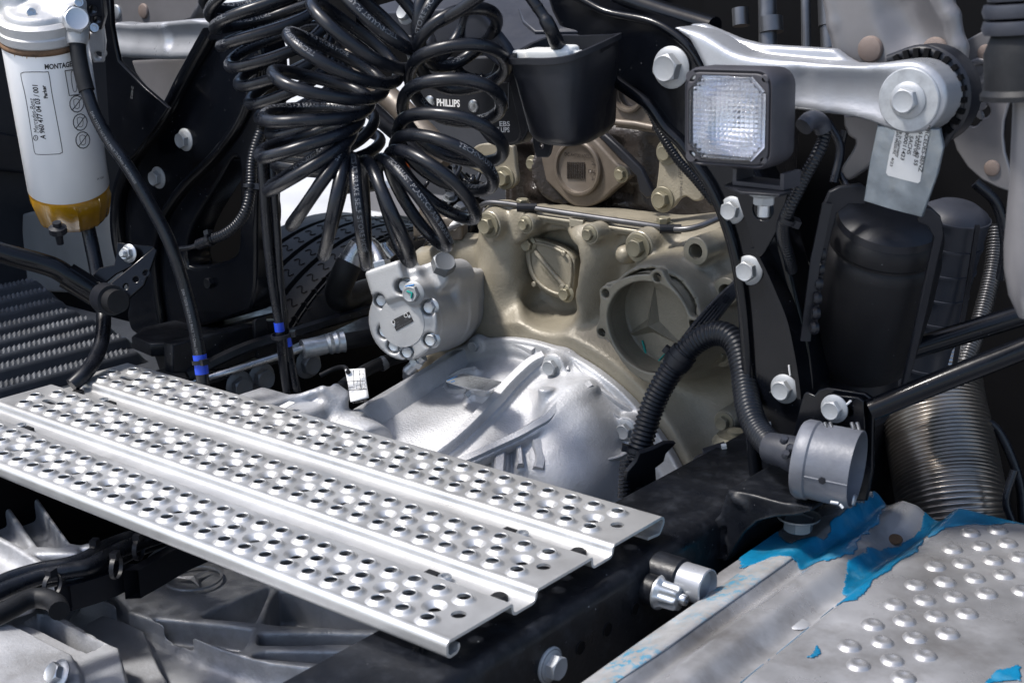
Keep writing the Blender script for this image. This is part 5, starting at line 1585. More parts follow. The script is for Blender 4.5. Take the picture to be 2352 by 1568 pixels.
# V-shaped carrier of the lamp on the tower
vb = flat('lamp_carrier', 'black V shaped carrier plate with a large hole under the work lamp', 'bracket', 'black_paint', PY(.165),
     [(1688, 440), (1712, 436), (1815, 432), (1808, 450), (1790, 520), (1756, 580), (1745, 592), (1735, 580), (1712, 510)], 'o', circ=[((1752, 480), .0125)], th=.004, bev=.001, smooth=0)
tb = thing('top_tube', 'glossy black tube crossing behind the arch at the top edge', 'tube', D((1500, 30), 1.75))
tube('tube', [D((1330, -45), 1.86), D((1440, 2), 1.80), D((1540, 36), 1.745), D((1640, 66), 1.70)], .0145, 'black_paint', tb, 20)
tube('joint', [D((1405, -14), 1.822), D((1426, -5), 1.81)], .0165, 'black_plastic', tb, 20)

# ================================================================ plastic hose holder, box and panel
sh = thing('hose_holder', 'grey black plastic hose holder shelf behind the coiled hoses', 'holder', D((1050, 60), 1.7))
PSf = P3((1180, 125, 1.60), (1400, 80, 1.61), (1250, -20, 1.72))
plate('shelf', 'grey_plastic', sh, PSf, [(840, 20), (980, -20), (1300, -30), (1340, 20), (1425, 76), (1395, 84), (1180, 130), (1168, 112), (1150, 100), (980, 92), (850, 66)], th=.01, bev=.002)
plate('raised_panel', 'grey_plastic', sh, PSf.shift(.004), [(1190, 18), (1276, 22), (1362, 72), (1228, 72), (1200, 48)], th=.006, bev=.002)
plate('front_panel', 'grey_plastic', sh, PY(.115), [(868, 30), (1010, 20), (1100, 22), (1160, 100), (1176, 128), (1165, 170), (1100, 120), (1000, 110), (880, 75)], th=.012, bev=.003)
bolt(sh, PY(.105).hit((935, 32)), (0, -1, .3), .0095, 'pale_bolt', 'flange')
# pocket shaped socket box
bx_ = thing('socket_box', 'black plastic pocket box holding a white connector at the top centre', 'box', D((1310, 320), 1.55))
top = [(1173, 130), (1215, 134), (1262, 134), (1305, 128), (1345, 113), (1385, 95), (1421, 78), (1400, 80), (1330, 83), (1255, 87)]
bot = [(1219, 314), (1240, 324), (1272, 329), (1316, 330), (1358, 321), (1390, 304), (1414, 288), (1400, 280), (1340, 284), (1262, 292)]
ztop = D((1300, 128), 1.50).z
zbot = D((1316, 330), 1.52).z
T = [D(p, d_) for p, d_ in zip(top, (1.53, 1.51, 1.50, 1.495, 1.50, 1.515, 1.54, 1.56, 1.575, 1.575))]; B = [PZ(zbot).hit(p) for p in bot]
# keep the back straight up and down behind the front
for i in range(len(B)):
    if i >= 7: B[i] = Vector((T[i].x * .9 + B[i].x * .1, T[i].y - .004, zbot))
cT = sum(T, Vector()) / len(T); cB = sum(B, Vector()) / len(B)
def loop_s(L): return [Vector(q) for q in spline([tuple(p) for p in L], 3, True)]
LT_, LB_ = loop_s(T), loop_s(B)
ni = len(LT_)
rings = [[p + (cT - p).normalized() * -.0035 for p in LT_], [p + (cT - p).normalized() * -.0035 + Vector((0, 0, -.006)) for p in LT_], [p + Vector((0, 0, -.007)) for p in LT_]]
for t in (.2, .4, .6, .8, .93): rings.append([(a + Vector((0, 0, -.007))).lerp(b, t) for a, b in zip(LT_, LB_)])
rings.append([b + (cB - b) * .04 for b in LB_]); rings.append([b + (cB - b) * .14 + Vector((0, 0, -.004)) for b in LB_])
inner = [[p + (cT - p).normalized() * .0018 for p in LT_], [p + (cT - p).normalized() * .0025 + Vector((0, 0, -.02)) for p in LT_], [(p.lerp(b, .5)) + (cT - p).normalized() * .003 for p, b in zip(LT_, LB_)]]
v, f = [], []
order = inner[::-1] + rings
for rg in order: v += rg
for i in range(len(order) - 1):
    for k in range(ni):
        k2 = (k + 1) % ni; f.append((i * ni + k, i * ni + k2, (i + 1) * ni + k2, (i + 1) * ni + k))
f.append(tuple((len(order) - 1) * ni + k for k in range(ni))); f.append(tuple(range(ni - 1, -1, -1)))
mesh('box_body', v, f, 'black_plastic', bx_, 50)
plate('tab', 'black_plastic', bx_, PY(.13), [(1222, 310), (1270, 325), (1262, 355), (1256, 362), (1232, 362), (1226, 345)], circ=[((1243, 336), .003)], th=.004, bev=.001)
plate('back_fin', 'black_plastic', bx_, PY(.13), [(1165, 125), (1180, 122), (1205, 230), (1212, 300), (1198, 325), (1185, 260), (1166, 180)], th=.006, bev=.0015)
cn = thing('connector_cable', 'black sheathed cable with white plug dropping into the socket box', 'cable', D((1285, 120), 1.50))
path = px_path([(1195, -40, 1.50), (1222, 0, 1.50), (1243, 30, 1.50), (1262, 62, 1.50), (1276, 92, 1.515), (1286, 116, 1.53)], 6)
tube('cable', path, [.0062] * (len(path) - 16) + [.0078] * 8 + [.0083] * 8, 'hose', cn, 16)
for i in range(4):
    tube('tape_edge', path[4 + 5 * i:6 + 5 * i], .0066, 'rubber', cn, 14)
c0 = D((1268, 116), 1.535)
S = Solid((-.06, -.05, -.04), (.06, .05, .03), .0022)
S.add(S.box((0, 0, -.012), (.026, .018, .014), rnd=.003)); S.add(S.cyl((.018, 0, -.02), (.018, 0, .006), .0125, rnd=.002), .003)
S.add(S.box((-.03, .0, -.010), (.014, .010, .010), rnd=.003), .003); S.add(S.box((.034, .002, -.008), (.010, .012, .008), rnd=.002), .002)
S.build('plug', 'white_plastic', cn, Matrix.Translation(c0) @ Matrix.Rotation(R(20), 4, 'Z'))

# black panel with white writing behind the coils
PPh = PY(.26)
ph = flat('socket_plate', 'black plastic socket panel with white lettering behind the coiled hoses', 'panel', 'black_plastic', PPh,
     [(960, 150), (1080, 130), (1185, 140), (1205, 240), (1200, 300), (1188, 330), (1150, 336), (1120, 330), (1085, 285), (1060, 262), (1000, 262), (962, 235)], 'o', th=.03, bev=.004, smooth=2)
letters('lettering', 'PHILLIPS', PPh, (1004, 243), (1057, 246), .0090, 'white_ink', ph, .05)
letters('lettering', 'EBS', PPh, (1148, 290), (1172, 290), .0062, 'white_ink', ph, .03)
letters('lettering', 'PHILLIPS', PPh, (1128, 303), (1171, 304), .0062, 'white_ink', ph, .04)
tube('frame_line', [PPh.shift(.0005).hit(p) for p in ((1155, 190), (1168, 190), (1168, 249), (1145, 252))], .0008, 'pale_ink', ph, 6)
for q in ((988, 234), (1088, 244)): bolt(ph, PPh.hit(q), (0, -1, 0), .0085, 'steel', 'rivet', 'screw')

# ================================================================ coiled air hoses
def coil_path(axis, rad, turns, up, n=36, ecc=1.0, phase=0.0):
    """helix round a bent axis; up = direction in which a loop starts"""
    P = [Vector(p) for p in axis]
    fr = []
    L = [0]
    for a, b in zip(P, P[1:]): L.append(L[-1] + (b - a).length)
    out = []
    N = int(turns * n)
    for i in range(N + 1):
        s = L[-1] * i / N
        j = max(k for k in range(len(L)) if L[k] <= s + 1e-9); j = min(j, len(P) - 2)
        t = (s - L[j]) / (L[j + 1] - L[j])
        c = P[j].lerp(P[j + 1], t)
        tg0 = (P[j + 1] - P[max(j - 1, 0)]).normalized(); tg1 = (P[min(j + 2, len(P) - 1)] - P[j]).normalized()
        tg = tg0.lerp(tg1, t).normalized()
        e1 = (up - tg * up.dot(tg)).normalized(); e2 = tg.cross(e1)
        a = 2 * math.pi * i / n + phase
        out.append(c + e1 * (rad * math.cos(a)) + e2 * (rad * ecc * math.sin(a)))
    return out
HOSE_TXT = 'AIR BRAKE SELF STORE HOSE   TECHNAUST PLASTICS '
# ring shaped coil hanging in the middle
mid = thing('coiled_hose', 'black coiled air hose hanging in a wide ring in front of the engine', 'hose', D((880, 600), 1.6))
LOOPS = [((985, 95), (840, -95)), ((950, 140), (780, -50)), ((914, 181), (725, 0)), ((886, 209), (673, 78)), ((858, 238), (629, 163)), ((836, 264), (600, 258)), ((822, 288), (594, 352)), ((806, 312), (614, 440)), ((792, 332), (668, 520)),
         ((800, 350), (742, 583)), ((827, 362), (838, 606)), ((857, 366), (938, 600)), ((886, 360), (1022, 562)), ((904, 342), (1088, 497)), ((912, 318), (1128, 424)), ((920, 275), (1150, 352)), ((930, 212), (1152, 246)), ((946, 160), (1162, 150)),
         ((962, 140), (1130, 30)), ((972, 130), (1070, -40)), ((978, 125), (1000, -75))]
DZ_ = 1.555
LI = spline([p[0] for p in LOOPS], 40); LO = spline([p[1] for p in LOOPS], 40)
cpth = []
for i in range(len(LI)):
    a = 2 * math.pi * i / 40.0
    I_, O_ = D(LI[i], DZ_), D(LO[i], DZ_ - .02 * math.sin(i * .013))
    c_ = (I_ + O_) / 2; h_ = (O_ - I_) / 2
    t_ = FWD.cross(h_).normalized()
    cpth.append(c_ + h_ * math.cos(a) + (FWD + t_ * (.12 + .30 * abs(h_.normalized().dot(RT)))) * (.060 * math.sin(a)))
random.seed(3)
cpth = [p + Vector((mnoise.noise(p * 9), mnoise.noise(p * 9 + Vector((5, 0, 0))), mnoise.noise(p * 9 + Vector((0, 7, 0))))) * .007 for p in cpth]
cpth = resample(cpth, .0045)
tube('coil', cpth, .0072, 'hose', mid, 14)
for i in range(11):
    text_on_tube('hose_print', 'TECHNAUST PLASTICS AIR BRAKE SELF STORE HOSE', cpth, .0072, .25 + i * .83, .0052, -FWD + UP * .35 + RT * .1, 'pale_ink', mid)
# upright coil at the left, its turns lying almost flat
lef = thing('coiled_hose', 'black coiled air hose hanging from the top left beside the ring', 'hose', D((700, 330), 1.72))
ax = spline([tuple(D(p)) for p in ((575, -60, 1.66), (606, 10, 1.66), (632, 80, 1.67), (664, 150, 1.69), (700, 215, 1.71), (735, 275, 1.73), (752, 345, 1.75), (750, 420, 1.76))], 6)
cl1 = coil_path(ax, .064, 13.2, RT + UP * .2, 40, .92)
cl1 = [p + Vector((mnoise.noise(p * 8), mnoise.noise(p * 8 + Vector((5, 0, 0))), mnoise.noise(p * 8 + Vector((0, 7, 0))))) * .010 for p in cl1]
cl1 = resample(cl1, .0045)
tube('coil', cl1, .0071, 'hose', lef, 14)
for i in range(9):
    text_on_tube('hose_print', 'TECHNAUST PLASTICS AIR BRAKE SELF STORE', cl1, .0071, .12 + i * .40, .0052, -FWD + UP * .2 - RT * .3, 'pale_ink', lef)
# tail of the ring coil leaving to the upper right
tube('tail', px_path([(985, 60, 1.52), (1020, 45, 1.50), (1070, 15, 1.48), (1130, -30, 1.46)], 6), .0068, 'hose', mid, 14)
tube('tail', px_path([(1040, 140, 1.62), (1060, 172, 1.63), (1100, 185, 1.63), (1135, 178, 1.62), (1150, 150, 1.61)], 6), .0068, 'hose', mid, 14)
ribbed('strain_relief', px_path([(1052, 185, 1.625), (1080, 188, 1.625), (1110, 186, 1.625)], 5), .0095, 'hose', mid, .007, .15, 16)

# ================================================================ front wheel and what is beyond
wh = thing('front_wheel', 'black front truck tyre with grooved tread seen under the coiled hoses', 'wheel', (-.45, .98, GZ))
RW, WX0, WX1 = .490, -.74, -.40
wc = Vector((0, 1.04, GZ + RW - .01))
prof = [(RW * .55, 0), (RW * .72, -.012), (RW * .88, -.008), (RW * .965, .010), (RW * .992, .022)]
gro = []
W_ = WX1 - WX0
x = .03
ribs_ = [(.024, .085), (.098, .158), (.171, .231), (.244, .304), (.317, W_ - .022)]
for a, b in ribs_:
    gro += [(RW * .972, a), (RW * 1.0, a + .002), (RW * 1.0, b - .002), (RW * .972, b)]
pf = prof + gro + [(RW * .992, W_ - .02), (RW * .965, W_ - .010), (RW * .88, W_ + .008), (RW * .72, W_ + .012), (RW * .55, W_)]
v, f = lathe_data(pf, (WX0, wc.y, wc.z), (1, 0, 0), 96)
mesh('tyre', v, f, 'tyre', wh, 40)
mb = MB()
for k in range(84):
    a = 2 * math.pi * k / 84
    if math.sin(a) < .3: continue
    for (u0, u1) in ribs_[1:]:
        xm = WX0 + (u0 + u1) / 2
        pts = []
        for s in np.linspace(-1, 1, 7):
            aa = a + .018 * math.sin(s * 3.0); pts.append(Vector((xm + s * .018, wc.y + (RW + .0004) * math.cos(aa), wc.z + (RW + .0004) * math.sin(aa))))
        mb.add(*tube_data(pts, .0013, 5))
o = mb.build('sipes', 'dark_void', wh); o['kind'] = 'stuff'
lathe('rim', [(RW * .56, 0.02), (RW * .5, .05), (RW * .2, .06)], (WX0 + W_ - .06, wc.y, wc.z), (1, 0, 0), 'grey_paint', wh, 40, True, True)

# dark clutter between block and left rail: brackets, loom
cltr = thing('wiring_loom', 'tangle of dark wiring and small brackets left of the engine cover', 'wiring', D((1060, 430), 2.25))
random.seed(11)
for i in range(16):
    x, y = random.uniform(1000, 1110), random.uniform(360, 470)
    p_ = [(x, y, 2.2 + random.uniform(0, .12)), (x + random.uniform(-25, 25), y + random.uniform(10, 40), 2.2 + random.uniform(0, .1)), (x + random.uniform(-50, 50), y + random.uniform(20, 70), 2.2), (x + random.uniform(-70, 60), y + random.uniform(40, 110), 2.25)]
    tube('cable', px_path(p_, 5), random.uniform(.003, .006), 'hose', cltr, 8)
for q, r in (((1015, 490, 2.18), .010), ((1034, 455, 2.2), .008), ((1060, 480, 2.18), .009)):
    bolt(cltr, D(q), -FWD + UP, r, 'grey_bolt', 'washer')
sn = thing('sensor_block', 'tan sensor housing with white sticker on its cable left of the tan housing', 'sensor', D((1030, 520), 2.12))
S = Solid((-.06, -.04, -.04), (.06, .04, .04), .003)
S.add(S.box((0, 0, 0), (.040, .018, .018), rnd=.005)); S.add(S.cyl((-.02, -.005, -.01), (-.02, -.005, .03), .012, rnd=.002), .005); S.add(S.cyl((.02, -.005, -.01), (.022, -.005, .022), .009, rnd=.002), .005)
S.build('body', 'brown_cover', sn, Matrix.Translation(D((1012, 520), 2.16)) @ Matrix.Rotation(R(25), 4, 'Z'))
tube('sticker', [D((1040, 522), 2.135), D((1062, 500), 2.115)], .0062, 'paper', sn, 14)
tube('lead', px_path([(960, 540, 2.17), (1000, 540, 2.16), (1042, 520, 2.135), (1075, 490, 2.10)], 6), .0048, 'steel', sn, 10)
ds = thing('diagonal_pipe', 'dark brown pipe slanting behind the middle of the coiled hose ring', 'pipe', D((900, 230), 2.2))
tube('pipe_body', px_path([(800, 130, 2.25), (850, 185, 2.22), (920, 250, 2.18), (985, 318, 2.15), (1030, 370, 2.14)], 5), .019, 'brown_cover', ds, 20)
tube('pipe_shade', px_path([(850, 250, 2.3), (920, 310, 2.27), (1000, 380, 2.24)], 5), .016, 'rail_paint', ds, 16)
# steering link: long dark arms behind the pump
sl_ = thing('engine_mount', 'dark cast engine mount behind the pump reaching to the left rail', 'engine mount', D((900, 620), 2.4))
S = Solid((-.15, .40, -.25), (.40, .75, .18), .006)
q = [D(p) for p in ((840, 640, 2.42), (930, 585, 2.38), (1020, 555, 2.33), (1110, 560, 2.28))]
for a, b in zip(q, q[1:]): S.add(S.cap(a, b, .032), .02)
q = [D(p) for p in ((840, 700, 2.42), (960, 640, 2.36), (1060, 600, 2.3))]
for a, b in zip(q, q[1:]): S.add(S.cap(a, b, .022), .02)
S.build('casting', 'dark_void', sl_)
pv = thing('parked_vehicle', 'pale vehicle with orange side lamp parked far beyond the left side', 'vehicle', D((945, 470), 8.0))
c0 = D((985, 455), 8.0)
mb = MB(); mb.add(*box_data(c0.x - .4, c0.x + .7, c0.y - .1, c0.y + .4, c0.z - .10, c0.z + .05)); mb.build('bumper', 'grey_paint', pv)
mb = MB(); mb.add(*box_data(c0.x - .16, c0.x - .06, c0.y - .13, c0.y - .08, c0.z + .08, c0.z + .22)); mb.build('side_lamp', 'orange_lens', pv)
mb = MB(); mb.add(*box_data(c0.x - .05, c0.x + .9, c0.y - .1, c0.y + .4, c0.z + .05, c0.z + .5)); mb.build('body', 'cab_grey', pv)

# ================================================================ work lamp
A4 = lambda *p: g('a4', list(p))
B4 = lambda *p: g('b4', list(p))
C5 = lambda *p: g('c5', list(p))
YLm = 0.045
lc = PY(YLm).hit((1670, 272))
lamp = thing('work_lamp', 'square black work lamp with clear ribbed lens at the upper right', 'lamp', lc)
LP = PY(YLm)
def sq(hw, hh, r, n=6):
    o = []
    for sx, sy, a0 in ((1, 1, 0), (-1, 1, 90), (-1, -1, 180), (1, -1, 270)):
        for a in np.linspace(a0, a0 + 90, n): o.append((sx * (hw - r) + r * math.cos(R(a)), sy * (hh - r) + r * math.sin(R(a))))
    return o
tl_, tr_, br_, bl_ = [LP.hit(p) for p in ((1571, 152), (1782, 160), (1772, 398), (1566, 374))]
HW = ((tr_ - tl_).length + (br_ - bl_).length) / 4; HH = ((bl_ - tl_).length + (br_ - tr_).length) / 4
lc = (tl_ + tr_ + br_ + bl_) / 4
rot = Matrix.Rotation(R(-1.5), 3, 'Y')
def lm(x, y, z): return lc + rot @ Vector((x, z, y))      # x right, y up, z away from the camera (into +Y)
lev = [(.86, .0035, .8), (.95, .0, .9), (1.0, .004, 1), (1.0, .030, 1), (.97, .045, 1), (.80, .058, 1.2), (.5, .064, 1.2)]
v, f = [], []
n_ = None
for s, z, rr in lev:
    o = sq(HW * s, HH * s, .018 * s * rr); n_ = len(o)
    v += [lm(x, y, z) for x, y in o]
for i in range(len(lev) - 1):
    for k in range(n_):
        k2 = (k + 1) % n_; f.append((i * n_ + k, i * n_ + k2, (i + 1) * n_ + k2, (i + 1) * n_ + k))
f.append(tuple((len(lev) - 1) * n_ + k for k in range(n_)))
# bezel inner step
n0 = len(v)
def octo(hw, hh, c):
    return [(hw, hh - c), (hw - c, hh), (-hw + c, hh), (-hw, hh - c), (-hw, -hh + c), (-hw + c, -hh), (hw - c, -hh), (hw, -hh + c)]
def octo_s(hw, hh, c, m):
    q = octo(hw, hh, c); o = []
    for i in range(8):
        a, b = q[i], q[(i + 1) % 8]
        for k in range(m): o.append((a[0] + (b[0] - a[0]) * k / m, a[1] + (b[1] - a[1]) * k / m))
    return o
mesh('housing', v, f, 'lamp_body', lamp, 40)
# bezel: plate with octagonal opening and four screw holes
me = curve_mesh([sq(HW * .90, HH * .90, .014), spline(octo(HW * .80, HH * .80, .013), 1, True)] + [circle2((sx * HW * .80, sy * HH * .80), .0045, 14) for sx in (-1, 1) for sy in (-1, 1)], .008, .0015)
me.transform(Matrix.Translation(lc + Vector((0, -.001, 0))) @ rot.to_4x4() @ Matrix.Rotation(R(90), 4, 'X'))
BZL = link('bezel', me, 'lamp_body', lamp)
for sx, sy in ((-1, -1), (1, -1), (-1, 1), (1, 1)):
    bolt(BZL, lm(sx * HW * .80, sy * HH * .80, .003), (0, -1, 0), .0034, 'steel', 'rivet', 'screw')
# reflector
v, f = [], []
m = 4; ro = octo_s(HW * .81, HH * .81, .013, m); nn = len(ro)
for s, z in ((1.0, .000), (.96, .008), (.85, .018), (.65, .028), (.4, .034), (.15, .036)):
    v += [lm(x * s, y * s, z + .001) for x, y in ro]
for i in range(5):
    for k in range(nn):
        k2 = (k + 1) % nn; f.append((i * nn + k2, i * nn + k, (i + 1) * nn + k, (i + 1) * nn + k2))
f.append(tuple(5 * nn + k for k in range(nn)))
RFX = mesh('reflector', v, f, 'mirror', lamp, 60)
lathe('bulb', [(.006, 0), (.006, .014), (.004, .018), (.001, .019)], lm(0, .0, .034), (0, -1, 0), 'glass', RFX, 16)
# lens: octagon of small pillow prisms
N_ = 163
gx = np.linspace(-HW * .80, HW * .80, N_); gy = np.linspace(-HH * .80, HH * .80, N_)
X_, Y_ = np.meshgrid(gx, gy, indexing='ij')
px_, py_ = HW * 1.6 / 18, HH * 1.6 / 18
H_ = -.0016 * np.abs(np.sin(math.pi * X_ / px_)) - .0016 * np.abs(np.sin(math.pi * Y_ / py_)) - .0035 * (1 - (X_ / HW) ** 2) * (1 - (Y_ / HH) ** 2)
cut = (np.abs(X_) + np.abs(Y_)) < (HW * .80 + HH * .80 - .013)
mk = cut[:-1, :-1] & cut[1:, :-1] & cut[1:, 1:] & cut[:-1, 1:]
V3 = np.array([[tuple(lm(float(X_[i, j]), float(Y_[i, j]), float(H_[i, j]) - .002)) for j in range(N_)] for i in range(N_)])
grid_mesh('lens', V3[..., 0], V3[..., 1], V3[..., 2], 'glass', lamp, mk)
q = [Vector(p) for p in octo(HW * .80, HH * .80, .013)]
q.append(q[0]); tube('lens_rim', [lm(a[0], a[1], -.002) for a in q], .0022, 'glass', lamp, 8)
# bracket, clip and bolt below
mb = MB()
c0 = lm(.028, -HH * .95, .02)
mb.add(*box_data(c0.x - .030, c0.x + .026, c0.y - .004, c0.y + .030, c0.z - .022, c0.z - .018))
mb.add(*box_data(c0.x + .022, c0.x + .026, c0.y - .004, c0.y + .030, c0.z - .0179, c0.z - .006))
mb.add(*box_data(c0.x - .030, c0.x - .026, c0.y - .004, c0.y + .030, c0.z - .0179, c0.z - .006))
mb.build('bracket', 'lamp_body', lamp)
plate('carrier_plate', 'black_plastic', lamp, PZ(c0.z - .0225), [(1664, 424), (1690, 414), (1812, 428), (1818, 438), (1790, 446), (1700, 440)], th=.003, bev=.001)
bp = D((1755, 452), 1.40)
bolt(lamp, bp + Vector((0, 0, .004)), (0, 0, -1), .0115, 'pale_bolt', 'flange', 'nut')
tube('stud', [bp, bp - Vector((0, 0, .020))], .0062, 'zinc', lamp, 14)
lcd = thing('lamp_conduit', 'grey corrugated conduit from the back of the work lamp down behind its carrier', 'conduit', D((1820, 450), 1.45))
cp = px_path([(1850, 285, 1.38), (1876, 278, 1.39), (1893, 295, 1.40), (1890, 325, 1.40), (1874, 360, 1.40), (1852, 400, 1.41), (1832, 440, 1.42), (1812, 480, 1.43), (1798, 515, 1.45), (1800, 550, 1.48), (1812, 590, 1.50), (1818, 620, 1.52)], 6)
ribbed('conduit', cp, .0068, 'conduit', lcd, .0038, .14, 14)
tube('elbow_boot', px_path([(1845, 292, 1.375), (1862, 276, 1.38), (1882, 280, 1.39), (1892, 300, 1.395)], 5), .0092, 'grey_plastic', lcd, 14)
tie(lcd, D((1808, 505), 1.44), cp[38] - cp[30], .0085, RT)

# ================================================================ right suspension link and cab bracket
PLn = PY(.155)
lk = thing('suspension_link', 'large silver suspension link with bolted round eye at the upper right', 'link', PLn.hit(g('a4', (1630, 630))))
xz4 = lambda p, y=.155: (lambda w: (w.x, w.z))(PY(y).hit(g('a4', p)))
S = Solid((.72, .12, .28), (1.22, .26, .56), .0026)
armo = [(140, 172), (220, 180), (320, 205), (420, 260), (520, 320), (640, 355), (800, 372), (1000, 392), (1200, 408), (1350, 412), (1480, 395), (1600, 380), (1700, 388), (1790, 440), (1850, 530), (1865, 620), (1840, 710), (1780, 790), (1700, 835), (1600, 838), (1500, 812), (1380, 765), (1250, 735), (1100, 715), (900, 690), (600, 640), (420, 560), (340, 420), (250, 250)]
S.add(S.poly([xz4(p) for p in spline(armo, 2, True)], 1, .150, .200, rnd=.008))
# second flange behind
S.add(S.poly([xz4(p, .215) for p in ((250, 152), (330, 150), (430, 190), (560, 245), (700, 280), (900, 292), (1160, 308), (1270, 392), (1300, 480), (900, 470), (500, 350), (350, 260))], 1, .212, .228, rnd=.005))
S.add(S.poly([xz4(p, .19) for p in ((420, 290), (700, 360), (1250, 410), (1250, 440), (700, 400), (420, 340))], 1, .18, .226, rnd=.004), .006)
# pressed trough, raised eye
q = [PY(.128).hit(p) for p in A4((900, 560), (1100, 585), (1250, 600), (1350, 620))]
for a, b in zip(q, q[1:]): S.cut(S.cap(a, b, .030), .012)
S.build('link_arm', 'silver_paint', lk)
ec = PY(.150).hit(g('a4', (1627, 628)))
lathe('washer', [(.0305, 0), (.0305, .003), (.0295, .004), (.012, .0042)], ec - Vector((0, -.001, 0)), (0, -1, 0), 'pale_bolt', lk, 48)
bolt(lk, ec - Vector((0, .003, 0)), (0, -1, 0), .0125, 'pale_bolt', 'flange', spin=.3)
bush = thing('rubber_bush', 'black toothed rubber bush ring behind the eye of the silver link', 'bush', ec)
rb = PY(.19).hit(g('a4', (1678, 612)))
v, f = lathe_data([(.030, 0), (.049, 0), (.050, .003), (.050, .030), (.046, .034), (.030, .034)], rb + Vector((0, .04, 0)), (0, -1, 0), 48)
mesh('ring', v, f, 'black_plastic', bush, 30)
for k in range(26):
    a = 2 * math.pi * k / 26
    mbx = MB(); c_ = rb + Vector((.0415 * math.cos(a), .004, .0415 * math.sin(a)))
    t_, r_ = Vector((-math.sin(a), 0, math.cos(a))), Vector((math.cos(a), 0, math.sin(a)))
    vv = [c_ + r_ * e * .006 + t_ * g_ * .0026 + Vector((0, h_ * .004, 0)) for e in (-1, 1) for g_ in (-1, 1) for h_ in (-1, 1)]
    mbx.add(vv, [(0, 1, 3, 2), (4, 6, 7, 5), (0, 4, 5, 1), (2, 3, 7, 6), (0, 2, 6, 4), (1, 5, 7, 3)])
    mbx.build('tooth', 'dark_void', bush)
tube('band', [Vector(w) for w in spline([tuple(PY(.20).hit(p)) for p in A4((1500, 380), (1700, 318), (1850, 380), (1935, 520), (1945, 700), (1880, 820), (1830, 900))], 5)], .006, 'black_plastic', bush, 10)
# pressed grey bracket at the top right
cbk = thing('cab_bracket', 'grey pressed steel cab bracket with two rivets at the top right', 'bracket', PY(.27).hit(g('a4', (1500, 300))))
S = Solid((.80, .24, .36), (1.20, .34, .62), .003)
S.add(S.poly([xz4(p, .27) for p in ((1060, -120), (1110, 0), (1145, 150), (1170, 280), (1182, 358), (1275, 400), (1480, 412), (1700, 430), (1945, 455), (1965, 330), (1930, 150), (1885, -20), (1850, -120))], 1, .262, .286, rnd=.006))
q = [PY(.250).hit(p) for p in A4((1480, -100), (1540, 60), (1600, 200), (1640, 260))]
for a, b in zip(q, q[1:]): S.cut(S.cap(a, b, .022), .016)
q = [PY(.270).hit(p) for p in A4((1130, -40), (1165, 150), (1200, 330))]
for a, b in zip(q, q[1:]): S.add(S.cap(a, b, .008), .008)
q = [PY(.268).hit(p) for p in A4((1790, -60), (1890, 100), (1940, 300), (1945, 440))]
for a, b in zip(q, q[1:]): S.add(S.cap(a, b, .008), .008)
S.build('pressing', 'grey_paint', cbk)
bolt(cbk, PY(.262).hit(g('a4', (1385, 310))), (0, -1, 0), .0140, 'old_rivet', 'rivet', 'rivet')
bolt(cbk, PY(.262).hit(g('a4', (1790, 320))), (0, -1, 0), .0140, 'old_rivet', 'rivet', 'rivet')
PDp = PY(.30)
dp = flat('side_plate', 'grey steel plate with three small round holes at the right edge', 'plate', 'grey_paint', PDp,
     [(1965, 262), (2080, 200), (2150, 130), (2420, 130), (2420, 400), (2310, 560), (2250, 650), (2218, 760), (2212, 850), (2225, 960), (2262, 1080), (2262, 1205), (2180, 1180), (2080, 1130), (1990, 1050), (1920, 940), (1890, 840), (1925, 700), (1955, 500)], 'a4',
     circ=[((2047, 632), .0095), ((2090, 697), .0070), ((2022, 741), .0088)], th=.006, bev=.002, smooth=0)
for q in ((2107, 332), (2147, 1055)): bolt(dp, PDp.hit(g('a4', q)), (0, -1, 0), .0085, 'old_rivet', 'rivet', 'rivet')
tube('pressed_ring', [Vector(w) for w in spline([tuple(PDp.hit(p)) for p in A4((1990, 430), (2060, 385), (2120, 400), (2110, 470), (2050, 520), (2000, 490))], 4, True)] + [PDp.hit(g('a4', (1990, 430)))], .004, 'grey_paint', dp, 10)
flat('hook_plate', 'grey hooked steel plate below the silver link, left of the labelled plate', 'plate', 'grey_paint', PY(.25),
     [(1212, 725), (1240, 850), (1285, 880), (1270, 940), (1200, 1050), (1205, 1090), (1240, 1132), (1310, 1090), (1420, 990), (1450, 800), (1400, 740)], 'a4', th=.012, bev=.003, smooth=2)
# labelled galvanised plate
PGp = P3(g('a4', [(1430, 800, 1.37)])[0], g('a4', [(1815, 830, 1.33)])[0], g('a4', [(1520, 1300, 1.41)])[0])
gp = flat('damper_plate', 'blue grey galvanised steel plate with white printed label under the silver link', 'plate', 'galvanised', PGp,
     [(1425, 790), (1815, 815), (1838, 930), (1800, 1100), (1705, 1365), (1520, 1318), (1338, 1262), (1380, 1000)], 'a4', th=.005, bev=.001, smooth=0)
LBL = plate('label', 'paper', gp, PGp.shift(.0008), spline([(1540, 815), (1500, 970), (1480, 1085), (1492, 1102), (1590, 1128), (1680, 1150), (1694, 1140), (1722, 980), (1755, 825)], 1, True), th=.0006, bev=0, c='a4')
for s, a, b, h in (('MERCEDES-BENZ', (1741, 760), (1683, 1075), .0040), ('A 961 310 40 55', (1700, 760), (1655, 1035), .0038), ('ZGS 001', (1672, 850), (1648, 975), .0036), ('SACHS', (1630, 850), (1612, 965), .0040), ('000011423', (1605, 820), (1572, 1000), .0038), ('Made in Germany', (1575, 780), (1543, 985), .0032), ('GAS PRESSURE', (1550, 815), (1524, 965), .0028), ('4/23', (1518, 985), (1505, 1040), .0028)):
    letters('label_print', s, PGp.shift(.0009), g('a4', a), g('a4', b), h, 'ink', LBL, .02)

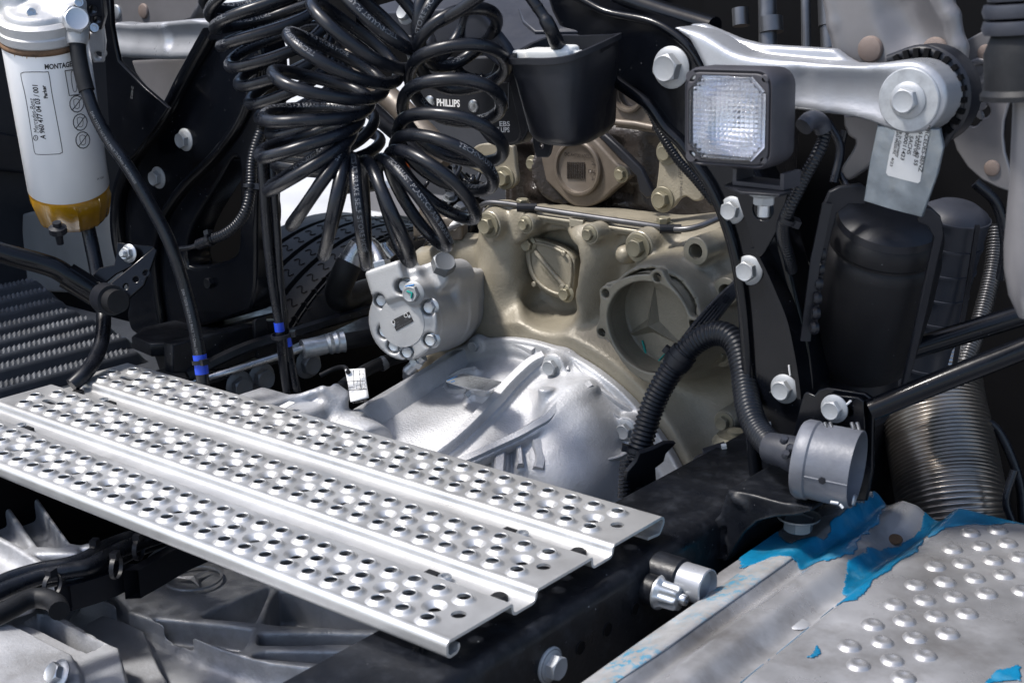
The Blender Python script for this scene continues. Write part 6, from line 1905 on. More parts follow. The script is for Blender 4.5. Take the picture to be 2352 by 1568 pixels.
# ================================================================ air spring, damper, struts
asp = thing('air_spring', 'fat black rubber air spring below the labelled steel plate', 'air spring', D((1990, 850), 1.58))
a0, a1 = D((2034, 548), 1.50), D((1972, 815), 1.60)
aa = (a1 - a0).normalized(); ln_ = (a1 - a0).length
RA = 131 * mpp(1.55)
lathe('bellows', [(RA * .84, -.020), (RA * .93, -.014), (RA * .96, -.006), (RA * .96, .002), (RA * .925, .005), (RA * .925, .008), (RA * .985, .012), (RA * 1.01, .022), (RA * 1.03, ln_ * .5), (RA * .98, ln_ * .85), (RA * .90, ln_), (RA * .70, ln_ + .012), (RA * .5, ln_ + .014)], a0, aa, 'bellows', asp, 64)
lathe('top_cap', [(RA * .3, -.036), (RA * .70, -.034), (RA * .86, -.026), (RA * .88, -.018)], a0, aa, 'black_plastic', asp, 48)
lathe('piston', [(RA * .72, ln_ + .008), (RA * .80, ln_ + .03), (RA * .80, ln_ + .07)], a0, aa, 'black_plastic', asp, 48)
cage = thing('spring_cage', 'black plastic cage with vertical struts around the air spring', 'cage', D((2000, 470), 1.46))
def strip(parent, pts, w, c='o', matn='black_plastic', name='strut', dn=None, th=.004):
    q = [D(p) for p in g(c, pts)]
    mb = MB()
    for a, b in zip(q, q[1:]):
        t = (b - a).normalized(); s = (FWD.cross(t)).normalized(); n = t.cross(s)
        vv = [p + s * e * w / 2 + n * h * th / 2 for p in (a - t * .001, b + t * .001) for e in (-1, 1) for h in (-1, 1)]
        mb.add(vv, [(0, 1, 3, 2), (4, 6, 7, 5), (0, 4, 5, 1), (2, 3, 7, 6), (0, 2, 6, 4), (1, 5, 7, 3)])
    return mb.build(name, matn, parent)
plate('left_shield', 'black_plastic', cage, P3((1900, 460, 1.44), (2000, 440, 1.44), (1890, 700, 1.50)), [(1888, 500), (1894, 470), (1906, 442), (1930, 430), (1978, 424), (1990, 432), (1990, 470), (1950, 470), (1922, 490), (1905, 560), (1885, 680), (1878, 760), (1868, 760), (1872, 640)], th=.006, bev=.0015)
plate('right_shield', 'black_plastic', cage, P3((2120, 500, 1.40), (2165, 500, 1.40), (2110, 700, 1.46)), [(2112, 478), (2140, 480), (2162, 500), (2168, 540), (2150, 620), (2128, 720), (2100, 840), (2078, 905), (2068, 900), (2100, 760), (2130, 620), (2146, 545), (2130, 520), (2108, 510)], th=.006, bev=.0015)
strip(cage, [(1900, 470, 1.44), (1872, 600, 1.46), (1850, 780, 1.49)], .010)
for i in range(8):
    lathe('cage_lobe', [(.006, 0), (.0075, .004), (.006, .008)], D((1884 - 3.2 * i, 515 + 34 * i), 1.47), RT, 'black_plastic', cage, 10)
dmp = thing('damper_cover', 'black ribbed plastic damper cover right of the air spring', 'damper', D((2170, 850), 1.6))
b0, b1 = D((2196, 492), 1.62), D((2105, 880), 1.72)
ab_ = (b1 - b0); lb_ = ab_.length; ab_.normalize()
RD = 78 * mpp(1.6)
pf = [(RD * .6, -.012), (RD * .92, -.004)]
for i in range(7):
    z = lb_ * i / 7
    pf += [(RD * (1.0 - .035 * i), z + .001), (RD * (1.045 - .035 * i), z + .0015), (RD * (1.045 - .035 * i), z + .0045), (RD * (1.0 - .035 * i), z + .005)]
pf += [(RD * .74, lb_)]
lathe('cover', pf, b0, ab_, 'grey_plastic', dmp, 40)
strip(dmp, [(2120, 560, 1.56), (2080, 740, 1.61), (2052, 880, 1.64)], .007)
strip(dmp, [(2245, 520, 1.57), (2220, 680, 1.62), (2192, 840, 1.66)], .005)
# two black tubes
for (pts, lab, r) in (([(1870, 872, 1.60), (2100, 800, 1.58), (2352, 722, 1.56), (2460, 690, 1.55)], 'upper of two black rods crossing the air spring at the right', .0125),
                      ([(2000, 942, 1.45), (2150, 880, 1.43), (2352, 800, 1.41), (2460, 757, 1.40)], 'lower of two black rods crossing below the air spring at the right', .0118)):
    t_ = thing('support_rod', lab, 'rod', D(pts[0]), 'black rods at the right')
    tube('rod_tube', px_path(pts, 4), r, 'black_paint', t_, 18)
# pole with rubber boot at the right edge
pol = thing('cab_damper', 'grey out of focus damper tube with rubber boot at the right edge', 'damper', D((2340, 700), 1.12))
p0_, p1_ = D((2372, 190), 1.10), D((2372, 640), 1.14)
axp = (p1_ - p0_).normalized(); lp_ = (p1_ - p0_).length
rp = 64 * mpp(1.12)
lathe('tube', [(rp * .6, 0), (rp * .64, .004), (rp * .8, lp_ * .5), (rp, lp_ * .82), (rp * 1.0, lp_ * .94), (rp * .85, lp_ * 1.08), (rp * .5, lp_ * 1.2)], p0_, axp, 'grey_paint', pol, 40)
p2_ = D((2352, 120), 1.08)
lathe('boot', [(.024, -.02), (.030, -.005), (.030, .022), (.033, .026), (.033, .030), (.02, .031)], p2_ + axp * .005, axp, 'rubber', pol, 40)
for i, rr in enumerate((.028, .031, .0315)):
    lathe('boot_ring', [(rr * .6, -.006), (rr * .95, -.005), (rr, 0), (rr * .95, .005), (rr * .6, .006)], p2_ - axp * (.020 + .0125 * (2 - i)), axp, 'grey_plastic', pol, 32)

# ================================================================ signal horn on its bracket
hp = thing('horn_bracket', 'black steel bracket plate with a pale bolt on the right cab support', 'bracket', PY(.17).hit((1920, 1000)))
plate('plate', 'black_paint', hp, PY(.17), spline([(1845, 905), (1852, 900), (1870, 908), (1880, 895), (1900, 890), (1985, 903), (2002, 915), (2006, 940), (2004, 1080), (1990, 1150), (1960, 1150), (1850, 1130), (1820, 1000)], 1, True), th=.006, bev=.0015)
plate('clamp_plate', 'black_paint', hp, PY(.160), [(1890, 915), (1900, 905), (1970, 912), (1984, 922), (1986, 1010), (1888, 1000)], th=.005, bev=.0015, circ=[((1948, 945), .005)])
bolt(hp, PY(.154).hit((1917, 938)), (0, -1, 0), .0108, 'pale_bolt', 'flange')
tube('paint_mark', [PY(.154).hit(p) for p in ((1940, 931), (1948, 926), (1954, 920))], .0012, 'white_ink', hp, 6)
hn = thing('warning_horn', 'weathered grey cylindrical warning horn with open end beside the blue tank', 'horn', D((1900, 1150), 1.42))
h0, h1 = D((1846, 1053), 1.445), D((1969, 1078), 1.421)
hax = (h1 - h0).normalized(); hl_ = (h1 - h0).length
RH = 90 * mpp(1.435)
lathe('shell', [(RH * .55, -.006), (RH * .97, -.004), (RH * 1.03, 0), (RH * 1.03, .010), (RH * .985, .012), (RH * 1.0, hl_ * .9), (RH * 1.0, hl_), (RH * .955, hl_), (RH * .90, hl_ * .5), (RH * .55, hl_ * .42)], h0, hax, 'horn_grey' if 'horn_grey' in MAT else 'grey_plastic', hn, 56, True, True)
_sd2 = (-FWD * .9 - UP * .35); _sd2 = (_sd2 - hax * _sd2.dot(hax)).normalized()
tube('seam', [h0 + _sd2 * RH * .985 + hax * .012, h1 + _sd2 * RH * .985], .0012, 'horn_grey', hn, 8)
lathe('mark', [(.004, 0), (.004, .0012), (.002, .0014)], h0.lerp(h1, .55) + _sd2 * RH * .99, _sd2, 'black_plastic', hn, 6)
lathe('horn_cone', [(RH * .30, hl_ * .43), (RH * .25, hl_ * .6), (RH * .1, hl_ * .65)], h0, hax, 'black_plastic', hn, 32)
bolt(hn, h1 - UP * RH * .78 - hax * .004, hax, .006, 'zinc', 'rivet', 'screw')
for a, b in (((1908, 1152), (1925, 1155)), ((1929, 1158), (1936, 1166))):
    tube('paint_mark', [D(a, 1.375), D(b, 1.375)], .0014, 'white_ink', hn, 6)
for i in range(4):
    x = 1895 + (i // 2) * 62 + (i % 2) * 12
    tube('spring_clip', [D((x, 972 - i * 0), 1.43), D((x + 5, 990), 1.42)], .0022, 'steel', hn, 8)
plug = tube('plug_body', [D((1768, 1028), 1.475), D((1800, 1035), 1.46), D((1838, 1048), 1.45)], [.0165, .0175, .0205], 'grey_plastic', hn, 18, angle=30)
for dx, dy in ((0, 0), (14, 20), (24, 32), (4, 34)):
    lathe('latch', [(.0045, 0), (.0045, .006), (.003, .008)], D((1800 + dx, 1012 + dy), 1.435), -FWD + UP * .5, 'grey_plastic', plug, 8)
# thick conduit loop from the frame clip to the horn
cd_ = thing('cable_conduit', 'thick black corrugated conduit arching from the right rail to the warning horn', 'conduit', D((1650, 770), 1.6))
cp = px_path([(1455, 1118, 1.69), (1464, 1060, 1.69), (1478, 1000, 1.685), (1500, 930, 1.68), (1530, 870, 1.67), (1560, 825, 1.66), (1592, 790, 1.65), (1630, 768, 1.635), (1665, 768, 1.62), (1692, 792, 1.605), (1706, 840, 1.59), (1712, 890, 1.575), (1722, 945, 1.55), (1742, 990, 1.525), (1770, 1022, 1.495), (1790, 1032, 1.475)], 7)
ribbed('conduit', cp, .0152, 'conduit', cd_, .0056, .13, 18)
i = near(cp, (1560, 825))
tie(cd_, cp[i], cp[i + 2] - cp[i - 2], .0160, UP - RT * .6); tube('sleeve', cp[i - 2:i + 4], .0168, 'black_plastic', cd_, 18)
i = near(cp, (1470, 1035)); tie(cd_, cp[i], cp[i + 2] - cp[i - 2], .0160, -RT + UP * .2)
# comb shaped clip plate on the rail
cc1 = thing('conduit_clip', 'black toothed clip plate holding the thick conduit upright on the right rail', 'clip', D((1470, 1130), 1.68))
PCk = P3((1440, 1140, 1.675), (1510, 1060, 1.665), (1480, 1080, 1.66))
plate('clip_plate', 'black_plastic', cc1, PCk, [(1440, 1148), (1436, 1120), (1442, 1085), (1462, 1062), (1470, 1042), (1500, 1032), (1530, 1018), (1553, 1018), (1530, 1042), (1525, 1060), (1506, 1075), (1508, 1105), (1470, 1130)], th=.006, bev=.001)
mb = MB()
for i in range(10):
    c_ = D((1434 - i * .6 + 4, 1062 + i * 9), 1.66)
    mb.add(*lathe_data([(.0075, 0), (.0075, .0028)], c_, UP, 10))
mb.build('teeth', 'black_plastic', cc1)
# smaller cables running up beside the tower
for i, (dx, dz_) in enumerate(((0, 0), (9, .006), (18, .0), (27, .01))):
    pass
cbl = thing('cable_bundle', 'bundle of thin black cables between the star ring and the right tower', 'cables', D((1640, 740), 1.75))
for dx in (-14, -5, 4, 13, 22):
    tube('cable', px_path([(1515 + dx, 885, 1.74), (1570 + dx, 800, 1.75), (1620 + dx, 735, 1.755), (1668 + dx * .8, 680, 1.76), (1720 + dx * .6, 630, 1.77)], 6), .0042, 'hose', cbl, 10)
rc_ = thing('edge_conduit', 'thin black corrugated conduit following the underside of the black arch', 'conduit', D((1560, 380), 1.75))
cp = px_path([(1390, 170, 1.76), (1440, 205, 1.75), (1490, 250, 1.74), (1520, 310, 1.735), (1555, 365, 1.73), (1600, 415, 1.72), (1640, 465, 1.71)], 6)
ribbed('conduit', cp, .0062, 'conduit', rc_, .004, .14, 12)
# exhaust bellows
fx = thing('exhaust_bellows', 'flexible ribbed steel exhaust pipe behind the blue tank', 'exhaust pipe', D((2190, 1190), 1.75))
pth = px_path([(2128, 850, 1.86), (2140, 930, 1.84), (2158, 1010, 1.82), (2174, 1090, 1.80), (2188, 1170, 1.78), (2200, 1250, 1.77)], 8)
ribbed('bellows', pth, 122 * mpp(1.82), 'flex_steel', fx, .0052, .06, 64)
tube('collar', px_path([(2122, 820, 1.87), (2126, 845, 1.86), (2129, 862, 1.86)], 3), 118 * mpp(1.86), 'steel', fx, 48)
brd = thing('heat_wrap', 'braided metal wrapped pipe right of the damper cover', 'pipe', D((2220, 840), 1.75))
ribbed('wrap', px_path([(2290, 520, 1.85), (2280, 620, 1.84), (2250, 740, 1.82), (2218, 830, 1.80), (2205, 880, 1.80)], 6), .012, 'dark_steel', brd, .004, .2, 12)
# foot casting of the right tower on the rail
fo = thing('frame_bracket', 'black cast foot of the right tower bolted over the frame rail', 'bracket', D((1700, 1250), 1.55))
S = Solid((.80, .06, -.24), (1.10, .30, .03), .0032)
xzf = lambda p, y: (lambda w: (w.x, w.z))(PY(y).hit(g('c5', p)))
yF = .085
S.add(S.poly([xzf(p, yF) for p in ((565, 495), (700, 520), (860, 565), (1035, 585), (1040, 615), (950, 640), (830, 650), (730, 675), (660, 740), (600, 830), (560, 895), (480, 885), (425, 870), (430, 790), (450, 700), (520, 640))], 1, yF, .24, rnd=.002))
S.cut(S.poly([xzf(p, yF) for p in ((470, 800), (520, 720), (560, 700), (560, 860), (480, 870))], 1, yF - .02, yF + .006, rnd=.002), .004)
S.add(S.cap(PY(yF).hit(g('c5', (610, 545))), PY(yF).hit(g('c5', (655, 575))), .005), .004)
S.build('casting', 'rail_paint', fo)
wn = PY(.12).hit(g('c5', (965, 640))); bolt(fo, wn, (0, 0, -1), .016, 'grey_bolt', 'flange', 'nut')
# small things on the rail inside: cap, sensor plug
cpv = thing('breather_cap', 'small grey cylindrical cap on the tan housing beside the right tower', 'cap', PX(.70).hit((1690, 1010)))
w = D((1690, 1005), 1.78)
lathe('cap', [(.030, -.05), (.030, -.004), (.024, .004), (.012, .006), (.012, .010), (.006, .012)], w, (0, 0, 1), 'tan_bolt', cpv, 32)
sp_ = thing('cable_plug', 'small black cable plug with pale latch on the right frame rail', 'plug', D((1650, 1035), 1.72))
tube('plug_body', [D((1618, 1046), 1.72), D((1668, 1030), 1.72)], .0095, 'black_plastic', sp_, 8, angle=20)
tube('cable', px_path([(1625, 1044, 1.72), (1600, 1056, 1.72), (1585, 1085, 1.71)], 5), .004, 'hose', sp_, 10)
tube('latch', [D((1657, 1026), 1.708), D((1668, 1024), 1.708)], .004, 'white_plastic', sp_, 6, angle=20)
# black sheet added to darken the gaps on the right, plus pipes and cables
bk = thing('gap_backdrop', 'black sheet added to darken the gaps behind the exhaust and air spring, with pipes', 'panel', (1.2, .8, 0))
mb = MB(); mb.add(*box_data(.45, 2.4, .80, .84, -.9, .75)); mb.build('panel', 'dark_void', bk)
for (x, y0, y1, d, r) in ((1762, -30, 112, 1.95, .013), (1770, 40, 75, 1.945, .017), (1902, 60, 112, 1.9, .011), (1905, -20, 60, 1.9, .016), (1700, 20, 60, 1.98, .012), (1850, -20, 110, 2.0, .007)):
    tube('pipe', [D((x, y0), d), D((x + 2, y1), d)], r, 'dark_steel', bk, 16)
for (pts, r) in (([(2240, 420, 1.75), (2290, 470, 1.75), (2310, 560, 1.76), (2300, 640, 1.78)], .007), ([(2260, 960, 1.8), (2300, 1000, 1.8), (2340, 1100, 1.8), (2350, 1200, 1.8)], .006), ([(2330, 1080, 1.7), (2310, 1150, 1.7), (2330, 1210, 1.7)], .005), ([(1900, 280, 1.85), (1930, 340, 1.85), (1915, 420, 1.85)], .006), ([(1940, 300, 1.85), (1925, 380, 1.86), (1950, 440, 1.85)], .005)):
    tube('cable', px_path(pts, 6), r, 'hose', bk, 10)
for i in range(9):
    x = 1.0 + i * .09
    tube('pipe', [(x, .60, .28), (x + .01, .60, .8)], .008 + .004 * (i % 3), 'black_plastic', bk, 10)

# ================================================================ aluminium tank step with remains of blue film
tank = thing('tank_step', 'worn aluminium tank top with studded tread and torn blue film at the lower right', 'tank', (1.2, 0, -.3))
X0, X1, Y0_, Y1_ = .950, 1.60, -.62, .335
nx, ny = 480, 700
gx = np.linspace(X0, X1, nx); gy = np.linspace(Y0_, Y1_, ny)
GX, GY = np.meshgrid(gx, gy, indexing='ij')
def tank_h(x, y):
    """height of the pressed sheet"""
    e = .006 * sstep(-.15, -.30, y)
    u = x - e
    ed = .970 - .020 * sstep(-.03, .03, y)                  # left edge steps out towards the far end
    z = -.058 + .012 * sstep(.960, 1.008, u)                # bevel
    z = z - .010 * sstep(1.003, 1.020, u) + .014 * sstep(1.018, 1.042, u)      # groove, raised band
    z = z - .014 * sstep(1.052, 1.080, u)
    z = z + .020 * sstep(1.082, 1.106, u)
    z = z - .12 * (1 - sstep(ed - .004, ed + .004, x))
    # hollow with the screw near the far end
    hx, hy = 1.060, .215
    z = z - .020 * np.exp(-(((x - hx) / .030) ** 2 + ((y - hy) / .055) ** 2))
    # hump beside the horn
    z = z + .016 * np.exp(-(((x - .985) / .040) ** 2 + ((y - .235) / .06) ** 2))
    # far and near edges roll down
    z = z - .12 * sstep(.285, .335, y) ** 1.6
    z = z + .0015 * (fnoise(x, y, 3, 3, 14) - .5)
    return z
GZ_ = tank_h(GX, GY)
SHT = grid_mesh('sheet', GX, GY, GZ_, 'tank_alu', tank, None, 40)
# skirt down to the saddle
v = []; f = []
for j in range(0, ny, 6):
    z = float(GZ_[0, j]); v += [(X0, float(gy[j]), z + .0), (X0 + .004, float(gy[j]), -.6)]
for j in range(len(v) // 2 - 1): f.append((2 * j, 2 * j + 1, 2 * j + 3, 2 * j + 2))
mesh('side', v, f, 'tank_worn', tank)
v = []; f = []
for i in range(0, nx, 6):
    z = float(GZ_[i, -1]); v += [(float(gx[i]), Y1_, z), (float(gx[i]), Y1_ + .01, -.6)]
for j in range(len(v) // 2 - 1): f.append((2 * j, 2 * j + 2, 2 * j + 3, 2 * j + 1))
mesh('end', v, f, 'tank_alu', tank)
def bend(p):
    """sheet point seen at picture position p"""
    r_ = ray(p)
    for i in range(900):
        w = CAM + r_ * (.95 + i * .001)
        if w.z < float(tank_h(np.array(w.x), np.array(w.y))): return w
    return w
# masks in picture-independent sheet coordinates: polygon + ragged noise
def inside(pts, x, y):
    s = np.zeros(x.shape, bool); n = len(pts)
    for i in range(n):
        (xa, ya), (xb, yb) = pts[i], pts[i - 1]
        c = ((ya > y) != (yb > y)) & (x < (xb - xa) * (y - ya) / (yb - ya + 1e-12) + xa)
        s ^= c
    return s
cxm = (GX[:-1, :-1] + GX[1:, 1:]) / 2; cym = (GY[:-1, :-1] + GY[1:, 1:]) / 2
jx = cxm + .010 * (fnoise(cxm, cym, 1, 4, 60) - .5) + .012 * (fnoise(cxm, cym, 8, 3, 22) - .5); jy = cym + .018 * (fnoise(cxm, cym, 2, 4, 60) - .5) + .016 * (fnoise(cxm, cym, 9, 3, 22) - .5)
def zone(c, pts): return [(lambda w: (w.x, w.y))(bend(p)) for p in g(c, pts)]
def film(name, mask, lift, matn):
    idx = GZ_ + lift
    o = grid_mesh(name, GX, GY, idx, matn, SHT, mask, 60)
    md = o.modifiers.new('thick', 'SOLIDIFY'); md.thickness = .0005; md.offset = 1
    return o
z1 = zone('c5', [(500, 925), (700, 780), (900, 800), (1100, 740), (1250, 600), (1350, 530), (1470, 570), (1400, 690), (1330, 750), (1260, 860), (1120, 900), (950, 930), (800, 870), (640, 930)])
z2 = zone('c5', [(1200, 920), (1310, 850), (1480, 830), (1560, 790), (1700, 690), (1640, 830), (1500, 930), (1400, 1010), (1300, 1100), (1200, 1130), (1215, 1050)])
z3 = zone('c5', [(1640, 700), (1800, 620), (1900, 615), (2200, 640), (2200, 690), (1900, 690), (1760, 720), (1690, 780)])
z4 = zone('c5', [(1980, 1568), (2060, 1500), (2213, 1470), (2213, 1568)])
z5 = zone('c5', [(985, 1430), (1050, 1350), (1060, 1400), (1010, 1435)])
m1 = np.zeros(cxm.shape, bool)
for zz in (z1, z2, z3, z4, z5):
    mm = inside(zz, jx, jy) & ~m1
    if mm.any(): film('film', mm, .0006, 'blue_film')
    m1 |= mm
# flecks of film left on the bevel and along the crease
big = fnoise(cxm, cym, 6, 3, 22)
m2 = (cxm > .9745) & (cxm < 1.009) & (cym < .12) & ~m1
film('film_flecks', m2, .0004, 'pale_film')
m3 = (np.abs(cxm - 1.094) < .004) & (fnoise(cxm, cym, 7, 3, 40) > .5) & (cym > -.3) & ~m1
o = film('film_edge', m3, .0005, 'blue_film'); o['kind'] = 'stuff'
# round pressed studs
studs = [(1915, 738), (2065, 722), (1815, 828), (1975, 812), (2120, 795), (1720, 925), (1875, 908), (2040, 890), (2190, 872), (1610, 1028), (1775, 1008), (1940, 990), (2100, 970), (1495, 1135), (1662, 1112), (1832, 1092), (2005, 1075),
         (1375, 1248), (1550, 1224), (1725, 1200), (1895, 1184), (1245, 1365), (1425, 1343), (1607, 1318), (1790, 1295), (1295, 1472), (1482, 1445), (1665, 1418), (1545, 1540), (2205, 1060)]
prof = [(.0118, -.0002), (.0108, .0006), (.0096, .0022), (.0076, .0036), (.0052, .0036), (.0034, .0026), (.0010, .0022)]
sv, sf = lathe_data(prof, (0, 0, 0), (0, 0, 1), 24, False, True)
sme = bpy.data.meshes.new('stud'); sme.from_pydata([tuple(q) for q in sv], [], sf); sme.update(); sme.materials.append(MAT['tank_alu'])
sme.polygons.foreach_set('use_smooth', [True] * len(sme.polygons))
for q in studs:
    w = bend(g('c5', q))
    o = bpy.data.objects.new('tread_stud', sme); COL.objects.link(o); o.location = w; adopt(o, tank)
w = bend(g('c5', (955, 1237))); lathe('bare_spot', [(.012, -.0002), (.011, .0005), (.0, .0006)], w, (0, 0, 1), 'tank_worn', tank, 24, False, False)
w = bend(g('c5', (1495, 775))); bolt(tank, w, (0, -.2, 1), .009, 'rust', 'rivet', 'screw')
w = D((1890, 1560), 1.08)

# ================================================================ gearbox casting below the walkway
gb = thing('gearbox_casing', 'grey ribbed aluminium gearbox casing with round emblem below the walkway', 'gearbox', (.35, -.2, -.6))
ZG = -.235
gx = np.linspace(-.20, .52, 400); gy = np.linspace(-.66, .02, 380)
GX, GY = np.meshgrid(gx, gy, indexing='ij')
H = np.full(GX.shape, ZG - .050) + .004 * (fnoise(GX, GY, 2, 3, 12) - .5)
def gp3(p, z=ZG): return (lambda w: (w.x, w.y))(PZ(z).hit(g('c3', p)))
def seg_d(x, y, a, b):
    ex, ey = b[0] - a[0], b[1] - a[1]
    t = np.clip(((x - a[0]) * ex + (y - a[1]) * ey) / (ex * ex + ey * ey), 0, 1)
    return np.hypot(x - a[0] - t * ex, y - a[1] - t * ey)
def poly_in(pts): return inside(pts, GX, GY)
def edge_d(pts):
    d = np.full(GX.shape, 9.0)
    for i in range(len(pts)): d = np.minimum(d, seg_d(GX, GY, pts[i - 1], pts[i]))
    return np.where(inside(pts, GX, GY), d, -d)
def plateau(pts, z, soft, base=None):
    global H
    d = edge_d(pts)
    H = np.maximum(H, H + (z - H) * sstep(-soft, soft * .2, d))
def pocket(pts, z, soft):
    global H
    d = edge_d(pts)
    H = np.where(d > -soft, np.minimum(H, H + (z - H) * sstep(-soft * .3, soft, d)), H)
def rib_h(pts, w, z, soft=.006):
    global H
    q = spline([gp3(p) for p in pts], 4)
    d = np.full(GX.shape, 9.0)
    for a, b in zip(q, q[1:]): d = np.minimum(d, seg_d(GX, GY, a, b))
    H = np.maximum(H, (ZG - .06) + (z - (ZG - .06)) * (1 - sstep(w, w + soft, d)))
# left block with slot, stepped block
plateau([gp3(p) for p in ((460, 915), (640, 820), (790, 870), (900, 920), (945, 1040), (1000, 1160), (1090, 1303), (1000, 1500), (700, 1500), (690, 1150), (700, 1060), (560, 960))], ZG - .012, .010)
plateau([gp3(p, ZG + .03) for p in ((-260, 1000), (0, 905), (90, 880), (230, 820), (300, 840), (470, 930), (660, 1045), (745, 1080), (770, 1180), (800, 1320), (800, 1600), (-260, 1600))], ZG + .030, .007)
pocket([gp3(p, ZG + .03) for p in ((150, 925), (235, 872), (270, 875), (645, 1060), (600, 1090), (545, 1112), (480, 1085))], ZG - .020, .004)
plateau([gp3(p, ZG + .03) for p in ((-260, 1075), (0, 975), (30, 960), (330, 1110), (450, 1170), (500, 1260), (520, 1420), (-260, 1600))], ZG + .040, .004)
# ribbed top: a thick plate with rounded pockets
S = Solid((.02, -.42, ZG - .075), (.83, .10, ZG + .02), .0026)
fp_ = lambda pts, dz=0.0: [gp3(p, ZG + dz) for p in pts]
S.add(S.poly(fp_(((500, 735), (640, 785), (800, 855), (930, 897), (1080, 960), (1200, 1013), (1350, 1075), (1500, 1127), (1700, 1178), (1900, 1200), (2110, 1208), (2600, 1215), (2600, 560), (1700, 520), (1180, 430), (680, 640))), 2, ZG - .06, ZG, rnd=.003))
S.add(S.poly(fp_(((430, 880), (520, 760), (930, 915), (1500, 1150), (2110, 1235), (2600, 1240), (2600, 1800), (700, 1800)), -.03), 2, ZG - .075, ZG - .034, rnd=.004), .02)
for pts, dz in ((((975, 895), (1200, 918), (1400, 935), (1560, 958), (1578, 975), (1535, 1070), (1510, 1092), (1470, 1095), (1300, 1040), (1120, 970), (1000, 915)), .034),
                (((1650, 988), (1900, 984), (2310, 992), (2560, 1000), (2560, 1050), (2100, 1052), (1900, 1058), (1660, 1058), (1618, 1050), (1625, 1010)), .030),
                (((1590, 1118), (1660, 1100), (1800, 1098), (2050, 1100), (2300, 1108), (2280, 1160), (2100, 1172), (1900, 1162), (1720, 1148), (1600, 1136)), .026),
                (((1745, 715), (2000, 760), (2560, 850), (2560, 955), (1900, 940), (1680, 925), (1665, 895)), .050),
                (((1270, 872), (1450, 795), (1650, 705), (1690, 712), (1610, 895), (1590, 915), (1480, 905), (1320, 892)), .040),
                (((665, 712), (735, 765), (815, 840), (770, 838), (690, 790), (610, 755)), .030)):
    S.cut(S.poly(spline(fp_(pts), 2, True), 2, ZG - dz, ZG + .04, rnd=.004), .005)
# the round-topped hump that carries the emblem
q = [Vector(PZ(ZG - .055).hit(g('c3', p))) for p in ((1130, 690), (1300, 610), (1600, 520))]
for a, b in zip(q, q[1:]): S.add(S.cap(a, b, .060), .012)
S.build('ribbed_top', 'gear_alu', gb)
grid_mesh('casing', GX, GY, H, 'gear_alu', gb, None, 60)
ce = PZ(ZG + .0065).hit(g('c3', (1215, 642)))
re_ = .036
lathe('emblem_ring', [(re_ + .002, -.001), (re_ + .0015, .0014), (re_ - .0010, .0014), (re_ - .002, -.001)], ce, (0, 0, 1), 'gear_alu', gb, 48, False, False)
v = [ce + Vector((0, 0, .003))]; tipd = []
for p in ((1345, 575), (1085, 640), (1260, 715)): tipd.append((PZ(ZG + .0065).hit(g('c3', p)) - ce).normalized())
for d in tipd: v.append(ce + d * re_ * .92 + Vector((0, 0, .0002)))
for i in range(3): v.append(ce + (tipd[i] + tipd[(i + 1) % 3]).normalized() * .0055 - Vector((0, 0, .0003)))
mesh('emblem_star', v, [(0, 1 + i, 4 + i) for i in range(3)] + [(0, 4 + i, 1 + (i + 1) % 3) for i in range(3)], 'gear_alu', gb, 5)
wb = PZ(ZG + .045).hit(g('c3', (372, 1250))); bolt(gb, wb, (-.1, -.8, .6), .012, 'zinc', 'flange')
for (x, y), r in (((85, 40), .036), ((-10, 70), .03)):
    c_ = PZ(ZG - .01).hit(g('c3', (x, y)))
    lathe('bearing_cap', [(r * 1.1, -.03), (r * 1.1, -.004), (r, .0), (r, .012), (r * .9, .016)], c_, (0, 0, 1), 'gear_alu', gb, 32)
    lathe('rust_ring', [(r * 1.12, -.012), (r * 1.14, -.010), (r * 1.12, -.008)], c_, (0, 0, 1), 'rust', gb, 32, False, False)
# ribbed side casting beside the left rail
sc_ = thing('side_casting', 'ribbed grey aluminium bracket casting at the lower left edge', 'casting', PZ(-.16).hit(g('c3', (200, 350))))
ZS = -.115
def q3(p, dz=0.0): return PZ(ZS + dz).hit(g('c3', p))
cn_ = [q3(p) for p in ((-120, 60), (20, 140), (190, 95), (440, 430), (680, 430), (260, 560), (-120, 420))]
lo_ = [min(w[i] for w in cn_) for i in range(3)]; hi_ = [max(w[i] for w in cn_) for i in range(3)]
S = Solid((lo_[0] - .04, lo_[1] - .04, ZS - .075), (hi_[0] + .04, hi_[1] + .04, ZS + .02), .0026)
def flatp(pts, dz=0.0): return [(w.x, w.y) for w in (q3(p, dz) for p in pts)]
S.add(S.poly(flatp(((-160, 160), (20, 138), (100, 102), (192, 88), (225, 120), (360, 310), (450, 430), (500, 470), (500, 530), (270, 575), (60, 440), (-160, 330))), 2, ZS - .036, ZS, rnd=.003))
w_ = [q3(p) for p in ((430, 446), (560, 442), (700, 434))]
for a, b in zip(w_, w_[1:]): S.add(S.wall(a, b, (0, 0, 1), .012, .022, .003), .006)
S.add(S.poly(flatp(((-160, 340), (60, 440), (270, 575), (180, 660), (-160, 760)), -.03), 2, ZS - .074, ZS - .022, rnd=.004), .02)
for pts, dz in (((((48, 172), (168, 118), (195, 128), (418, 425), (405, 438), (240, 440))), .030), ((((-140, 225), (8, 180), (182, 436), (160, 452), (-140, 300))), .024), ((((215, 492), (482, 488), (498, 512), (300, 548))), .022)):
    S.cut(S.poly(flatp(pts), 2, ZS - dz, ZS + .04, rnd=.004), .006)
S.build('casting', 'gear_alu', sc_)
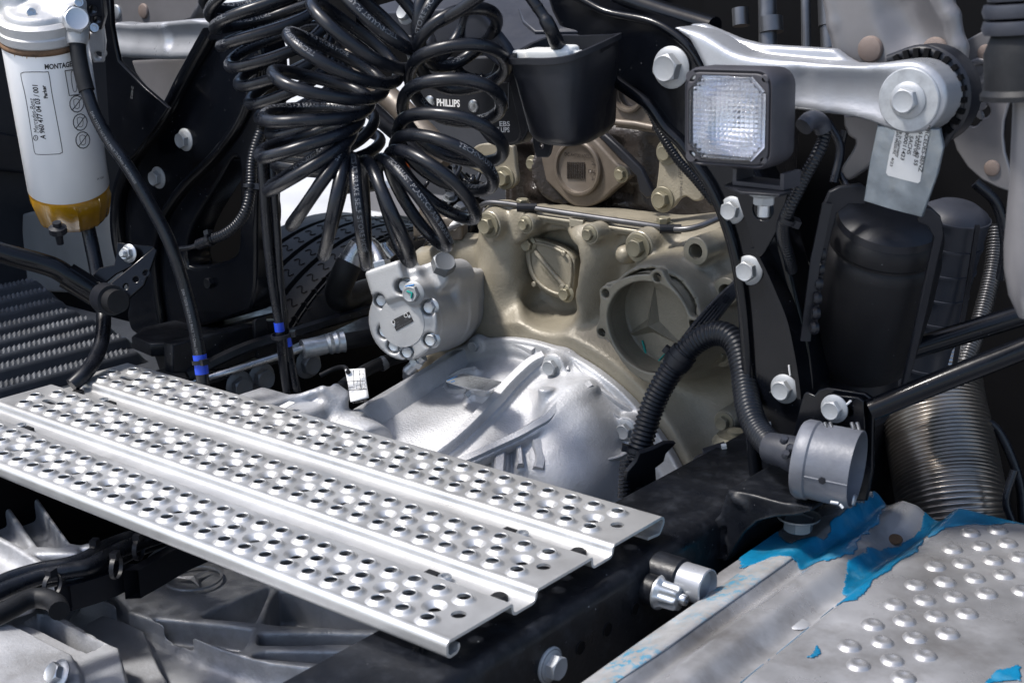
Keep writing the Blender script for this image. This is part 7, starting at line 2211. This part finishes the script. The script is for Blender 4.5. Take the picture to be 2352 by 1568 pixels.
# harness lying across it
hr = thing('cable_harness', 'thick black cable harness with clips lying across the gearbox casing', 'cables', PZ(ZG + .03).hit(g('c3', (400, 600))))
def gpath(pts, z): return [Vector(w) for w in spline([tuple(PZ(ZG + .10 + (p[2] if len(p) > 2 else z)).hit(g('c3', p[:2]))) for p in pts], 6)]
tube('cable', gpath([(-60, 700), (80, 640), (250, 590), (420, 560), (540, 520), (640, 460), (760, 410), (950, 350)], .045), .0085, 'hose', hr, 14)
tube('cable', gpath([(-60, 760), (100, 690), (270, 630), (450, 595), (560, 570), (680, 505), (800, 450), (1000, 380)], .042), .0095, 'hose', hr, 14)
tube('cable', gpath([(-60, 800), (120, 735), (300, 670), (450, 650), (560, 620), (700, 560), (860, 480), (1050, 410)], .030), .0065, 'hose', hr, 12)
tube('cable', gpath([(-60, 900), (60, 840), (150, 790), (230, 768), (310, 780), (360, 815), (372, 850)], .035), .011, 'rubber', hr, 14)
q = gpath([(340, 700), (480, 660), (600, 620), (700, 575), (760, 560)], .028)
v, f = [], []
for w in q: v += [w, w + Vector((0, 0, -.03)), w + Vector((.012, .012, -.03)), w + Vector((.012, .012, 0))]
for i in range(len(q) - 1):
    for k in range(4): f.append((i * 4 + k, i * 4 + (k + 1) % 4, (i + 1) * 4 + (k + 1) % 4, (i + 1) * 4 + k))
mesh('cable_tray', v, f, 'black_plastic', hr, 30)
q = gpath([(770, 600), (900, 530), (1060, 440), (1200, 380)], .028)
v, f = [], []
for w in q: v += [w, w + Vector((0, 0, -.035)), w + Vector((.012, .012, -.035)), w + Vector((.012, .012, 0))]
for i in range(len(q) - 1):
    for k in range(4): f.append((i * 4 + k, i * 4 + (k + 1) % 4, (i + 1) * 4 + (k + 1) % 4, (i + 1) * 4 + k))
mesh('cable_tray', v, f, 'black_plastic', hr, 30)
for (x, y), ax_ in (((600, 475), (1, .6, 0)), ((728, 555), (1, .6, 0)), ((328, 665), (1, .3, 0)), ((870, 440), (1, .6, 0))):
    w = PZ(ZG + .142).hit(g('c3', (x, y + 20))); tie(hr, w, ax_, .0125, (0, 0, 1))
# lower mass of the gearbox so that no ground shows between casing and rails
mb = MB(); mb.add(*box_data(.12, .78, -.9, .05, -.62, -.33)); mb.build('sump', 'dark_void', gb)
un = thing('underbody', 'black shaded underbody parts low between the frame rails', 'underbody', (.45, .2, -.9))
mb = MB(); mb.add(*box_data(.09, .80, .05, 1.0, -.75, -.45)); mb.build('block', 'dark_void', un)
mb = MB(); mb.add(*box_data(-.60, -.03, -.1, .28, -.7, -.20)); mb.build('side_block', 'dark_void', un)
